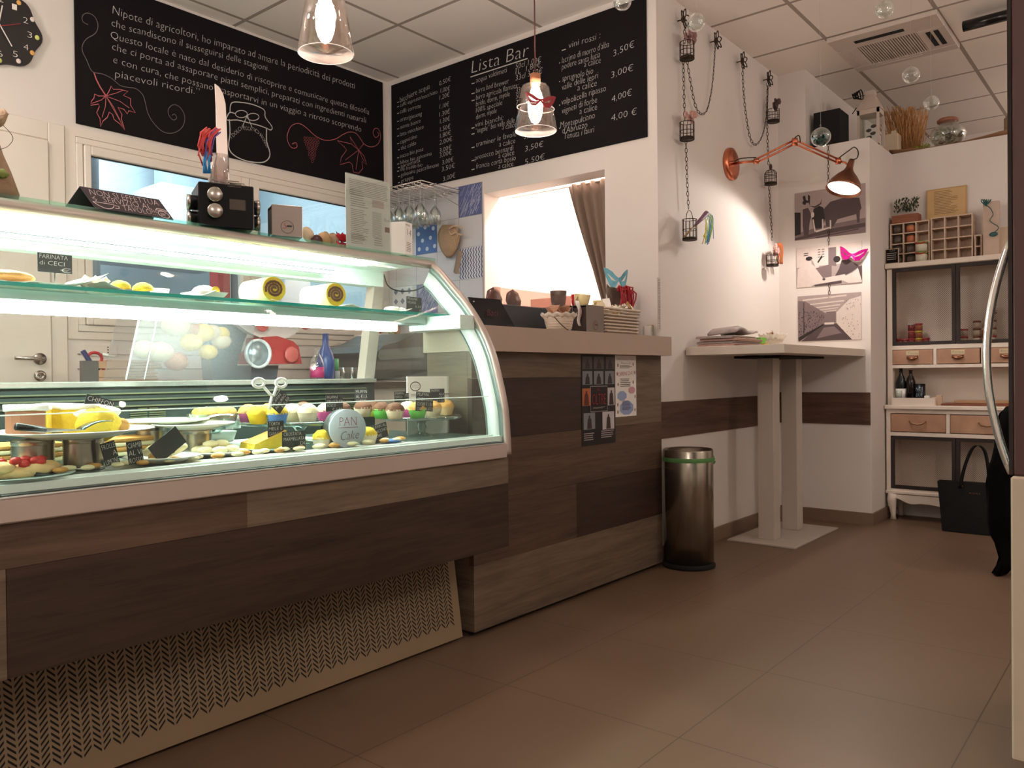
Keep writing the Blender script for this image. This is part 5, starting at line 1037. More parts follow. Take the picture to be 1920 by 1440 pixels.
tag(MB().s().sheet(rows, .0012).build('gift_bag', mat('grey_brown_bag', (128, 110, 98), .5, noise=.3, nscale=30)), 'grey-brown pointed-corner gift bag standing behind the party mask', 'bag')
t = thing('black_bauble_string', 'string of dark round beads draped behind the wicker basket', 'beads', (X1+.05, 2.1, TB_)); b = MB().s(); pts = smoothpts([bp(1190, 548, 2.12), bp(1205, 552, 2.12), bp(1210, 575, 2.12), bp(1204, 600, 2.10), bp(1200, 618, 2.10)], 3)
for p in pts: b.ell(p, .010, .010, .010, 8, 6)
b.build('beads', mat('dark_bead', (50, 32, 30), .3), t)
c = bp(1222, 612, 1.99); t = thing('sugar_holder', 'small glass sachet holder on a dark red base at the right end of the bar', 'holder', (c.x, 2.0, TB_))
MB().box(c.x-.035, 1.97, TB_+.0005, c.x+.03, 2.03, TB_+.010, .002).build('base', mat('wine_red', (90, 24, 30), .3), t); MB().box(c.x-.028, 1.975, TB_+.011, c.x+.024, 1.978, TB_+.060).box(c.x-.028, 2.022, TB_+.011, c.x+.024, 2.025, TB_+.060).build('glass_sides', M_glass, t); MB().box(c.x-.024, 1.985, TB_+.011, c.x-.002, 2.018, TB_+.062).m(1).box(c.x-.001, 1.99, TB_+.011, c.x+.020, 2.018, TB_+.066).build('sachets', [M_paper, M_kraft], t)
# ingredients book strip on the wall corner
t = thing('ingredient_book_sign', 'vertical acrylic strip reading LIBRO INGREDIENTI at the wall corner', 'sign', (3.52, YC-.01, 1.15))
a = at(1233, 520, 'Y', YC-.006); c = at(1241, 620, 'Y', YC-.006)
MB().box(a.x+.001, YC-.004, c.z, a.x+.032, YC-.001, a.z).build('strip', mat('clear_grey', (206, 196, 188), .3), t)
b = MB(); write(b, "LIBRO INGREDIENTI", (a.x+.008, YC-.0052, a.z-.01), (a.x+.008, YC-.0052, c.z+.01), .016, N1, 0, up=Vector((1, 0, 0))); b.build('lettering', M_ink, t)

# ================================================================ work area seen through the case
wk = thing('back_counter', 'low white back counter under the window', 'counter', (2.5, 3.6, 0)); MB().box(1.60, 3.25, 0, XB-.01, YB-.012, .865).build('cabinet', M_white, wk); MB().box(1.585, 3.22, .866, XB-.008, YB-.010, .895, .003).build('worktop', mat('grey_worktop', (170, 164, 158), .4), wk)
def kp(u, v, y): return at(u, v, 'Y', y)
t = thing('wall_socket', 'white double socket plate on the back wall near the door', 'socket', kp(190, 656, YB)); a = kp(160, 646, YB); c = kp(218, 668, YB)
MB().box(a.x, YB-.008, c.z, c.x, YB-.0005, a.z, .002).build('plate', M_pvc, t); b = MB(); [b.box(c.x-.045+dx, YB-.0086, (a.z+c.z)/2+dz, c.x-.039+dx, YB-.0081, (a.z+c.z)/2+dz+.006) for dx in (0,) for dz in (-.012, 0, .012)]; b.build('holes', M_blk, t)
for v_, k_ in ((636, 1), (650, 2)): pass
struct('trim_6', MB().box(1.6, YB-.008, 1.045, XB-.01, YB-.0005, 1.048).box(1.6, YB-.008, .975, XB-.01, YB-.0005, .978), mat('panel_joint', (140, 128, 120), .6))
t = thing('wooden_crate', 'small wooden crate with grey metal corner beside the paper bags', 'crate', (1.6, 3.4, .8955)); a = kp(160, 690, 3.35); c = kp(190, 690, 3.35)
b = MB(); x0 = a.x; x1 = c.x+.08
for z in (.90, .935, .97): b.m(0).box(x0+.03, 3.30, z, x1, 3.306, z+.028)
b.m(1).box(x0-.03, 3.30, .8955, x0+.029, 3.33, 1.0); b.build('slats', [M_kraft, mat('grey_corner', (110, 104, 100), .5, .4)], t)
t = thing('kraft_bag_stack', 'stack of folded kraft paper bags on the back counter', 'bags', (1.8, 3.45, .8955)); a = kp(190, 700, 3.4); c = kp(285, 700, 3.4); b = MB()
for i in range(9): b.box(a.x+random.uniform(0, .02), 3.34, .8955+.0125*i, c.x+random.uniform(-.02, .02), 3.6, .8955+.0125*i+.0105, .003)
b.build('bags', M_kraft, t)
t = thing('scissors', 'scissors with red handles lying on the wooden crate', 'scissors', kp(178, 672, 3.33)); c = kp(180, 672, 3.33); b = MB().s(); b.tube([c+Vector((.028*cos(i*pi/6)-.005, 0, .024*sin(i*pi/6))) for i in range(12)], .006, 6, True); b.tube([c+Vector((.02, 0, -.018)), c+Vector((.035, 0, -.05))], .009, 6); b.build('red_handle', M_red, t)
b = MB().s(); b.tube([c+Vector((-.05, 0, .03)), c+Vector((-.02, 0, -.02)), c+Vector((.01, 0, -.045))], .010, 6); b.build('blue_handle', mat('dark_blue_handle', (36, 40, 90), .4), t)
t = thing('box_knife', 'white plastic knife lying on the stacked paper bags', 'knife', kp(205, 668, 3.35)); MB().s().tube([kp(193, 664, 3.35), kp(216, 670, 3.35)], .005, 6).build('handle', mat('white_plastic'), t)
# transparent tilted bread box with buns
t = thing('bread_box', 'tilted transparent acrylic box of bread rolls on the counter behind the case', 'bread box', (1.75, 2.85, .92))
SC2 = clear('scratched_acrylic', (232, 234, 236), refl=.2, edge=.3, rough=.35); yb = 2.62
p = [kp(236, 712, yb), kp(470, 712, yb), kp(478, 590, yb), kp(262, 590, yb)]; dp = Vector((0, .004, 0))
MB().add([q_ for q_ in p]+[q_+dp for q_ in p], [(0, 1, 2, 3), (7, 6, 5, 4), (0, 4, 5, 1), (1, 5, 6, 2), (2, 6, 7, 3), (3, 7, 4, 0)]).build('front_panel', SC2, t)
p2_ = [q_+Vector((.05, .28, 0)) for q_ in p]; MB().add([p[0], p[3], p2_[3], p2_[0]]+[q_+Vector((.003, 0, 0)) for q_ in (p[0], p[3], p2_[3], p2_[0])], [(0, 1, 2, 3), (7, 6, 5, 4), (0, 4, 5, 1), (1, 5, 6, 2), (2, 6, 7, 3), (3, 7, 4, 0)]).build('side_panel', SC2, t)
MB().s().tube([p[0], p[3]], .003, 6).tube([p[0]+Vector((.06, 0, 0)), p[3]+Vector((.06, 0, 0))], .002, 6).build('edge_strip', mat('acrylic_edge', (224, 230, 230), .3), t)
MB().box(p[0].x, 2.55, .0, p[1].x+.35, 2.53, .0).build('x', M_white) if False else None
tbl = thing('prep_table', 'steel preparation table behind the display case', 'table', (1.9, 2.8, 0)); MB().box(1.15, 2.60, .875, 2.55, 3.0, .905, .003).build('top', M_steel, tbl)
for x_ in (1.2, 2.5):
    for y_ in (2.64, 2.96): MB().box(x_-.02, y_-.02, 0, x_+.02, y_+.02, .874).build('leg', M_steel, tbl)
mb_ = [mat('roll_yellow', (214, 176, 84), .6, noise=.15), mat('roll_brown', (170, 104, 74), .6, noise=.15), mat('roll_pale', (206, 180, 150), .6)]
for i, (u, v, r, k_) in enumerate(((358, 642, .040, 0), (380, 624, .042, 0), (398, 622, .032, 2), (415, 640, .036, 2), (365, 620, .030, 1), (330, 678, .042, 1), (390, 660, .034, 0), (330, 610, .05, 2), (300, 660, .045, 2), (270, 655, .04, 2), (415, 625, .03, 0))):
    q_ = kp(u, v, 2.72); tag(MB().s().ell(q_, r, r, r*.8, 14, 8, .02).build('bread_roll', mb_[k_]), ['yellow-glazed', 'reddish brown', 'pale'][k_]+' bread roll in the transparent bread box', 'bread roll', 'bread rolls in the acrylic box')
# slicer
t = thing('meat_slicer', 'red and grey meat slicer with round blade guard behind the case', 'slicer', (2.0, 2.8, .906)); y_ = 2.78
def kq(u, v, y=y_): return kp(u, v, y)
RD = mat('slicer_red', (150, 52, 52), .35); GY = mat('slicer_grey', (104, 112, 122), .35, .4)
pl = [kq(*q_) for q_ in ((478, 682), (480, 662), (492, 652), (494, 632), (520, 630), (550, 640), (560, 650), (566, 682))]
b = MB().prism([(q_.x, q_.z) for q_ in pl], 'Y', y_, y_+.12); b.build('red_body', RD, t)
pl = [kq(*q_) for q_ in ((432, 712), (424, 606), (440, 590), (480, 588), (505, 606), (490, 640), (478, 684), (556, 684), (552, 712))]
MB().prism([(q_.x, q_.z) for q_ in pl], 'Y', y_+.125, y_+.2).build('housing', GY, t)
q_ = kq(486, 668); MB().s().lathe([(.048, 0), (.058, 0), (.058, .012), (.048, .012), (.048, 0)], (q_.x-.01, y_-.003, q_.z+.01), 36, (0, -1, 0)).build('blade_guard', mat('guard_white', (206, 210, 212), .3, .3), t); MB().s().lathe([(0, 0), (.047, 0), (.047, .004), (0, .004)], (q_.x-.01, y_-.004, q_.z+.01), 36, (0, -1, 0)).build('blade', mat('blade_grey', (150, 156, 160), .3, .6), t)
pl = [kq(*q_) for q_ in ((430, 592), (500, 588), (585, 590), (560, 625), (520, 645), (470, 622))]; MB().prism([(q_.x, q_.z) for q_ in pl], 'Y', y_+.02, y_+.05).build('ham_tray', mat('tray_pinkish', (190, 172, 168), .4), t)
for u, v, r in ((490, 608, .030), (525, 600, .026), (545, 665, .034), (570, 605, .03)):
    q_ = kq(u, v, y_-.006); MB().s().lathe([(0, 0), (r*.8, 0), (r, .008), (r*.8, .012), (0, .013)], q_, 20, (0, -1, 0)).build('red_knob', mat('knob_rose', (168, 80, 76), .35), t)
# bottles
def bottle(x, y, z, r, h, m, lab, neck=.35, cat='bottle', name='bottle', grp=None, lm=None):
    t = thing(name, lab, cat, (x, y, z), grp); MB().s().lathe([(0, 0), (r, 0), (r, h*(1-neck)), (r*.8, h*(1-neck*.75)), (r*.35, h*(1-neck*.4)), (r*.33, h*.97), (r*.4, h*.975), (r*.4, h), (0, h)], (x, y, z), 24).build('body', m, t)
    if lm: MB().s().lathe([(r*1.01, h*.12), (r*1.015, h*.12), (r*1.015, h*.42), (r*1.01, h*.42)], (x, y, z), 24).build('label', lm, t)
    return t
q_ = kp(606, 705, 2.95); bottle(q_.x, 2.93, .906, .040, kp(606, 626, 2.95).z-.906, mat('blue_bottle', (64, 84, 140), .25), 'blue bottle on the table behind the case', .55)
q_ = kp(593, 705, 2.85); bottle(q_.x-.01, 2.83, .906, .030, .15, clear('bottle_clear'), 'clear bottle with pink label left of the blue bottle', .5, lm=mat('pink_label', (170, 50, 100), .5))
q_ = kp(623, 680, 2.97); tag(MB().s().lathe([(0, 0), (.018, 0), (.018, .055), (0, .055)], (q_.x+.015, 2.97, .955), 16).m(1).lathe([(0, 0), (.022, 0), (.022, .048), (0, .048)], (q_.x+.015, 2.97, .906), 16).build('green_canister', [mat('green_plastic', (90, 170, 110), .4), mat('grey_plastic', (150, 156, 156), .4)]), 'small canister with green top right of the blue bottle', 'canister')
for i in range(3):
    q_ = kp(640+i*17, 700, 3.28); tag(MB().s().lathe([(0, .002), (.030, .0), (.034, .08), (.031, .08), (.027, .006), (0, .006)], (q_.x, 3.30, .896), 20).build('drinking_glass', M_glass), ('left', 'middle', 'right')[i]+' one of the three upturned tumblers on the back counter', 'glass', 'tumblers on the back counter')
t = thing('appliance', 'large rounded dark grey appliance with blue display, right of the case rear post', 'machine', (3.05, 3.3, .896)); y_ = 3.26
pl = [kp(*q_, y_) for q_ in ((706, 712), (706, 660), (720, 648), (750, 640), (778, 624), (816, 624), (817, 712))]; MB().prism([(q_.x, q_.z) for q_ in pl], 'Y', y_, y_+.5).build('housing', mat('dark_grey_metal', (76, 78, 76), .35, .4), t)
pl = [kp(*q_, y_-.004) for q_ in ((709, 668), (712, 656), (790, 650), (797, 655), (795, 670), (712, 675))]; MB().prism([(q_.x, q_.z) for q_ in pl], 'Y', y_-.004, y_-.0005).build('window', mat('smoke_glass', (110, 116, 112), .15), t)
pl = [kp(*q_, y_-.004) for q_ in ((807, 630), (817, 630), (817, 637), (807, 637))]; MB().prism([(q_.x, q_.z) for q_ in pl], 'Y', y_-.004, y_-.0005).build('blue_display', mat('blue_led', (40, 50, 255), .5, emit=(50, 60, 255), es=2.5), t)
sh = kp(732, 628, 3.75); tag(MB().box(sh.x-.16, 3.66, sh.z-.016, sh.x+.16, YB-.010, sh.z).build('wall_shelf', M_white), 'small white wall shelf above the dark grey appliance', 'shelf')
for i, (dx, m_, h_, nm) in enumerate(((-.075, M_red, .085, 'red'), (-.02, M_paper, .11, 'white'), (.03, mat('olive_label', (150, 160, 90)), .10, 'olive green'), (.08, mat('peach_label', (200, 140, 100)), .09, 'peach'))): tag(MB().s().cyl((sh.x+dx, 3.78, sh.z+.0005), .022, h_, 16).build('spice_jar', m_), nm+' spice jar on the small wall shelf', 'jar', 'jars on the small wall shelf')

# ================================================================ hanging glass rack and burlap pouch
t = thing('glass_rack', 'chrome wire rack for stemware on the tiled wall under the Lista Bar board', 'rack', (XB-.2, 3.5, 2.03)); RZ = 2.03; b = MB().s(); RY0, RY1 = 3.27, 3.84; RX0 = XB-.34
for i in range(13):
    y_ = RY0+(RY1-RY0)*i/12; b.tube([(XB-.008, y_, RZ+.0), (RX0, y_, RZ), (RX0-.006, y_, RZ-.012), (RX0+.01, y_, RZ-.022), (XB-.03, y_, RZ-.024)], .0028, 6)
for x_, z_ in ((RX0, RZ), (XB-.012, RZ), (RX0+.12, RZ+.004), (RX0+.01, RZ-.022)): b.tube([(x_, RY0, z_), (x_, RY1, z_)], .0032, 6)
b.tube([(RX0, RY0, RZ-.02), (XB-.006, RY0, RZ-.10)], .002, 6); b.build('wires', M_chrome, t)
k = 0
for i, y_ in enumerate((3.34, 3.43, 3.52, 3.61, 3.70)):
    for x_ in (RX0+.06, RX0+.18):
        g = MB().s().lathe([(0, 0), (.034, 0), (.032, .002), (.004, .008), (.003, .085), (.010, .095), (.032, .125), (.036, .155), (.030, .20), (.0285, .20), (.034, .155), (.030, .127), (.008, .098), (0, .097)], (x_, y_, RZ-.014), 20, (0, 0, -1)).build('wine_glass', clear('stemware', refl=.5, edge=.95))
        tag(g, ('upside-down wine glass in the front row of the rack, ' if x_ < RX0+.1 else 'upside-down wine glass in the back row of the rack, ')+('first', 'second', 'third', 'fourth', 'fifth')[i]+' from the hatch side', 'wine glass', 'wine glasses in the rack')
t = thing('burlap_pouch', 'burlap pouch tied with ribbon hanging on the tiles below the wine rack', 'pouch', at(848, 440, 'X', XB-.03)); PX = XB-.035
def pz(u, v, x=PX): return at(u, v, 'X', x)
pl = [pz(*q_) for q_ in ((842, 422), (864, 424), (870, 440), (868, 462), (858, 472), (846, 482), (838, 478), (831, 455), (832, 432))]
rows = [[pz(842+(r_-.5)*w_*1.0, v, PX-.022*sin(pi*r_)*sin(pi*(i+.5)/8)) for r_ in [j/8 for j in range(9)]] for i, (v, w_) in enumerate(((422, 22), (430, 34), (440, 40), (450, 40), (460, 34), (468, 28), (476, 18), (483, 6)))]
MB().s().sheet(rows, .006).build('pouch', M_burlap, t)
b = MB().s()
for L in ([(850, 424), (866, 426), (868, 440), (858, 438), (852, 430)], [(850, 424), (842, 430), (846, 440), (854, 436), (858, 444)]): q2_ = smoothpts([pz(u, v, PX-.03) for u, v in L], 4); b.sheet([[p+Vector((0, 0, .009*(k-.5))) for p in q2_] for k in (0, 1)], .0015)
b.build('bow', mat('bow_tan', (200, 170, 140), .8), t)
b = MB().s(); b.sheet([[pz(u+dx, v, PX-.03) for u, v in ((857, 470), (854, 490), (850, 510), (853, 513))] for dx in (0, 5, 10)], .0012); b.sheet([[pz(u+dx, v, PX-.028) for u, v in ((857, 468), (861, 480), (859, 495))] for dx in (0, 4)], .0012); b.build('ribbon_tails', mat('striped_ribbon', (150, 130, 112), .8, noise=.4, nscale=80, stretch=(1, 30, 1)), t)
MB().s().tube([pz(855, 470, PX-.028), pz(852, 450, PX-.03), pz(856, 440, PX-.03), pz(858, 424, PX-.02), (PX, RY0, RZ-.06)], .0015, 5).build('cord', mat('cord_tan', (190, 160, 130), .8), t)

# ================================================================ chains and bird cages on the side wall
CY = YC-.028
def cp(u, v, y=CY): return at(u, v, 'Y', y)
def chain(pts, name, lab, grp='iron chains on the walls', L=.022, r=.0016, X=None):
    pts = [Vector(p) for p in smoothpts(pts, 6)]; b = MB().s(); d = 0; acc = [0]
    for a, c in zip(pts, pts[1:]): acc.append(acc[-1]+(c-a).length)
    def P(s_):
        for i in range(len(acc)-1):
            if acc[i+1] >= s_: return pts[i].lerp(pts[i+1], (s_-acc[i])/max(1e-9, acc[i+1]-acc[i])), (pts[i+1]-pts[i]).normalized()
        return pts[-1], (pts[-1]-pts[-2]).normalized()
    s_ = L/2; k = 0
    while s_ < acc[-1]:
        c, t_ = P(s_); n0 = t_.orthogonal().normalized() if abs(t_.y) > .9 else Vector((0, 1, 0)).cross(t_).normalized(); n1 = t_.cross(n0); sd = n0 if k % 2 else (n1*.8+n0*.6).normalized()
        b.tube([c+t_*(L*.62*cos(a))+sd*(.0058*sin(a)) for a in [i*pi/4 for i in range(8)]], r, 4, True); s_ += L; k += 1
    return tag(b.build(name, M_iron), lab, 'chain', grp)
def bow(u, v, lab, sc=1.0, ax='Y'):
    t = thing('wire_bow', lab, 'bow', cp(u, v), 'dark bows on the wall hooks'); c = cp(u, v, CY-.01); b = MB().s()
    for k in range(6):
        a = .5+k*1.05; e = Vector((cos(a), -.2, sin(a)))*.05*sc; s2 = Vector((-sin(a), 0, cos(a)))*.014*sc
        b.tube(smoothpts([c, c+e*.5+s2, c+e, c+e*.5-s2, c], 3), .0030*sc, 5)
    b.ell(c, .012, .01, .016, 8, 6); b.build('loops', M_iron, t); MB().s().cyl(c, .003, .035, 6, (0, 1, 0)).build('hook', M_iron, t)
def cage(u, v0, v1, lab, flower, dome=False, y=CY):
    a = cp(u, v0, y-.03); c = cp(u, v1, y-.03); h = a.z-c.z; r = .036
    t = thing('bird_cage', lab, 'bird cage', (a.x, y-.03, c.z), 'small iron bird cages'); x = a.x; y = y-.03; b = MB().s()
    for k in range(12):
        g = k*pi/6; p = lambda rr_, z: (x+rr_*cos(g), y+rr_*sin(g), z); b.tube([p(r, c.z), p(r, c.z+h*.75), p(r*.7, c.z+h*.92), p(r*.1, a.z)] if dome else [p(r, c.z), p(r, a.z)], .0014, 4)
    for z, rr_ in ((c.z, r), (c.z+h*.5, r), (c.z+h*(.75 if dome else 1), r)): b.tube([(x+rr_*cos(k*pi/9), y+rr_*sin(k*pi/9), z) for k in range(18)], .0019, 4, True)
    b.build('bars', M_iron, t); MB().s().lathe([(0, 0), (r, 0), (r, .012), (0, .012)], (x, y, c.z), 18).build('base', M_iron, t)
    if flower:
        b = MB().s(); cz = a.z+.016
        for k in range(11): 
            e = Vector((x+random.uniform(-.030, .040), y-.015+random.uniform(-.02, .01), cz+random.uniform(-.014, .036)))
            for j in range(5): b.ell(e+Vector((.010*cos(j*1.256), -.003, .010*sin(j*1.256))), .0095, .005, .0095, 6, 4)
        b.build('flowers', flower, t)
    return t, x, y, a.z, c.z
FP = mat('dusty_pink_flower', (150, 110, 108), .8); FQ = mat('rose_flower', (196, 150, 140), .8); FD = mat('dark_mauve_flower', (86, 66, 68), .8)
bow(1282, 36, 'dark looped bow at the top of the leftmost chain'); bow(1343, 76, 'dark looped bow at the right end of the first hanging swag'); bow(1392, 114, 'dark looped bow at the left end of the second swag'); bow(1441, 148, 'dark looped bow near the corner above the mauve flowers')
chain([cp(1283, 40), cp(1284, 80)], 'chain', 'very short iron chain between the leftmost bow and its bird cage')
cage(1288, 80, 111, 'iron bird cage with dusty pink flowers, topmost on the left', FP)
chain([cp(1281, 112), cp(1282, 160), cp(1284, 228)], 'chain', 'iron chain between the two upper left bird cages')
chain([cp(1288, 112), cp(1294, 150), cp(1303, 195), (cp(1313, 213)), cp(1325, 207), cp(1334, 170), cp(1339, 120), cp(1341, 85)], 'chain', 'slack U-shaped iron chain, the first swag from the left')
cage(1288, 230, 262, 'iron bird cage with rose flowers, second down on the left', FQ)
chain([cp(1286, 262), cp(1288, 330), cp(1291, 392)], 'chain', 'iron chain holding the lowest left bird cage')
t, cx_, cy_, za, zb_ = cage(1293, 412, 450, 'open wire bird cage with tall arched handle, lowest on the left', None)
b = MB().s(); top_ = cp(1291, 394, CY-.03); b.tube([(cx_+.036*cos(k*pi/12), cy_, za+(top_.z-za)*sin(k*pi/12)) for k in range(13)], .0018, 5); o = b.build('handle', M_iron, t)
t = thing('party_blower', 'stick with purple cone and blue, green and yellow streamers in the lowest left cage', 'party blower', cp(1300, 430, CY-.05)); S0 = cp(1284, 443, CY-.05); S1 = cp(1325, 400, CY-.07)
MB().s().tube([S0, S0.lerp(S1, .5)], .005, 8).build('stick', mat('bronze_stick', (140, 110, 70), .4), t); MB().s().tube([S0.lerp(S1, .45), S1], [.006, .015], 10).build('cone', mat('violet_tan_cone', (120, 84, 110), .5, noise=.5, nscale=30), t)
b = MB().s()
for k in range(22):
    b.m((0, 1, 2)[k % 3]); u = 1325+random.uniform(-3, 12); b.tube(smoothpts([S1, cp(u, 402+random.random()*6, CY-.07), cp(u+random.uniform(-3, 5), 425, CY-.07), cp(u+random.uniform(-4, 4)-2, 445+random.uniform(-6, 14), CY-.06)], 3), .0022, 4)
b.build('streamers', [mat('streamer_cyan'), mat('streamer_yellow', (214, 206, 60), .4), mat('streamer_lime', (150, 190, 50), .4)], t)
chain([cp(1392, 120), cp(1394, 170), cp(1400, 225), cp(1408, 262), cp(1418, 271), cp(1429, 255), cp(1436, 225), cp(1439, 195), cp(1440, 160)], 'chain', 'slack U-shaped iron chain, the second swag near the corner')
chain([cp(1439, 155), cp(1438, 220), cp(1441, 312)], 'chain', 'iron chain running down beside the mauve-flowered cage')
cage(1450, 206, 229, 'iron bird cage with dark mauve flowers near the corner', FD)
t, cx_, cy_, za, zb_ = cage(1445, 318, 346, 'small domed cage with a dark finial, half way down near the corner', None, True); MB().s().ell((cx_, cy_, za+.016), .010, .010, .020, 10, 6).build('finial', mat('dark_mauve_flower'), t)
chain([cp(1442, 350), cp(1445, 400), cp(1448, 452)], 'chain', 'iron chain under the domed cage near the corner')
t, cx_, cy_, za, zb_ = cage(1448, 478, 499, 'low open cage with orange streamers, lowest near the corner', FQ)
b = MB().s()
for k in range(18):
    b.m(k % 3 == 2); u = 1454+random.uniform(0, 12); b.tube(smoothpts([cp(1455, 462, CY-.04), cp(u, 456+random.random()*4, CY-.05), cp(u+2, 475, CY-.05), cp(u+random.uniform(-3, 4), 495, CY-.04)], 3), .0028, 4)
tag(b.build('streamer_bunch', [mat('streamer_orange', (206, 90, 50), .4), mat('streamer_olive', (110, 120, 60), .4)]), 'bunch of orange and olive streamers hanging over the lowest cage by the corner', 'streamers')

# ================================================================ photographs on the return wall
NX = (-1, 0, 0)
def rp(u, v, x=XR-.003): return at(u, v, 'X', x)
G = [mat('sepia_%d' % i, c, .6, noise=.08, nscale=40) for i, c in enumerate(((36, 26, 28), (78, 62, 64), (122, 104, 104), (168, 150, 146), (214, 198, 190)))]
def photo(y0, y1, z0, z1, lab, shapes, base=3):
    t = thing('photograph', lab, 'photograph', (XR, (y0+y1)/2, z0), 'sepia photographs on the return wall'); MB().box(XR-.004, y0, z0, XR-.0005, y1, z1).build('print_sheet', G[base], t)
    b = MB(); 
    for k, (g, pts) in enumerate(shapes): b.m(g); b.add([(XR-.0046-k*.00006, y1-(y1-y0)*f, z1-(z1-z0)*h) for f, h in pts], [tuple(range(len(pts)))])
    b.build('picture', G, t); return t
def blob(cx, cy, rx, ry, n=10): return [(cx+rx*cos(2*pi*i/n), cy+ry*sin(2*pi*i/n)) for i in range(n)]
photo(1.428, 1.855, 1.762, 2.06, 'sepia photo of a farmer with yoked oxen, top of three', [
    (2, [(0, .86), (.4, .76), (1, .70), (1, 1), (0, 1)]), (1, [(0, .95), (.5, .84), (1, .80), (1, .88), (.5, .93), (0, 1)]), (0, [(0, .40), (.09, .42), (.09, .88), (0, .90)]), (1, [(.12, .36), (.20, .34), (.25, .50), (.22, .66), (.20, .95), (.14, .97), (.12, .70)]), (0, blob(.16, .22, .045, .05)), (3, blob(.185, .27, .02, .04)),
    (0, [(.14, .20), (.12, .09), (.16, .07), (.17, .18)]), (0, [(.2, .2), (.2, .06), (.23, .1), (.225, .3)]), (0, [(.28, .38), (.36, .33), (.42, .38), (.45, .60), (.40, .80), (.28, .80), (.25, .60)]), (4, blob(.265, .50, .025, .06)),
    (1, [(.42, .42), (.52, .28), (.70, .24), (.92, .28), (.95, .50), (.90, .60), (.62, .66), (.56, .80), (.46, .78)]), (1, [(.50, .6), (.55, .6), (.54, .88), (.52, .88)]), (1, [(.87, .5), (.93, .5), (.92, .78), (.89, .78)]), (4, [(.26, .6), (.28, .6), (.31, .86), (.29, .86)]), (4, [(.40, .62), (.42, .62), (.42, .84), (.40, .84)]),
    (0, [(.21, .30), (.30, .33), (.38, .28), (.40, .18), (.39, .30), (.30, .36)]), (4, [(.3, .84), (.5, .8), (.52, .82), (.32, .88)]), (4, [(.51, .66), (.53, .66), (.53, .84), (.51, .84)]), (1, [(.3, .98), (.9, .9), (.92, .92), (.32, 1)])])
photo(1.450, 1.845, 1.462, 1.715, 'sepia photo of two people working at a table, middle of three', [
    (4, [(0, 0), (1, 0), (1, .5), (0, .5)]), (4, [(.02, .55), (.14, .38), (.30, .34), (.38, .60), (.45, .82), (.25, .95), (.24, 1), (0, 1)]), (2, [(.30, .55), (.55, .48), (.55, .80), (.42, .82)]), (2, [(.5, .08), (.62, .08), (.62, .55), (.5, .5)]), (0, blob(.20, .30, .055, .055)), (3, [(.23, .30), (.27, .40), (.30, .52), (.24, .44)]), (0, [(.33, .40), (.40, .24), (.41, .3), (.34, .44)]),
    (1, [(.70, .42), (.80, .40), (.97, .60), (.85, .72), (.68, .84), (.60, .90), (.57, .86), (.66, .62)]), (0, blob(.63, .38, .055, .08)), (4, [(.97, .62), (1, .70), (1, .98), (.80, .98), (.66, .86), (.86, .74)]), (1, [(.94, .62), (1, .58), (1, .96)]), (4, [(.22, .84), (.75, .76), (.78, .9), (.3, 1), (.22, .95)]), (1, [(.26, .96), (.7, .90), (.7, .97), (.3, 1)]), (1, blob(.43, .84, .025, .03)),
    (0, [(.12, .16), (.19, .15), (.19, .17), (.12, .18)]), (0, [(.12, .21), (.19, .20), (.19, .22), (.12, .23)])]+[(0, [(.34+.06*(k % 2), .10+.06*(k//2)), (.38+.06*(k % 2), .095+.06*(k//2)), (.38+.06*(k % 2), .11+.06*(k//2)), (.34+.06*(k % 2), .115+.06*(k//2))]) for k in range(8)], 3)
sh = [(3, [(0, 0), (1, 0), (.60, .38), (.48, .38)]), (2, [(0, .1), (.12, .12), (.46, .42), (.46, .60), (0, 1)]), (4, [(1, .08), (.82, .14), (.62, .40), (.62, .62), (.84, 1), (1, 1)]), (1, [(.40, .64), (.62, .64), (.86, 1), (.05, 1)]), (2, [(.42, .72), (.58, .70), (.7, .85), (.3, .95)]), (2, [(.46, .38), (.61, .38), (.61, .62), (.46, .62)]), (4, [(.43, .61), (.58, .61), (.58, .655), (.43, .655)]), (1, [(.09, .14), (.105, .14), (.105, .93), (.085, .95)]), (0, [(.0, .92), (.40, .645), (.42, .66), (.02, 1)])]
for k, (a, c, h, w_) in enumerate(((.08, .78, .06, .05), (.20, .74, .17, .04), (.30, .68, .25, .035), (.36, .65, .31, .025), (.42, .62, .36, .02))): sh.append((4, [(a, h+w_*.4), (c, h-w_*.6), (c, h+w_*.1), (a, h+w_)]))
for k in range(110):
    f = random.uniform(.01, .42); h = random.uniform(.22+f*.45, .90-f*.6); w_ = .012*(1-f); sh.append((0, [(f, h), (f+w_, h+.01), (f+w_*.8, h+.03*(1-f)), (f-.003, h+.02)]))
for k in range(45):
    f = random.uniform(.70, .99); h = random.uniform(.15, .95); sh.append((1, [(f, h), (f+.012, h-.012), (f+.01, h+.012)]))
photo(1.456, 1.838, 1.122, 1.407, 'sepia photo of a long corridor lined with drying corn, lowest of three', sh, 3)
chain([rp(1553, 268, XR-.02), rp(1553, 300, XR-.02), rp(1553, 342, XR-.02)], 'chain', 'iron chain hanging above the topmost sepia photo'); chain([rp(1554, 433, XR-.015), rp(1554, 462, XR-.015)], 'chain', 'short iron chain between the top and middle sepia photos'); chain([rp(1555, 532, XR-.015), rp(1555, 553, XR-.015)], 'chain', 'shortest iron chain, between the middle and lowest sepia photos')
c = rp(1597, 478, XR-.03); mask('party_mask', 'shiny magenta party eye mask hanging on the middle sepia photo', (XR-.03, c.y, c.z), (0, -1, -.20), (0, -.2, 1), (-1, 0, 0), .165, mat('magenta_foil', (190, 14, 130), .2, .5), curve=.2, hs=1.25)

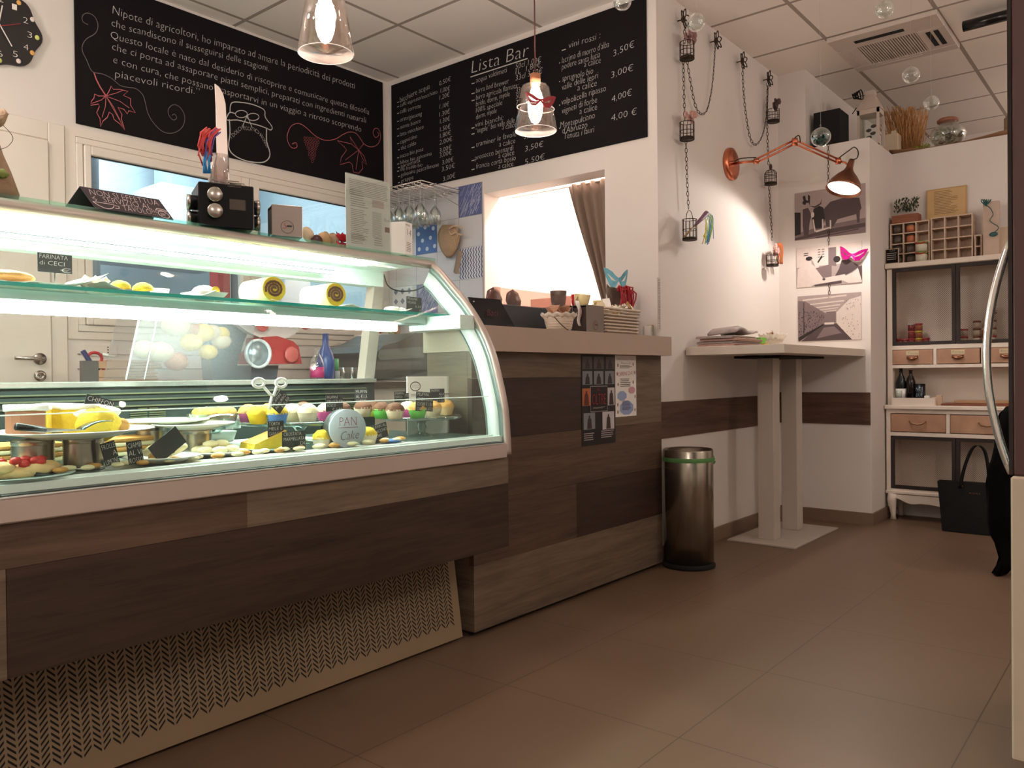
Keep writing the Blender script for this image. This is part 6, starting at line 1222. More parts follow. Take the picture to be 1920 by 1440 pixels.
# ================================================================ copper wall lamp
t = thing('wall_lamp', 'copper swing-arm wall lamp with metal shade lit over the photos', 'wall lamp', (4.36, YC, 2.12)); bc_ = Vector((4.365, YC, 2.12))
CB = mat('brushed_brown_copper', (150, 104, 82), .32, 1.0, noise=.2, nscale=10, stretch=(1, 1, 20))
MB().s().lathe([(0, 0), (.088, 0), (.092, .006), (.090, .022), (.07, .030), (0, .032)], bc_, 40, (0, -1, 0)).build('wall_plate', M_copper, t)
j0 = at(1396, 304, 'Y', 1.84); j1 = at(1418, 302, 'Y', 1.80); e2 = at(1490, 266, 'Y', 1.62); rm = at(1581, 356, 'Y', 1.45); nk = rm+Vector((0, 0, .178))-_r*-.063+_f*.03; hj = nk+Vector((0, 0, .0))-_r*.070+_f*.02
MB().s().tube([bc_+Vector((0, -.03, 0)), j0, j1], .007, 8).build('bracket', M_copper, t)
b = MB().s(); o_ = Vector((0, 0, .011)); b.tube([j1+o_, e2+o_], .0055, 8).tube([j1-o_, e2-o_], .0055, 8); b.build('lower_arm', M_copper, t)
b = MB().s(); b.tube([e2+o_, hj+o_], .0055, 8).tube([e2-o_, hj-o_], .0055, 8); b.build('upper_arm', M_copper, t)
for nm, p, r in (('elbow_joint', e2, .022), ('base_joint', j1, .016), ('head_joint', hj, .018)): MB().s().lathe([(0, -.014), (r, -.014), (r, .014), (0, .014)], p, 16, (.5, -1, 0)).build(nm, M_copper, t)
axd = (rm-nk); LL = axd.length; axd.normalize()
prof = [(.015, 0), (.017, .02), (.020, LL*.28), (.030, LL*.40), (.060, LL*.58), (.083, LL*.76), (.094, LL*.93), (.097, LL), (.0945, LL), (.080, LL*.76), (.057, LL*.59), (.026, LL*.42), (.012, LL*.3), (0, LL*.3)]
MB().s().lathe(prof, nk, 40, axd).build('lamp_shade', CB, t)
MB().s().lathe([(0, 0), (.088, 0), (.088, .003), (0, .003)], nk+axd*(LL*.90), 32, axd).build('diffuser', mat('lamp_white_glow', (255, 255, 255), .5, emit=(255, 238, 220), es=9), t)
MB().s().tube([hj, hj.lerp(nk, .5)+Vector((0, 0, -.012)), nk+axd*.04], .006, 8).build('shade_bracket', M_copper, t)
b = MB().s(); b.tube(smoothpts([hj+Vector((-.01, 0, .01)), at(1592, 282, 'Y', 1.46), at(1602, 276, 'Y', 1.46), at(1609, 284, 'Y', 1.46), at(1607, 296, 'Y', 1.455), nk], 5), .0032, 6); b.tube(smoothpts([e2+Vector((-.02, 0, .005)), at(1493, 256, 'Y', 1.61), at(1499, 255, 'Y', 1.6), e2+Vector((.03, -.02, 0))], 5), .003, 6); b.tube(smoothpts([bc_+Vector((.01, -.03, .015)), at(1390, 297, 'Y', 1.86), j1+Vector((0, 0, .02))], 5), .003, 6); b.build('cable', M_blkm, t)
light('wall_lamp_light', 'SPOT', nk+axd*(LL*.95), 27, (1.0, .92, .86), .045, aim=nk+axd*(LL*2), spot_size=radians(152), spot_blend=.25)

# ================================================================ high table in the corner
t = thing('high_table', 'tall white table with two square columns pushed into the corner', 'table', (4.5, 1.7, 0))
MB().box(3.795, 1.435, 1.018, XR-.004, YC-.008, 1.062, .002).build('tabletop', mat('table_beige', (214, 202, 188), .45), t)
TM = mat('table_grey_white', (196, 184, 172), .4)
for x_ in (4.335, 4.685): MB().box(x_-.045, 1.685, .009, x_+.045, 1.775, 1.004, .002).build('leg', TM, t)
MB().box(4.17, 1.527, .0005, 4.87, 1.905, .0085, .001).build('base_plate', TM, t)
MB().box(4.18, 1.60, 1.0045, 4.86, 1.86, 1.0175).box(4.10, 1.69, 1.006, 4.94, 1.77, 1.0165).build('bracket', M_blkm, t)
TT = 1.0625
def tp(u, v, y=1.75): return at(u, v, 'Y', y)
for i, (dy, dx, w_, m_, lab) in enumerate(((0, 0, .60, 'pink', 'pinkish newspaper at the bottom of the pile on the high table'), (.01, .02, .58, 'grey', 'grey newspaper second in the pile on the high table'), (-.01, .01, .56, 'pink', 'pinkish newspaper third in the pile on the high table'), (.01, -.01, .50, 'grey', 'grey newspaper fourth in the pile on the high table'))):
    w_ = .37*w_/.60; b = MB(); x0 = 3.82+dx*.3
    for k in range(3): b.box(x0+k*.004, 1.70+dy-k*.004, TT+i*.0135+k*.0042, x0+w_-k*.01, 1.90+dy, TT+i*.0135+k*.0042+.0036, .0015)
    tag(b.build('newspaper', mat('newsprint_'+m_, (206, 168, 156) if m_ == 'pink' else (190, 178, 172), .85, noise=.35, nscale=50, stretch=(.3, 1, 8))), lab, 'newspaper', 'newspapers on the high table')
MX0 = 3.88; MX1 = 4.17
rows = [[(MX0+(MX1-MX0)*j/10, 1.72+.15*(1-i/6), TT+.056+(.030*sin(pi*min(1, j/6)) if j < 9 else .012)*(1 if i < 6 else .6)+.002*i) for j in range(11)] for i in range(7)]
tag(MB().s().sheet(rows, .012).build('folded_magazine', mat('magazine_grey', (176, 162, 158), .6, noise=.5, nscale=22)), 'folded curling magazine on top of the newspapers', 'magazine')
c = tp(1424, 634, 1.80); b = MB(); b.m(0).add([(c.x-.035, 1.78, TT+.060), (c.x+.045, 1.78, TT+.060), (c.x+.028, 1.78, TT), (c.x-.01, 1.78, TT), (c.x-.035, 1.84, TT+.060), (c.x+.045, 1.84, TT+.060), (c.x+.028, 1.84, TT), (c.x-.01, 1.84, TT)], [(3, 2, 1, 0), (4, 5, 6, 7), (0, 1, 5, 4), (1, 2, 6, 5), (2, 3, 7, 6), (3, 0, 4, 7)])
tag(b.build('green_holder', mat('bright_green', (90, 170, 30), .5)), 'bright green tapered holder right of the newspapers', 'holder')
c = tp(1433, 640, 1.72); tag(MB().s().lathe([(0, 0), (.022, 0), (.024, .022), (0, .022)], (c.x, 1.72, TT+.0005), 16).build('yellow_pot', mat('mustard', (190, 150, 40), .5)), 'small mustard yellow pot in front of the green holder', 'pot')
t = thing('basket', 'small white lace-edged basket with kraft packets at the table corner', 'basket', (tp(1449, 640, 1.80).x, 1.80, TT)); c = tp(1449, 640, 1.80)
MB().s().lathe([(0, 0), (.04, 0), (.058, .055), (.055, .055), (.036, .004), (0, .004)], (c.x, 1.80, TT+.0005), 30, rip=.03, rn=15).build('body', mat('basket_cream'), t); b = MB().s(); rows = [[(c.x+(.056+.012*i)*(1+.06*cos(j*1.7))*cos(j*pi/20), 1.80+(.056+.012*i)*(1+.06*cos(j*1.7))*sin(j*pi/20), TT+.052+.016*i+.005*cos(j*2.1)) for j in range(41)] for i in range(3)]; b.sheet(rows, .001); b.build('lace_edge', mat('lace_white'), t)
for k in range(6):
    b = MB(); b.X = Matrix.Translation((c.x+random.uniform(-.03, .03), 1.80+random.uniform(-.02, .02), TT+.075+.01*random.random())) @ Matrix.Rotation(random.uniform(-.7, .7), 4, 'Y') @ Matrix.Rotation(random.uniform(.3, 1), 4, 'X'); b.box(-.02, -.02, -.002, .02, .02, .002, .001); tag(b.build('sugar_packet', M_kraft), 'kraft sugar packet in the small white basket on the high table', 'packet', 'sugar packets in the table basket')

# ================================================================ waste bin
t = thing('waste_bin', 'tall cylindrical brushed steel bin beside the bar counter', 'bin', (3.522, 1.806, 0)); bx, by = 3.522, 1.806; r = .119
MB().s().lathe([(0, .022), (r, .022), (r, .555), (r*.985, .562), (r*.985, .566), (0, .566)], (bx, by, 0), 56).build('body', mat('bin_steel', (214, 194, 174), .27, 1.0, noise=.2, nscale=14, stretch=(1, 1, .05)), t) if False else MB().s().lathe([(r, .022), (r, .556), (r*.96, .5635), (r*.86, .560), (r*.55, .54), (r*.5, .46), (0, .45)], (bx, by, 0), 56).build('body', mat('bin_steel', (168, 162, 150), .24, 1.0, noise=.55, nscale=9, stretch=(3, 3, .02)), t)
MB().s().lathe([(0, 0), (r*1.05, 0), (r*1.06, .012), (r*1.0, .024), (0, .024)], (bx, by, 0), 48).build('rubber_base', M_blkm, t)
b = MB().s(); b.lathe([(r*1.004, .505), (r*1.012, .507), (r*1.012, .523), (r*1.004, .525)], (bx, by, 0), 48); e = at(1326, 862, 'Y', 1.75)
for k in range(9): b.ell((bx+r*.80+random.uniform(-.012, .016), by-r*.66+random.uniform(-.012, .01), .508+random.uniform(-.016, .016)), .016, .012, .010, 8, 5, .3)
tag(b.build('bin_bag_edge', mat('green_bag', (92, 146, 82), .6, noise=.2, nscale=40)), 'green plastic bag edge knotted round the top of the steel bin', 'bag')

# ================================================================ hutch cabinet in the alcove
HX = 5.42; HB = XW-.003; YL, YRt = 1.392, .615
t = thing('hutch_cabinet', 'white painted hutch with mesh doors, brown drawers and scalloped feet', 'cabinet', (5.5, 1.0, 0))
b = MB()
b.box(HX, YL-.03, .70, HB, YL, 1.565).box(HX, YRt, .70, HB, YRt+.03, 1.565).box(HX, YRt+.03, 1.06, HB, YL-.03, 1.085).box(HX, YRt+.03, .945, HB, YL-.03, .965).box(5.40, YRt-.02, 1.568, HB, YL+.008, 1.60, .004)
for y_ in (1.392-.027-.235, 1.392-.027-.235*2-.02): b.box(HX, y_-.018, .966, HB, y_, 1.0595)
b.box(HB-.006, YRt+.03, .715, HB, YL-.03, 1.565); b.box(5.365, YRt-.02, .69, HB, YL+.008, .715, .004)
b.box(5.385, YL-.025, .17, HB, YL, .689).box(5.385, YRt, .17, HB, YRt+.025, .689).box(5.385, YRt+.025, .665, HB, YL-.025, .689).box(5.385, YRt+.025, .525, HB, YL-.025, .548).box(5.385, YRt+.025, .17, HB, YL-.025, .195).box(5.385, 1.035, .549, HB, 1.055, .664).box(HB-.006, YRt+.025, .195, HB, YL-.025, .525)
b.box(5.375, YRt-.005, .163, HB, YL+.005, .182, .003); b.build('carcass', mat('hutch_cream_white', (230, 216, 202), .55, noise=.06, nscale=8), t)
pts = [(YL-.01, .160)]+[(YRt+.01, .160)]+[(YRt+.01, .08)]+[(YRt+.05+i*(YL-YRt-.10)/24, .10+.025*abs(cos(i*pi/12*1.0))+.012*cos(i*pi/3)) for i in range(25)]+[(YL-.01, .08)]
MB().prism(pts, 'X', 5.378, 5.392).build('scalloped_apron', mat('hutch_cream_white'), t)
for y_ in (YL-.035, YRt+.035):
    for x_ in (5.395, HB-.03):
        MB().s().tube([(x_, y_, .162), (x_-.004, y_+.006, .12), (x_+.004, y_+.004, .07), (x_+.002, y_, .03), (x_-.002, y_, .0)], [.030, .028, .020, .015, .018], 10).build('foot', mat('hutch_cream_white'), t)
MESH = None
def meshmat():
    m = bpy.data.materials.new('wire_mesh'); m.use_nodes = True; nt = m.node_tree; nt.nodes.clear(); out = nt.nodes.new('ShaderNodeOutputMaterial'); mx = nt.nodes.new('ShaderNodeMixShader'); tr = nt.nodes.new('ShaderNodeBsdfTransparent'); df = nt.nodes.new('ShaderNodeBsdfDiffuse'); df.inputs[0].default_value = (*lin((70, 52, 44)), 1)
    tc = nt.nodes.new('ShaderNodeTexCoord'); mp = nt.nodes.new('ShaderNodeMapping'); mp.inputs['Rotation'].default_value = (pi/4, 0, 0); sp = nt.nodes.new('ShaderNodeSeparateXYZ'); nt.links.new(tc.outputs['Object'], mp.inputs[0]); nt.links.new(mp.outputs[0], sp.inputs[0]); acc = None
    for a in ('Y', 'Z'):
        m1 = nt.nodes.new('ShaderNodeMath'); m1.operation = 'PINGPONG'; m1.inputs[1].default_value = .0040; nt.links.new(sp.outputs[a], m1.inputs[0]); m2 = nt.nodes.new('ShaderNodeMath'); m2.operation = 'LESS_THAN'; m2.inputs[1].default_value = .0006; nt.links.new(m1.outputs[0], m2.inputs[0])
        if acc: m3 = nt.nodes.new('ShaderNodeMath'); m3.operation = 'MAXIMUM'; nt.links.new(acc.outputs[0], m3.inputs[0]); nt.links.new(m2.outputs[0], m3.inputs[1]); acc = m3
        else: acc = m2
    nt.links.new(acc.outputs[0], mx.inputs[0]); nt.links.new(tr.outputs[0], mx.inputs[1]); nt.links.new(df.outputs[0], mx.inputs[2]); nt.links.new(mx.outputs[0], out.inputs[0]); return m
MESH = meshmat(); DF = mat('door_frame_dark', (40, 28, 26), .6, noise=.2)
def meshdoor(y0, y1, z0, z1, x):
    f = .020; b = MB().box(x, y0, z0, x+.018, y0+f, z1).box(x, y1-f, z0, x+.018, y1, z1).box(x, y0+f, z0, x+.018, y1-f, z0+f).box(x, y0+f, z1-f, x+.018, y1-f, z1); o = b.build('door', DF, t)
    b = MB(); quad(b, (x+.010, y0+f, z0+f), (x+.010, y1-f, z0+f), (x+.010, y1-f, z1-f), (x+.010, y0+f, z1-f)); b.build('wire_mesh', MESH, o)
meshdoor(1.008, 1.361, 1.087, 1.565, HX-.002); meshdoor(.646, 1.005, 1.087, 1.565, HX-.002); meshdoor(1.006, 1.366, .197, .523, 5.383); meshdoor(.641, 1.003, .197, .523, 5.383)
def drawer(y0, y1, z0, z1, x, txt, cup):
    o = MB().box(x, y0, z0, x+.12, y1, z1, .002).build('drawer', M_drw, t); yc = (y0+y1)/2; zc = (z0+z1)/2
    if cup:
        MB().s().tube([(x-.001, yc-.028, zc+.004), (x-.013, yc-.024, zc-.004), (x-.016, yc, zc-.012), (x-.013, yc+.024, zc-.004), (x-.001, yc+.028, zc+.004)], [.004, .009, .011, .009, .004], 8).build('handle', CB, o)
        lb = MB().box(x-.0015, yc-.036, z1-.032, x-.0003, yc+.036, z1-.007).build('name_label', mat('label_yellowish', (214, 196, 160), .8), o)
        b = MB(); write(b, txt, (x-.0025, yc+.030, z1-.025), (x-.0025, yc-.030, z1-.025), .013, NX, .3); b.build('lettering', M_ink, o)
    else: MB().s().tube([(x-.001, yc-.045, zc+.012), (x-.012, yc-.042, zc+.010), (x-.016, yc-.03, zc-.003), (x-.018, yc, zc-.008), (x-.016, yc+.03, zc-.003), (x-.012, yc+.042, zc+.010), (x-.001, yc+.045, zc+.012)], .0045, 8).build('handle', mat('aged_brass', (150, 116, 84), .35, .9), o)
y_ = 1.360
for i, nm in enumerate(("Tisane", "Farine", "Biscotti")): drawer(y_-.228, y_, .968, 1.057, HX-.004, nm, True); y_ -= .250 if i == 0 else .2505
drawer(1.058, 1.364, .552, .660, 5.381, '', False); drawer(.643, 1.032, .552, .660, 5.381, '', False)
# jars behind the mesh doors
lidc = {'red': (176, 40, 56), 'white': (214, 196, 190), 'yellow': (220, 190, 50), 'brown': (120, 60, 44), 'pink': (190, 90, 90)}
bodyc = {'jam': (130, 40, 40), 'cream': (190, 170, 150), 'amber': (160, 90, 50), 'olive': (110, 96, 60)}
def jar(y, z, x, lid, body, r, h, lab, grp):
    t2 = thing('jam_jar', lab, 'jar', (x, y, z), grp); MB().s().lathe([(0, 0), (r, 0), (r, h*.7), (r*.85, h*.78), (0, h*.78)], (x, y, z), 16).build('glass_body', mat('jar_'+body, bodyc[body], .3), t2); MB().s().lathe([(0, h*.78), (r*.95, h*.78), (r*1.06, h*.84), (r*.95, h), (0, h)], (x, y, z), 16, rip=.04, rn=8).build('cloth_lid', mat('lid_'+lid, lidc[lid], .7, noise=.5, nscale=160), t2)
JZ = 1.0865; xj = 5.51
ordn = ('first', 'second', 'third', 'fourth', 'fifth', 'sixth')
def jp(u, x=xj): return at(u, 640, 'X', x).y
for (u, n_, cols, bd, lab, yy_) in ((1687, 1, ('red',), 'jam', 'red-topped jar, far left behind the upper left mesh door', 0), (1697, 1, ('pink',), 'jam', 'pink-topped jar, second from the left behind the upper left mesh door', 0), (1709, 3, ('red', 'pink', 'white'), 'jam', 'jar in the left stack behind the upper left mesh door', 0), (1723, 3, ('yellow', 'yellow', 'red'), 'amber', 'jar in the stack with yellow lids behind the upper left mesh door', 0), (1736, 1, ('red',), 'jam', 'low red-topped jar right of the yellow-lidded stack', 0),
        (1808, 2, ('red', 'pink'), 'cream', 'jar in the lone pair behind the upper right mesh door', 0), (1832, 3, ('brown', 'brown', 'brown'), 'cream', 'jar in the brown-lidded stack behind the upper right mesh door', 0), (1848, 2, ('brown', 'white'), 'amber', 'jar in the middle stack behind the upper right mesh door', 0), (1861, 5, ('red', 'brown', 'brown', 'brown', 'brown'), 'cream', 'jar in the tallest stack behind the upper right mesh door', 0)):
    for k in range(n_): jar(jp(u), JZ+k*.046, xj, cols[k], bd, .021, .045, (['bottom', 'second', 'third', 'fourth', 'fifth'][k]+' ' if n_ > 1 else '')+lab, 'jars behind the mesh doors')
# niche: tray with bottles
NZ = .7155
def np_(u, x=5.48): return at(u, 720, 'X', x).y
t = thing('wooden_tray', 'white wooden tray box with bottles on the hutch counter', 'tray', (5.45, 1.27, NZ)); y1_, y0_ = np_(1662, 5.40), np_(1754, 5.40)
y1_ = min(y1_, YL-.032); MB().box(5.385, y0_, NZ, 5.393, y1_, NZ+.045).box(5.53, y0_, NZ, 5.538, y1_, NZ+.045).box(5.393, y0_, NZ, 5.53, y0_+.007, NZ+.045).box(5.393, y1_-.007, NZ, 5.53, y1_, NZ+.06).box(5.393, y0_+.007, NZ, 5.53, y1_-.007, NZ+.006).build('box', mat('hutch_cream_white'), t)
xb_ = 5.46; z_ = NZ+.0065
bottle(xb_, np_(1691), z_, .030, .225, mat('dark_green_glass', (14, 20, 26), .15), 'dark wine bottle with white label in the tray', .42, lm=M_paper)
bottle(xb_, np_(1709), z_, .028, .21, mat('dark_brown_glass', (24, 14, 14), .15), 'tall dark brown bottle in the middle of the tray', .35)
o = thing('gift_tin', 'black tin with white and blue writing in the tray', 'tin', (xb_, np_(1727), z_)); yk = np_(1727); MB().s().cyl((xb_, yk, z_), .029, .125, 20).build('tin', mat('tin_black', (16, 18, 26), .3), o); b = MB(); write(b, "NOI", (xb_-.031, yk+.018, z_+.08), (xb_-.031, yk-.018, z_+.085), .022, NX, .2); write(b, "DUE", (xb_-.031, yk+.018, z_+.045), (xb_-.031, yk-.018, z_+.048), .020, NX, .2); b.build('lettering', mat('pale_blue_letter', (170, 200, 220)), o)
for u, lab in ((1675, 'left small drinking glass at the front of the tray'), (1683, 'right small drinking glass at the front of the tray')): tag(MB().s().lathe([(0, .001), (.017, .001), (.021, .085), (.019, .085), (.015, .005), (0, .005)], (5.42, min(np_(u, 5.42), YL-.065), z_), 18).build('drinking_glass', M_glass), lab, 'glass', 'small glasses in the tray')
tag(MB().box(5.42, np_(1746), z_, 5.45, np_(1737), z_+.052, .002).build('white_carton', M_paper), 'small white carton at the right end of the tray', 'carton')
tag(MB().box(5.42, np_(1770), NZ+.0005, 5.44, np_(1759), NZ+.062, .001).build('card_box', mat('beige_card', (196, 166, 140), .7)), 'small beige card box right of the tray', 'box')
tag(MB().box(5.40, .64, NZ+.0005, 5.57, np_(1765, 5.42), NZ+.012, .002).build('cutting_board', wood('reddish_board', (150, 84, 56), (110, 56, 36), 4, (6, .6, 1))), 'reddish wooden board lying on the hutch counter', 'board')
tag(MB().box(5.44, .66, NZ+.0125, 5.56, np_(1790, 5.46), NZ+.030, .003).build('thin_board', mat('tan_board', (176, 136, 100), .6)), 'tan board lying on the reddish board', 'board')
# on top of the hutch
HZt = 1.6005
def hp(u, v, x=5.47): return at(u, v, 'X', x)
def cubby(u0, u1, vt, cols, rws, lab, x0=5.50, x1=5.585):
    y1 = hp(u0, 450, x0).y; y0 = hp(u1, 450, x0).y; z1 = hp((u0+u1)/2, vt, x0).z; t = thing('cubby_shelf', lab, 'shelf', (x0, (y0+y1)/2, HZt), 'small cubby shelves on the hutch'); b = MB(); w_ = .007
    for i in range(cols+1): y = y0+(y1-y0-w_)*i/cols; b.box(x0, y, HZt, x1, y+w_, z1)
    for j in range(rws+1):
        z = HZt+(z1-HZt-w_)*j/rws
        for i in range(cols): ya = y0+(y1-y0-w_)*i/cols+w_; b.box(x0, ya, z, x1-.001, ya+(y1-y0-w_)/cols-w_, z+w_)
    b.box(x1, y0, HZt, x1+.004, y1, z1); b.build('frame', mat('cubby_beige', (206, 180, 158), .6), t); return y0, y1, z1
YA0, YA1, ZA = cubby(1669, 1743, 416, 3, 4, 'beige wooden cubby shelf with small tins, the left one on the hutch')
YB0, YB1, ZB_ = cubby(1745, 1824, 404, 3, 4, 'empty beige wooden cubby shelf, the middle one on the hutch')
cubby(1827, 1841, 440, 1, 2, 'narrow two-cell cubby shelf at the right of the hutch top')
cw = (YA1-YA0)/3; chh = (ZA-HZt)/4
for r_ in range(4):
    for c_ in range(2):
        yc = YA1-cw*(c_+.5)-.002; zc = ZA-chh*(r_+1)+.0075; col = [(96, 84, 74), (196, 120, 84)][c_] if r_ < 2 else (120, 104, 92)
        t = thing('small_tin', ('left' if c_ == 0 else 'middle')+' column, '+['top', 'second', 'third', 'bottom'][r_]+' row small round tin in the left cubby shelf', 'tin', (5.53, yc, zc), 'small tins in the cubby shelf'); MB().s().cyl((5.53, yc, zc), .027, .038, 18).build('body', mat('tin_%d_%d' % (r_ > 1, c_), col, .4, noise=.3, nscale=30), t); MB().s().cyl((5.53, yc, zc+.0385), .028, .008, 18).build('lid', mat('tin_lid_dark', (70, 54, 46), .4), t)
yc = YA0+cw*.5
for k, lab in ((0, 'lower gift jar with green and red ribbon in front of the left cubby'), (1, 'upper gift jar with green and red ribbon in front of the left cubby')):
    t = thing('gift_jar', lab, 'jar', (5.46, yc, HZt+k*.062), 'gift jars on the hutch'); MB().s().lathe([(0, 0), (.031, 0), (.033, .04), (.026, .048), (0, .048)], (5.46, yc, HZt+.0005+k*.063), 18).build('glass_body', mat('gift_cream', (206, 200, 180), .4), t); MB().s().lathe([(0, .048), (.028, .048), (.034, .052), (.028, .060), (0, .060)], (5.46, yc, HZt+.0005+k*.063), 18, rip=.1, rn=6).build('green_cover', mat('lime_cover', (120, 160, 60), .6, noise=.3, nscale=60), t)
    MB().s().tube([(5.43, yc+.03, HZt+.055+k*.063), (5.428, yc, HZt+.047+k*.063), (5.43, yc-.03, HZt+.053+k*.063)], .004, 6).build('red_ribbon', M_red, t)
t = thing('planter', 'brown wooden planter box of dark leafy plants on the left cubby shelf', 'planter', (5.54, hp(1699, 410, 5.52).y, ZA)); a = hp(1672, 410, 5.505).y; c = hp(1722, 410, 5.505).y; a = min(a, YR-.006)
MB().box(5.505, c, ZA+.001, 5.585, a, ZA+.052, .002).build('box', wood('planter_brown', (160, 96, 66), (124, 72, 50), 5), t); b = MB().s()
for k in range(170):
    yy_ = random.uniform(c+.01, a-.01); xx_ = random.uniform(5.515, 5.575); h_ = random.uniform(.02, .10); p = Vector((xx_, yy_, ZA+.05+h_)); d_ = Vector((random.uniform(-.4, .4), random.uniform(-.6, .6), 1)).normalized()*.018; s_ = Vector((random.uniform(-1, 1), random.uniform(-1, 1), 0)).normalized()*.006
    b.add([p, p+d_*.5+s_, p+d_, p+d_*.5-s_], [(0, 1, 2, 3)])
b.build('foliage', mat('dark_green_leaf', (52, 66, 40), .6, noise=.3, nscale=80), t)
t = thing('framed_text', 'yellowish framed text panel leaning above the middle cubby shelf', 'frame', (5.585, 1.06, ZB_)); y1 = hp(1737, 360, 5.585).y; y0 = hp(1813, 360, 5.585).y; z0 = ZB_+.001; z1 = hp(1775, 352, 5.585).z
MB().box(5.58, y0, z0, 5.592, y1, z1, .002).build('frame', mat('ochre_frame', (190, 152, 104), .7), t); MB().box(5.5785, y0+.008, z0+.008, 5.5798, y1-.008, z1-.008).build('panel', mat('ochre_paper', (206, 172, 122), .8), t)
b = MB(); lines(b, (5.5780, y1-.045, z1-.02), (5.5780, y0+.045, z1-.02), z1-z0-.04, 15, NX, .3, .35); b.build('print', mat('ochre_ink', (130, 96, 66)), t)
t = thing('price_board', 'small black framed price list at the left end of the hutch top', 'price board', (5.41, 1.36, HZt)); y1 = min(hp(1651, 480, 5.42).y, YR-.003); y0 = hp(1685, 480, 5.42).y; z1 = hp(1668, 467, 5.42).z
MB().box(5.42, y0, HZt+.0005, 5.428, y1, z1, .001).build('frame', mat('cubby_beige'), t); MB().box(5.4187, y0+.004, HZt+.005, 5.4197, y1-.004, z1-.004).build('slate', M_black, t); b = MB(); write(b, "Tisanoteria", (5.418, y1-.025, z1-.018), (5.418, y0+.02, z1-.016), .010, NX, .2); lines(b, (5.418, y1-.01, z1-.03), (5.418, y0+.01, z1-.03), .05, 4, NX, .3, .1); b.build('lettering', mat('grey_lettering', (180, 170, 164)), t)
# white paper gift cards and teal ribbon at the right
t = thing('boxed_sheet', 'tall white printed box with a curling teal ribbon on the hutch top', 'box', (5.5, .85, HZt)); y1 = hp(1843, 420, 5.47).y; y0 = hp(1873, 420, 5.47).y; z1 = hp(1860, 377, 5.47).z
MB().box(5.47, y0, HZt+.0005, 5.52, y1, z1, .002).build('box', mat('off_white_box', (196, 172, 156), .6, noise=.12, nscale=25), t); b = MB().s(); b.tube(smoothpts([hp(1848, 385, 5.462), hp(1856, 390, 5.45), hp(1862, 402, 5.45), hp(1856, 414, 5.45), hp(1872, 426, 5.45), hp(1864, 436, 5.45)], 4), .0028, 5)
for k in range(5): b.tube(smoothpts([hp(1848, 385, 5.46), hp(1840+k*4, 378, 5.45), hp(1842+k*4, 374, 5.45), hp(1849, 385, 5.46)], 3), .003, 5)
b.ell(hp(1863, 439, 5.46), .004, .022, .014, 8, 6); b.build('ribbon', mat('teal_ribbon', (40, 92, 90), .4), t)
tag(MB().box(5.50, hp(1897, 430, 5.5).y, HZt+.0005, 5.515, hp(1872, 430, 5.5).y, hp(1885, 425, 5.5).z, .001).build('greeting_card', mat('card_cream', (200, 178, 154), .7, noise=.12, nscale=25)), 'cream greeting card standing at the right end of the hutch top', 'card')

# ================================================================ on top of the half-height walls
LZ = ZH+.0005
def lp(u, v, x): return at(u, v, 'X', x)
y1 = lp(1525, 240, 5.16).y; y0 = lp(1575, 240, 5.16).y; tag(MB().box(5.16, y0, LZ, 5.34, min(y1, 1.775), lp(1550, 207, 5.16).z, .004).build('loudspeaker', M_blkm), 'black loudspeaker box standing on the half-height wall', 'loudspeaker')
t = thing('lantern', 'white wooden lantern with black bow on the half-height wall', 'lantern', (5.4, 1.49, LZ)); x0 = 5.33; y1 = lp(1607, 230, x0).y; y0 = lp(1648, 230, x0).y; ym = (y0+y1)/2; dd_ = y1-y0; zt = lp(1628, 204, x0).z; LW = mat('lantern_white', (206, 188, 174), .6)
b = MB()
for xa in (x0, x0+dd_-.014):
    for ya in (y0, y1-.014): b.box(xa, ya, LZ, xa+.014, ya+.014, zt)
b.box(x0, y0, LZ, x0+dd_, y1, LZ+.015).box(x0, y0, zt-.03, x0+dd_, y1, zt); b.add([(x0-.005, y0-.005, zt), (x0+dd_+.005, y0-.005, zt), (x0+dd_+.005, y1+.005, zt), (x0-.005, y1+.005, zt), (x0+dd_*.3, y0+dd_*.3, zt+.10), (x0+dd_*.7, y0+dd_*.3, zt+.10), (x0+dd_*.7, y1-dd_*.3, zt+.10), (x0+dd_*.3, y1-dd_*.3, zt+.10)], [(3, 2, 1, 0), (0, 1, 5, 4), (1, 2, 6, 5), (2, 3, 7, 6), (3, 0, 4, 7), (4, 5, 6, 7)]); b.box(x0+dd_*.3, ym-.028, zt+.10, x0+dd_*.7, ym+.028, zt+.125); b.build('frame', LW, t)
MB().box(x0+.005, y0+.014, LZ+.016, x0+.007, y1-.014, zt-.031).box(x0+.008, y1-.009, LZ+.016, x0+dd_-.014, y1-.007, zt-.031).build('glass_panes', M_glass, t); b = MB().s()
for k in range(6): b.ell((x0+.05, ym+random.uniform(-.02, .02), LZ+.03+k*.022), .01, .018, .010, 8, 5, .2)
b.build('dark_twig', M_iron, t); b = MB().s()
for k in range(5): b.tube(smoothpts([lp(1604, 182, x0-.02), lp(1598+k*4, 176-k*2, x0-.02), lp(1602+k*4, 186, x0-.02), lp(1604, 182, x0-.02)], 3), .004, 5)
b.tube([lp(1598, 214, x0-.02), lp(1606, 202, x0-.02)], .003, 5); b.build('black_bow', M_blkm, t)
t = thing('wheat_bunch', 'bunch of dried golden wheat ears on the half-height wall', 'dried wheat', (5.75, 1.2, LZ)); b = MB().s()
for k in range(380):
    u = random.uniform(1684, 1726); p0 = lp(u, 285, 5.8); p1 = lp(u+random.uniform(-42, 20), random.uniform(198, 252), 5.8+random.uniform(-.06, .10)); p0.z = LZ; p1.y = min(p1.y, 1.72); b.tube([p0, p0.lerp(p1, .6)+Vector((0, random.uniform(-.01, .01), 0)), p1], [.0012, .0012, .0026], 4)
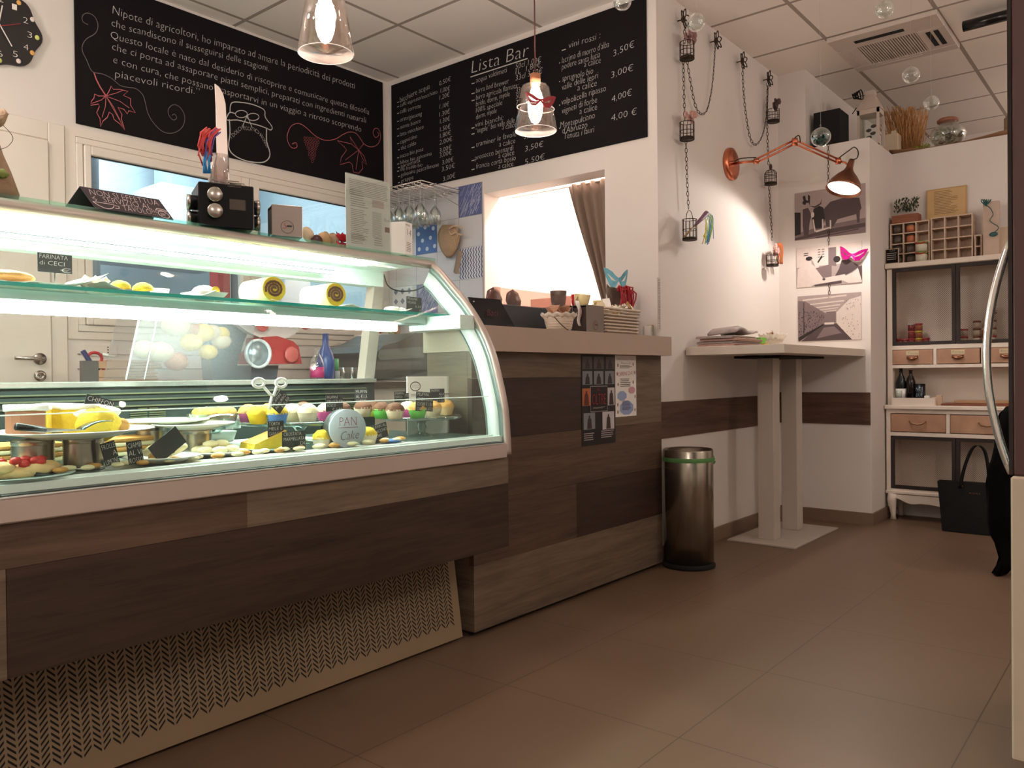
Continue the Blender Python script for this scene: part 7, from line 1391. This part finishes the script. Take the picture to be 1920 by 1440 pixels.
b.build('stalks', mat('wheat_gold', (214, 160, 104), .8, noise=.3, nscale=40), t); t['note'] = ''
del t['note']
t = thing('white_box', 'white paper gift box beside the wheat bunch on the half-height wall', 'box', (5.7, 1.3, LZ)); a = lp(1652, 270, 5.66).y; c = lp(1683, 270, 5.66).y; zt = lp(1668, 248, 5.66).z
MB().box(5.66, c, LZ, 5.76, a, zt-.01, .003).box(5.665, c+.01, zt-.011, 5.668, c+.04, zt+.008).build('box', mat('ivory_box', (216, 194, 168), .6), t)
b = MB().s(); rows = [[(5.612+.05*i, lp(1666, 280, 5.6).y-(lp(1666, 280, 5.6).y-.55)*j/24, LZ+.004+(.030*(abs(j-9)/9)**1.5 if i == 0 else .0)+(.0 if i else .0)) for j in range(25)] for i in range(4)]; b.sheet(rows, .003)
tag(b.build('kraft_runner', mat('runner_brown', (150, 112, 80), .85, noise=.1)), 'brown fabric runner lying along the top of the alcove wall', 'runner')
jx_, jy_ = 5.68, lp(1777, 250, 5.68).y; t = thing('glass_jar', 'round glass jar with wooden lid filled with leaves on the alcove wall', 'jar', (jx_, jy_, LZ+.004)); hj_ = lp(1780, 222, 5.68).z-LZ
MB().s().lathe([(0, .004), (.06, .004), (.095, .05), (.105, .085), (.09, .12), (.055, .145), (.052, hj_*.88), (.050, hj_*.88), (.053, .143), (.086, .118), (.100, .085), (.09, .052), (.055, .010), (0, .010)], (jx_, jy_, LZ), 36).build('glass', clear('jar_glass', refl=.4, edge=.9), t); MB().s().lathe([(0, hj_*.88), (.060, hj_*.88), (.062, hj_*.95), (.05, hj_), (0, hj_)], (jx_, jy_, LZ), 28).build('wooden_lid', mat('lid_wood_red', (150, 96, 70), .5), t); b = MB().s()
for k in range(120):
    g = random.random()*6.28; rr_ = random.uniform(.02, .088); zz = random.uniform(.03, .12); rr_ *= (1-abs(zz-.08)*6); p = Vector((jx_+rr_*cos(g), jy_+rr_*sin(g), LZ+zz)); b.m(k % 3); d_ = Vector((random.uniform(-1, 1), random.uniform(-1, 1), random.uniform(-.5, .5))).normalized()*.02; s_ = Vector((d_.y, -d_.x, .3)).normalized()*.006; b.add([p-d_, p+s_, p+d_, p-s_], [(0, 1, 2, 3)])
b.build('dried_leaves', [mat('leaf_olive', (110, 112, 70), .6), mat('leaf_dark', (52, 50, 60), .6), mat('leaf_pale', (150, 140, 100), .6)], t)
t = thing('small_plant', 'small yellow-green plant sprig beside the round glass jar', 'plant', (5.7, lp(1730, 262, 5.7).y, LZ)); b = MB().s()
for k in range(22): p = lp(1730, 268, 5.7); p.z = LZ+.01; q_ = p+Vector((random.uniform(-.03, .03), random.uniform(-.05, .05), random.uniform(.02, .05))); b.tube([p, q_], [.002, .004], 4)
b.build('leaves', mat('lime_leaf', (150, 160, 60), .6), t)
tag(MB().box(5.66, lp(1905, 230, 5.66).y-.06, LZ+.02, 5.78, lp(1881, 230, 5.66).y, lp(1890, 214, 5.66).z, .02).build('grey_pouch', mat('taupe_pouch', (150, 124, 104), .8)), 'taupe rounded pouch at the right end of the alcove wall top', 'pouch')

# ================================================================ ceiling: air conditioner, heater, glass globes
t = thing('air_conditioner', 'square ceiling air conditioner cassette with central grille', 'air conditioner', (5.0, 1.25, ZC)); ax0, ax1, ay0, ay1 = 4.71, 5.30, .955, 1.525; AW = mat('ac_white', (206, 192, 182), .45)
gx0, gx1, gy0, gy1 = 4.90, 5.22, 1.10, 1.42
b = MB().box(ax0, ay0, ZC-.028, gx0, ay1, ZC-.001, .004).box(gx1, ay0, ZC-.028, ax1, ay1, ZC-.001, .004).box(gx0, ay0, ZC-.028, gx1, gy0, ZC-.001, .004).box(gx0, gy1, ZC-.028, gx1, ay1, ZC-.001, .004); b.build('frame', AW, t)
b = MB(); b.m(1).box(gx0, gy0, ZC-.006, gx1, gy1, ZC-.001); b.m(0)
for k in range(24): y_ = gy0+.004+k*(gy1-gy0-.008)/23; b.box(gx0, y_-.0035, ZC-.027, gx1, y_+.0035, ZC-.018)
b.build('intake_grille', [AW, mat('grille_dark', (60, 48, 40), .8)], t)
MB().box(4.79, 1.14, ZC-.0295, 4.83, 1.40, ZC-.0285).build('left_slot', M_blkm, t); MB().box(4.93, .995, ZC-.0295, 5.17, 1.02, ZC-.0285).box(4.93, 1.035, ZC-.0295, 5.17, 1.06, ZC-.0285).build('right_slot', M_blkm, t); MB().box(4.95, 1.46, ZC-.031, 5.2, 1.475, ZC-.0285).build('louvre', AW, t); MB().box(5.25, 1.14, ZC-.031, 5.265, 1.40, ZC-.0285).build('louvre', AW, t)
t = thing('ceiling_track', 'glossy black tube fixture at the right edge of the ceiling', 'fixture', at(1850, 40, 'Z', 2.76)); b = MB().s(); A_ = at(1806, 50, 'Z', 2.76); B_ = at(1905, 24, 'Z', 2.76); b.tube([A_, B_], .028, 14); b.tube([A_+Vector((.07, 0, .03)), B_+Vector((.06, -.1, .03))], .022, 14); b.build('tubes', mat('gloss_black_tube', (14, 12, 12), .2), t); MB().s().cyl(B_+Vector((.05, 0, .03)), .012, .045, 10).build('mount', M_blk, t)
for i, (u, v, d_, lab, tint) in enumerate(((1305, 42, 3.2, 'clear glass globe hanging before the top left bird cage', 0), (1658, 18, 3.3, 'clear glass globe hanging at the top edge in front of the air conditioner', 0), (1708, 141, 3.6, 'clear glass globe hanging below the air conditioner', 0), (1746, 193, 4.0, 'clear glass globe hanging lowest at the right, left of the round jar', 0), (1539, 257, 3.1, 'teal-tinted glass globe hanging in front of the loudspeaker', 1), (1167, 3, 3.3, 'clear glass globe hanging at the top of the Lista Bar board', 0))):
    dv = _rr*((u-960)/FPX)+_dd*((v-720)/FPX)+_f; p = CAMP+dv*d_; t = thing('glass_globe', lab, 'glass globe', p, 'hanging glass globes'); m_ = clear('globe_glass', refl=.35, edge=.9) if not tint else clear('teal_globe_glass', (150, 196, 194), refl=.4, edge=.9)
    b = MB().s(); b.ell(p, .037, .037, .036, 28, 18); b.build('globe', m_, t); b = MB().s(); b.tube([p+Vector((.0045*cos(k*pi/5), 0, .042+.006*sin(k*pi/5))) for k in range(10)], .0012, 5, True); b.build('loop', M_glass if not tint else M_glass, t); MB().s().cyl(p+Vector((0, 0, .048)), .0004, ZC-p.z-.048, 4).build('thread', mat('nylon_thread', (190, 176, 164), .5), t)
    if tint: b = MB().s(); [b.ell(p+Vector((random.uniform(-.02, .02), random.uniform(-.02, .02), -.018+random.uniform(-.006, .008))), .006, .006, .004, 6, 4) for k in range(12)]; b.build('gravel', mat('teal_gravel', (60, 110, 110), .5), t)

# ================================================================ handbag, coat on a chair, fridge at the right edge
t = thing('handbag', 'black leather tote bag standing on the floor before the hutch', 'handbag', (5.22, .93, 0)); hy1 = at(1770, 990, 'X', 5.2).y; hy0 = at(1862, 1000, 'X', 5.2).y; ty1 = at(1758, 903, 'X', 5.2).y; ty0 = hy0-.02; zt = at(1800, 904, 'X', 5.2).z
LB = mat('black_leather', (10, 9, 9), .65, noise=.15, nscale=60, bump=.1, spec=.25)
b = MB().s(False); b.add([(5.15, hy0, .003), (5.15, hy1, .003), (5.29, hy1, .003), (5.29, hy0, .003), (5.19, ty0, zt), (5.19, ty1, zt), (5.26, ty1, zt), (5.26, ty0, zt)], [(3, 2, 1, 0), (0, 1, 5, 4), (1, 2, 6, 5), (2, 3, 7, 6), (3, 0, 4, 7), (4, 5, 6, 7)]); b.build('body', LB, t)
for x_ in (5.18, 5.27):
    pts = smoothpts([at(1800, 915, 'X', x_), at(1806, 885, 'X', x_), at(1814, 860, 'X', x_), at(1824, 840, 'X', x_), at(1835, 835, 'X', x_), at(1846, 845, 'X', x_), at(1852, 870, 'X', x_), at(1855, 905, 'X', x_)], 4); b = MB().s(); b.sheet([[p+Vector((0, s_, 0)) for p in pts] for s_ in (-.009, .009)], .004); b.build('handle', LB, t)
b = MB(); p = at(1801, 911, 'X', 5.183); b.s().tube([p+Vector((0, .010*cos(k*pi/4), .012*sin(k*pi/4))) for k in range(8)], .0022, 6, True); b.build('buckle', mat('gold_metal', (190, 150, 100), .25, 1), t)
b = MB(); p = at(1828, 927, 'X', 5.172); write(b, "ROMEA", p+Vector((0, .028, 0)), p+Vector((0, -.028, 0)), .010, NX, 0); b.build('metal_letters', mat('gold_metal'), t)
# chair under coat
cxp, cyp = 4.22, .50
t = thing('chair', 'dark chair hidden under the black coat by the fridge', 'chair', (cxp+.1, cyp-.1, 0)); DW = mat('dark_chair_wood', (40, 28, 24), .5)
MB().box(cxp-.1, cyp-.35, .42, cxp+.32, cyp+.05, .45, .006).build('seat', DW, t); MB().box(cxp+.08, cyp+.052, .60, cxp+.30, cyp+.072, .86, .008).build('backrest', DW, t)
for x_, y_ in ((cxp-.08, cyp-.33), (cxp+.28, cyp-.33), (cxp+.28, cyp+.03), (cxp-.05, cyp+.0)): MB().box(x_, y_, 0, x_+.03, y_+.03, .419).build('leg', DW, t)
def xp(u, v, x=4.2): return at(u, v, 'X', x)
prof = [(762, 1888), (775, 1876), (800, 1868), (830, 1866), (860, 1862), (880, 1852), (905, 1850), (940, 1850), (975, 1852), (1000, 1856), (1020, 1866), (1045, 1875), (1060, 1868), (1080, 1862)]
rows = []
for i, (v, u) in enumerate(prof):
    f = i/len(prof); row = []
    wd = 62 if v < 1000 else (60-(v-1000)*.45)
    for j in range(17):
        a = pi*2*j/16; uu = u+wd/2-wd/2*cos(a); y_ = xp(uu, v, 4.2).y; z_ = max(.004, xp(uu, v, 4.2).z); row.append((4.2+.10*sin(a)*(1 if v < 1000 else .55)+.012*sin(a*5+i*.3), y_+.006*sin(i*1.3+j), z_))
    rows.append(row)
tag(MB().s().sheet(rows, .004).build('black_coat', mat('black_wool', (10, 9, 9), .95, noise=.4, nscale=80, bump=.3, spec=.1)), 'long black coat hanging over the chair, hem touching the floor beside the fridge', 'coat')
# fridge: its dark side faces the viewer, the door with a bowed chrome handle faces the aisle
fx0 = 2.0; g_ = at(1899, 700, 'X', fx0).y; t = thing('display_fridge', 'tall dark brown drinks fridge with beige base and bowed chrome handle at right edge', 'fridge', (2.4, 0, 0)); zs = at(1905, 893, 'X', fx0).z
MB().box(fx0, -.40, zs+.001, 2.65, g_, 2.05, .004).build('cabinet', mat('dark_brown_metal', (74, 46, 42), .4, noise=.1, nscale=6), t)
MB().box(fx0-.01, -.40, .09, 2.66, g_+.004, zs, .004).build('base', mat('beige_base', (178, 158, 138), .5), t); MB().box(fx0+.03, -.36, 0, 2.6, g_-.03, .0895).build('plinth', M_blkm, t)
MB().box(fx0+.002, g_+.0005, zs+.002, 2.64, g_+.008, 1.9).build('door', mat('dark_door_glass', (30, 18, 18), .15), t)
b = MB().s(); hx = fx0+.03; N_ = 24; rows = []
zb0, zt0 = at(1906, 888, 'X', hx).z, at(1898, 452, 'X', hx).z
for i in range(N_+1):
    s_ = i/N_; z_ = zb0+(zt0-zb0)*s_; out = .047*sin(pi*s_)**.85 - .0
    rows.append((hx, g_+.006+out, z_))
MB().s().tube(rows, .0085, 12).build('handle', M_chrome, t)
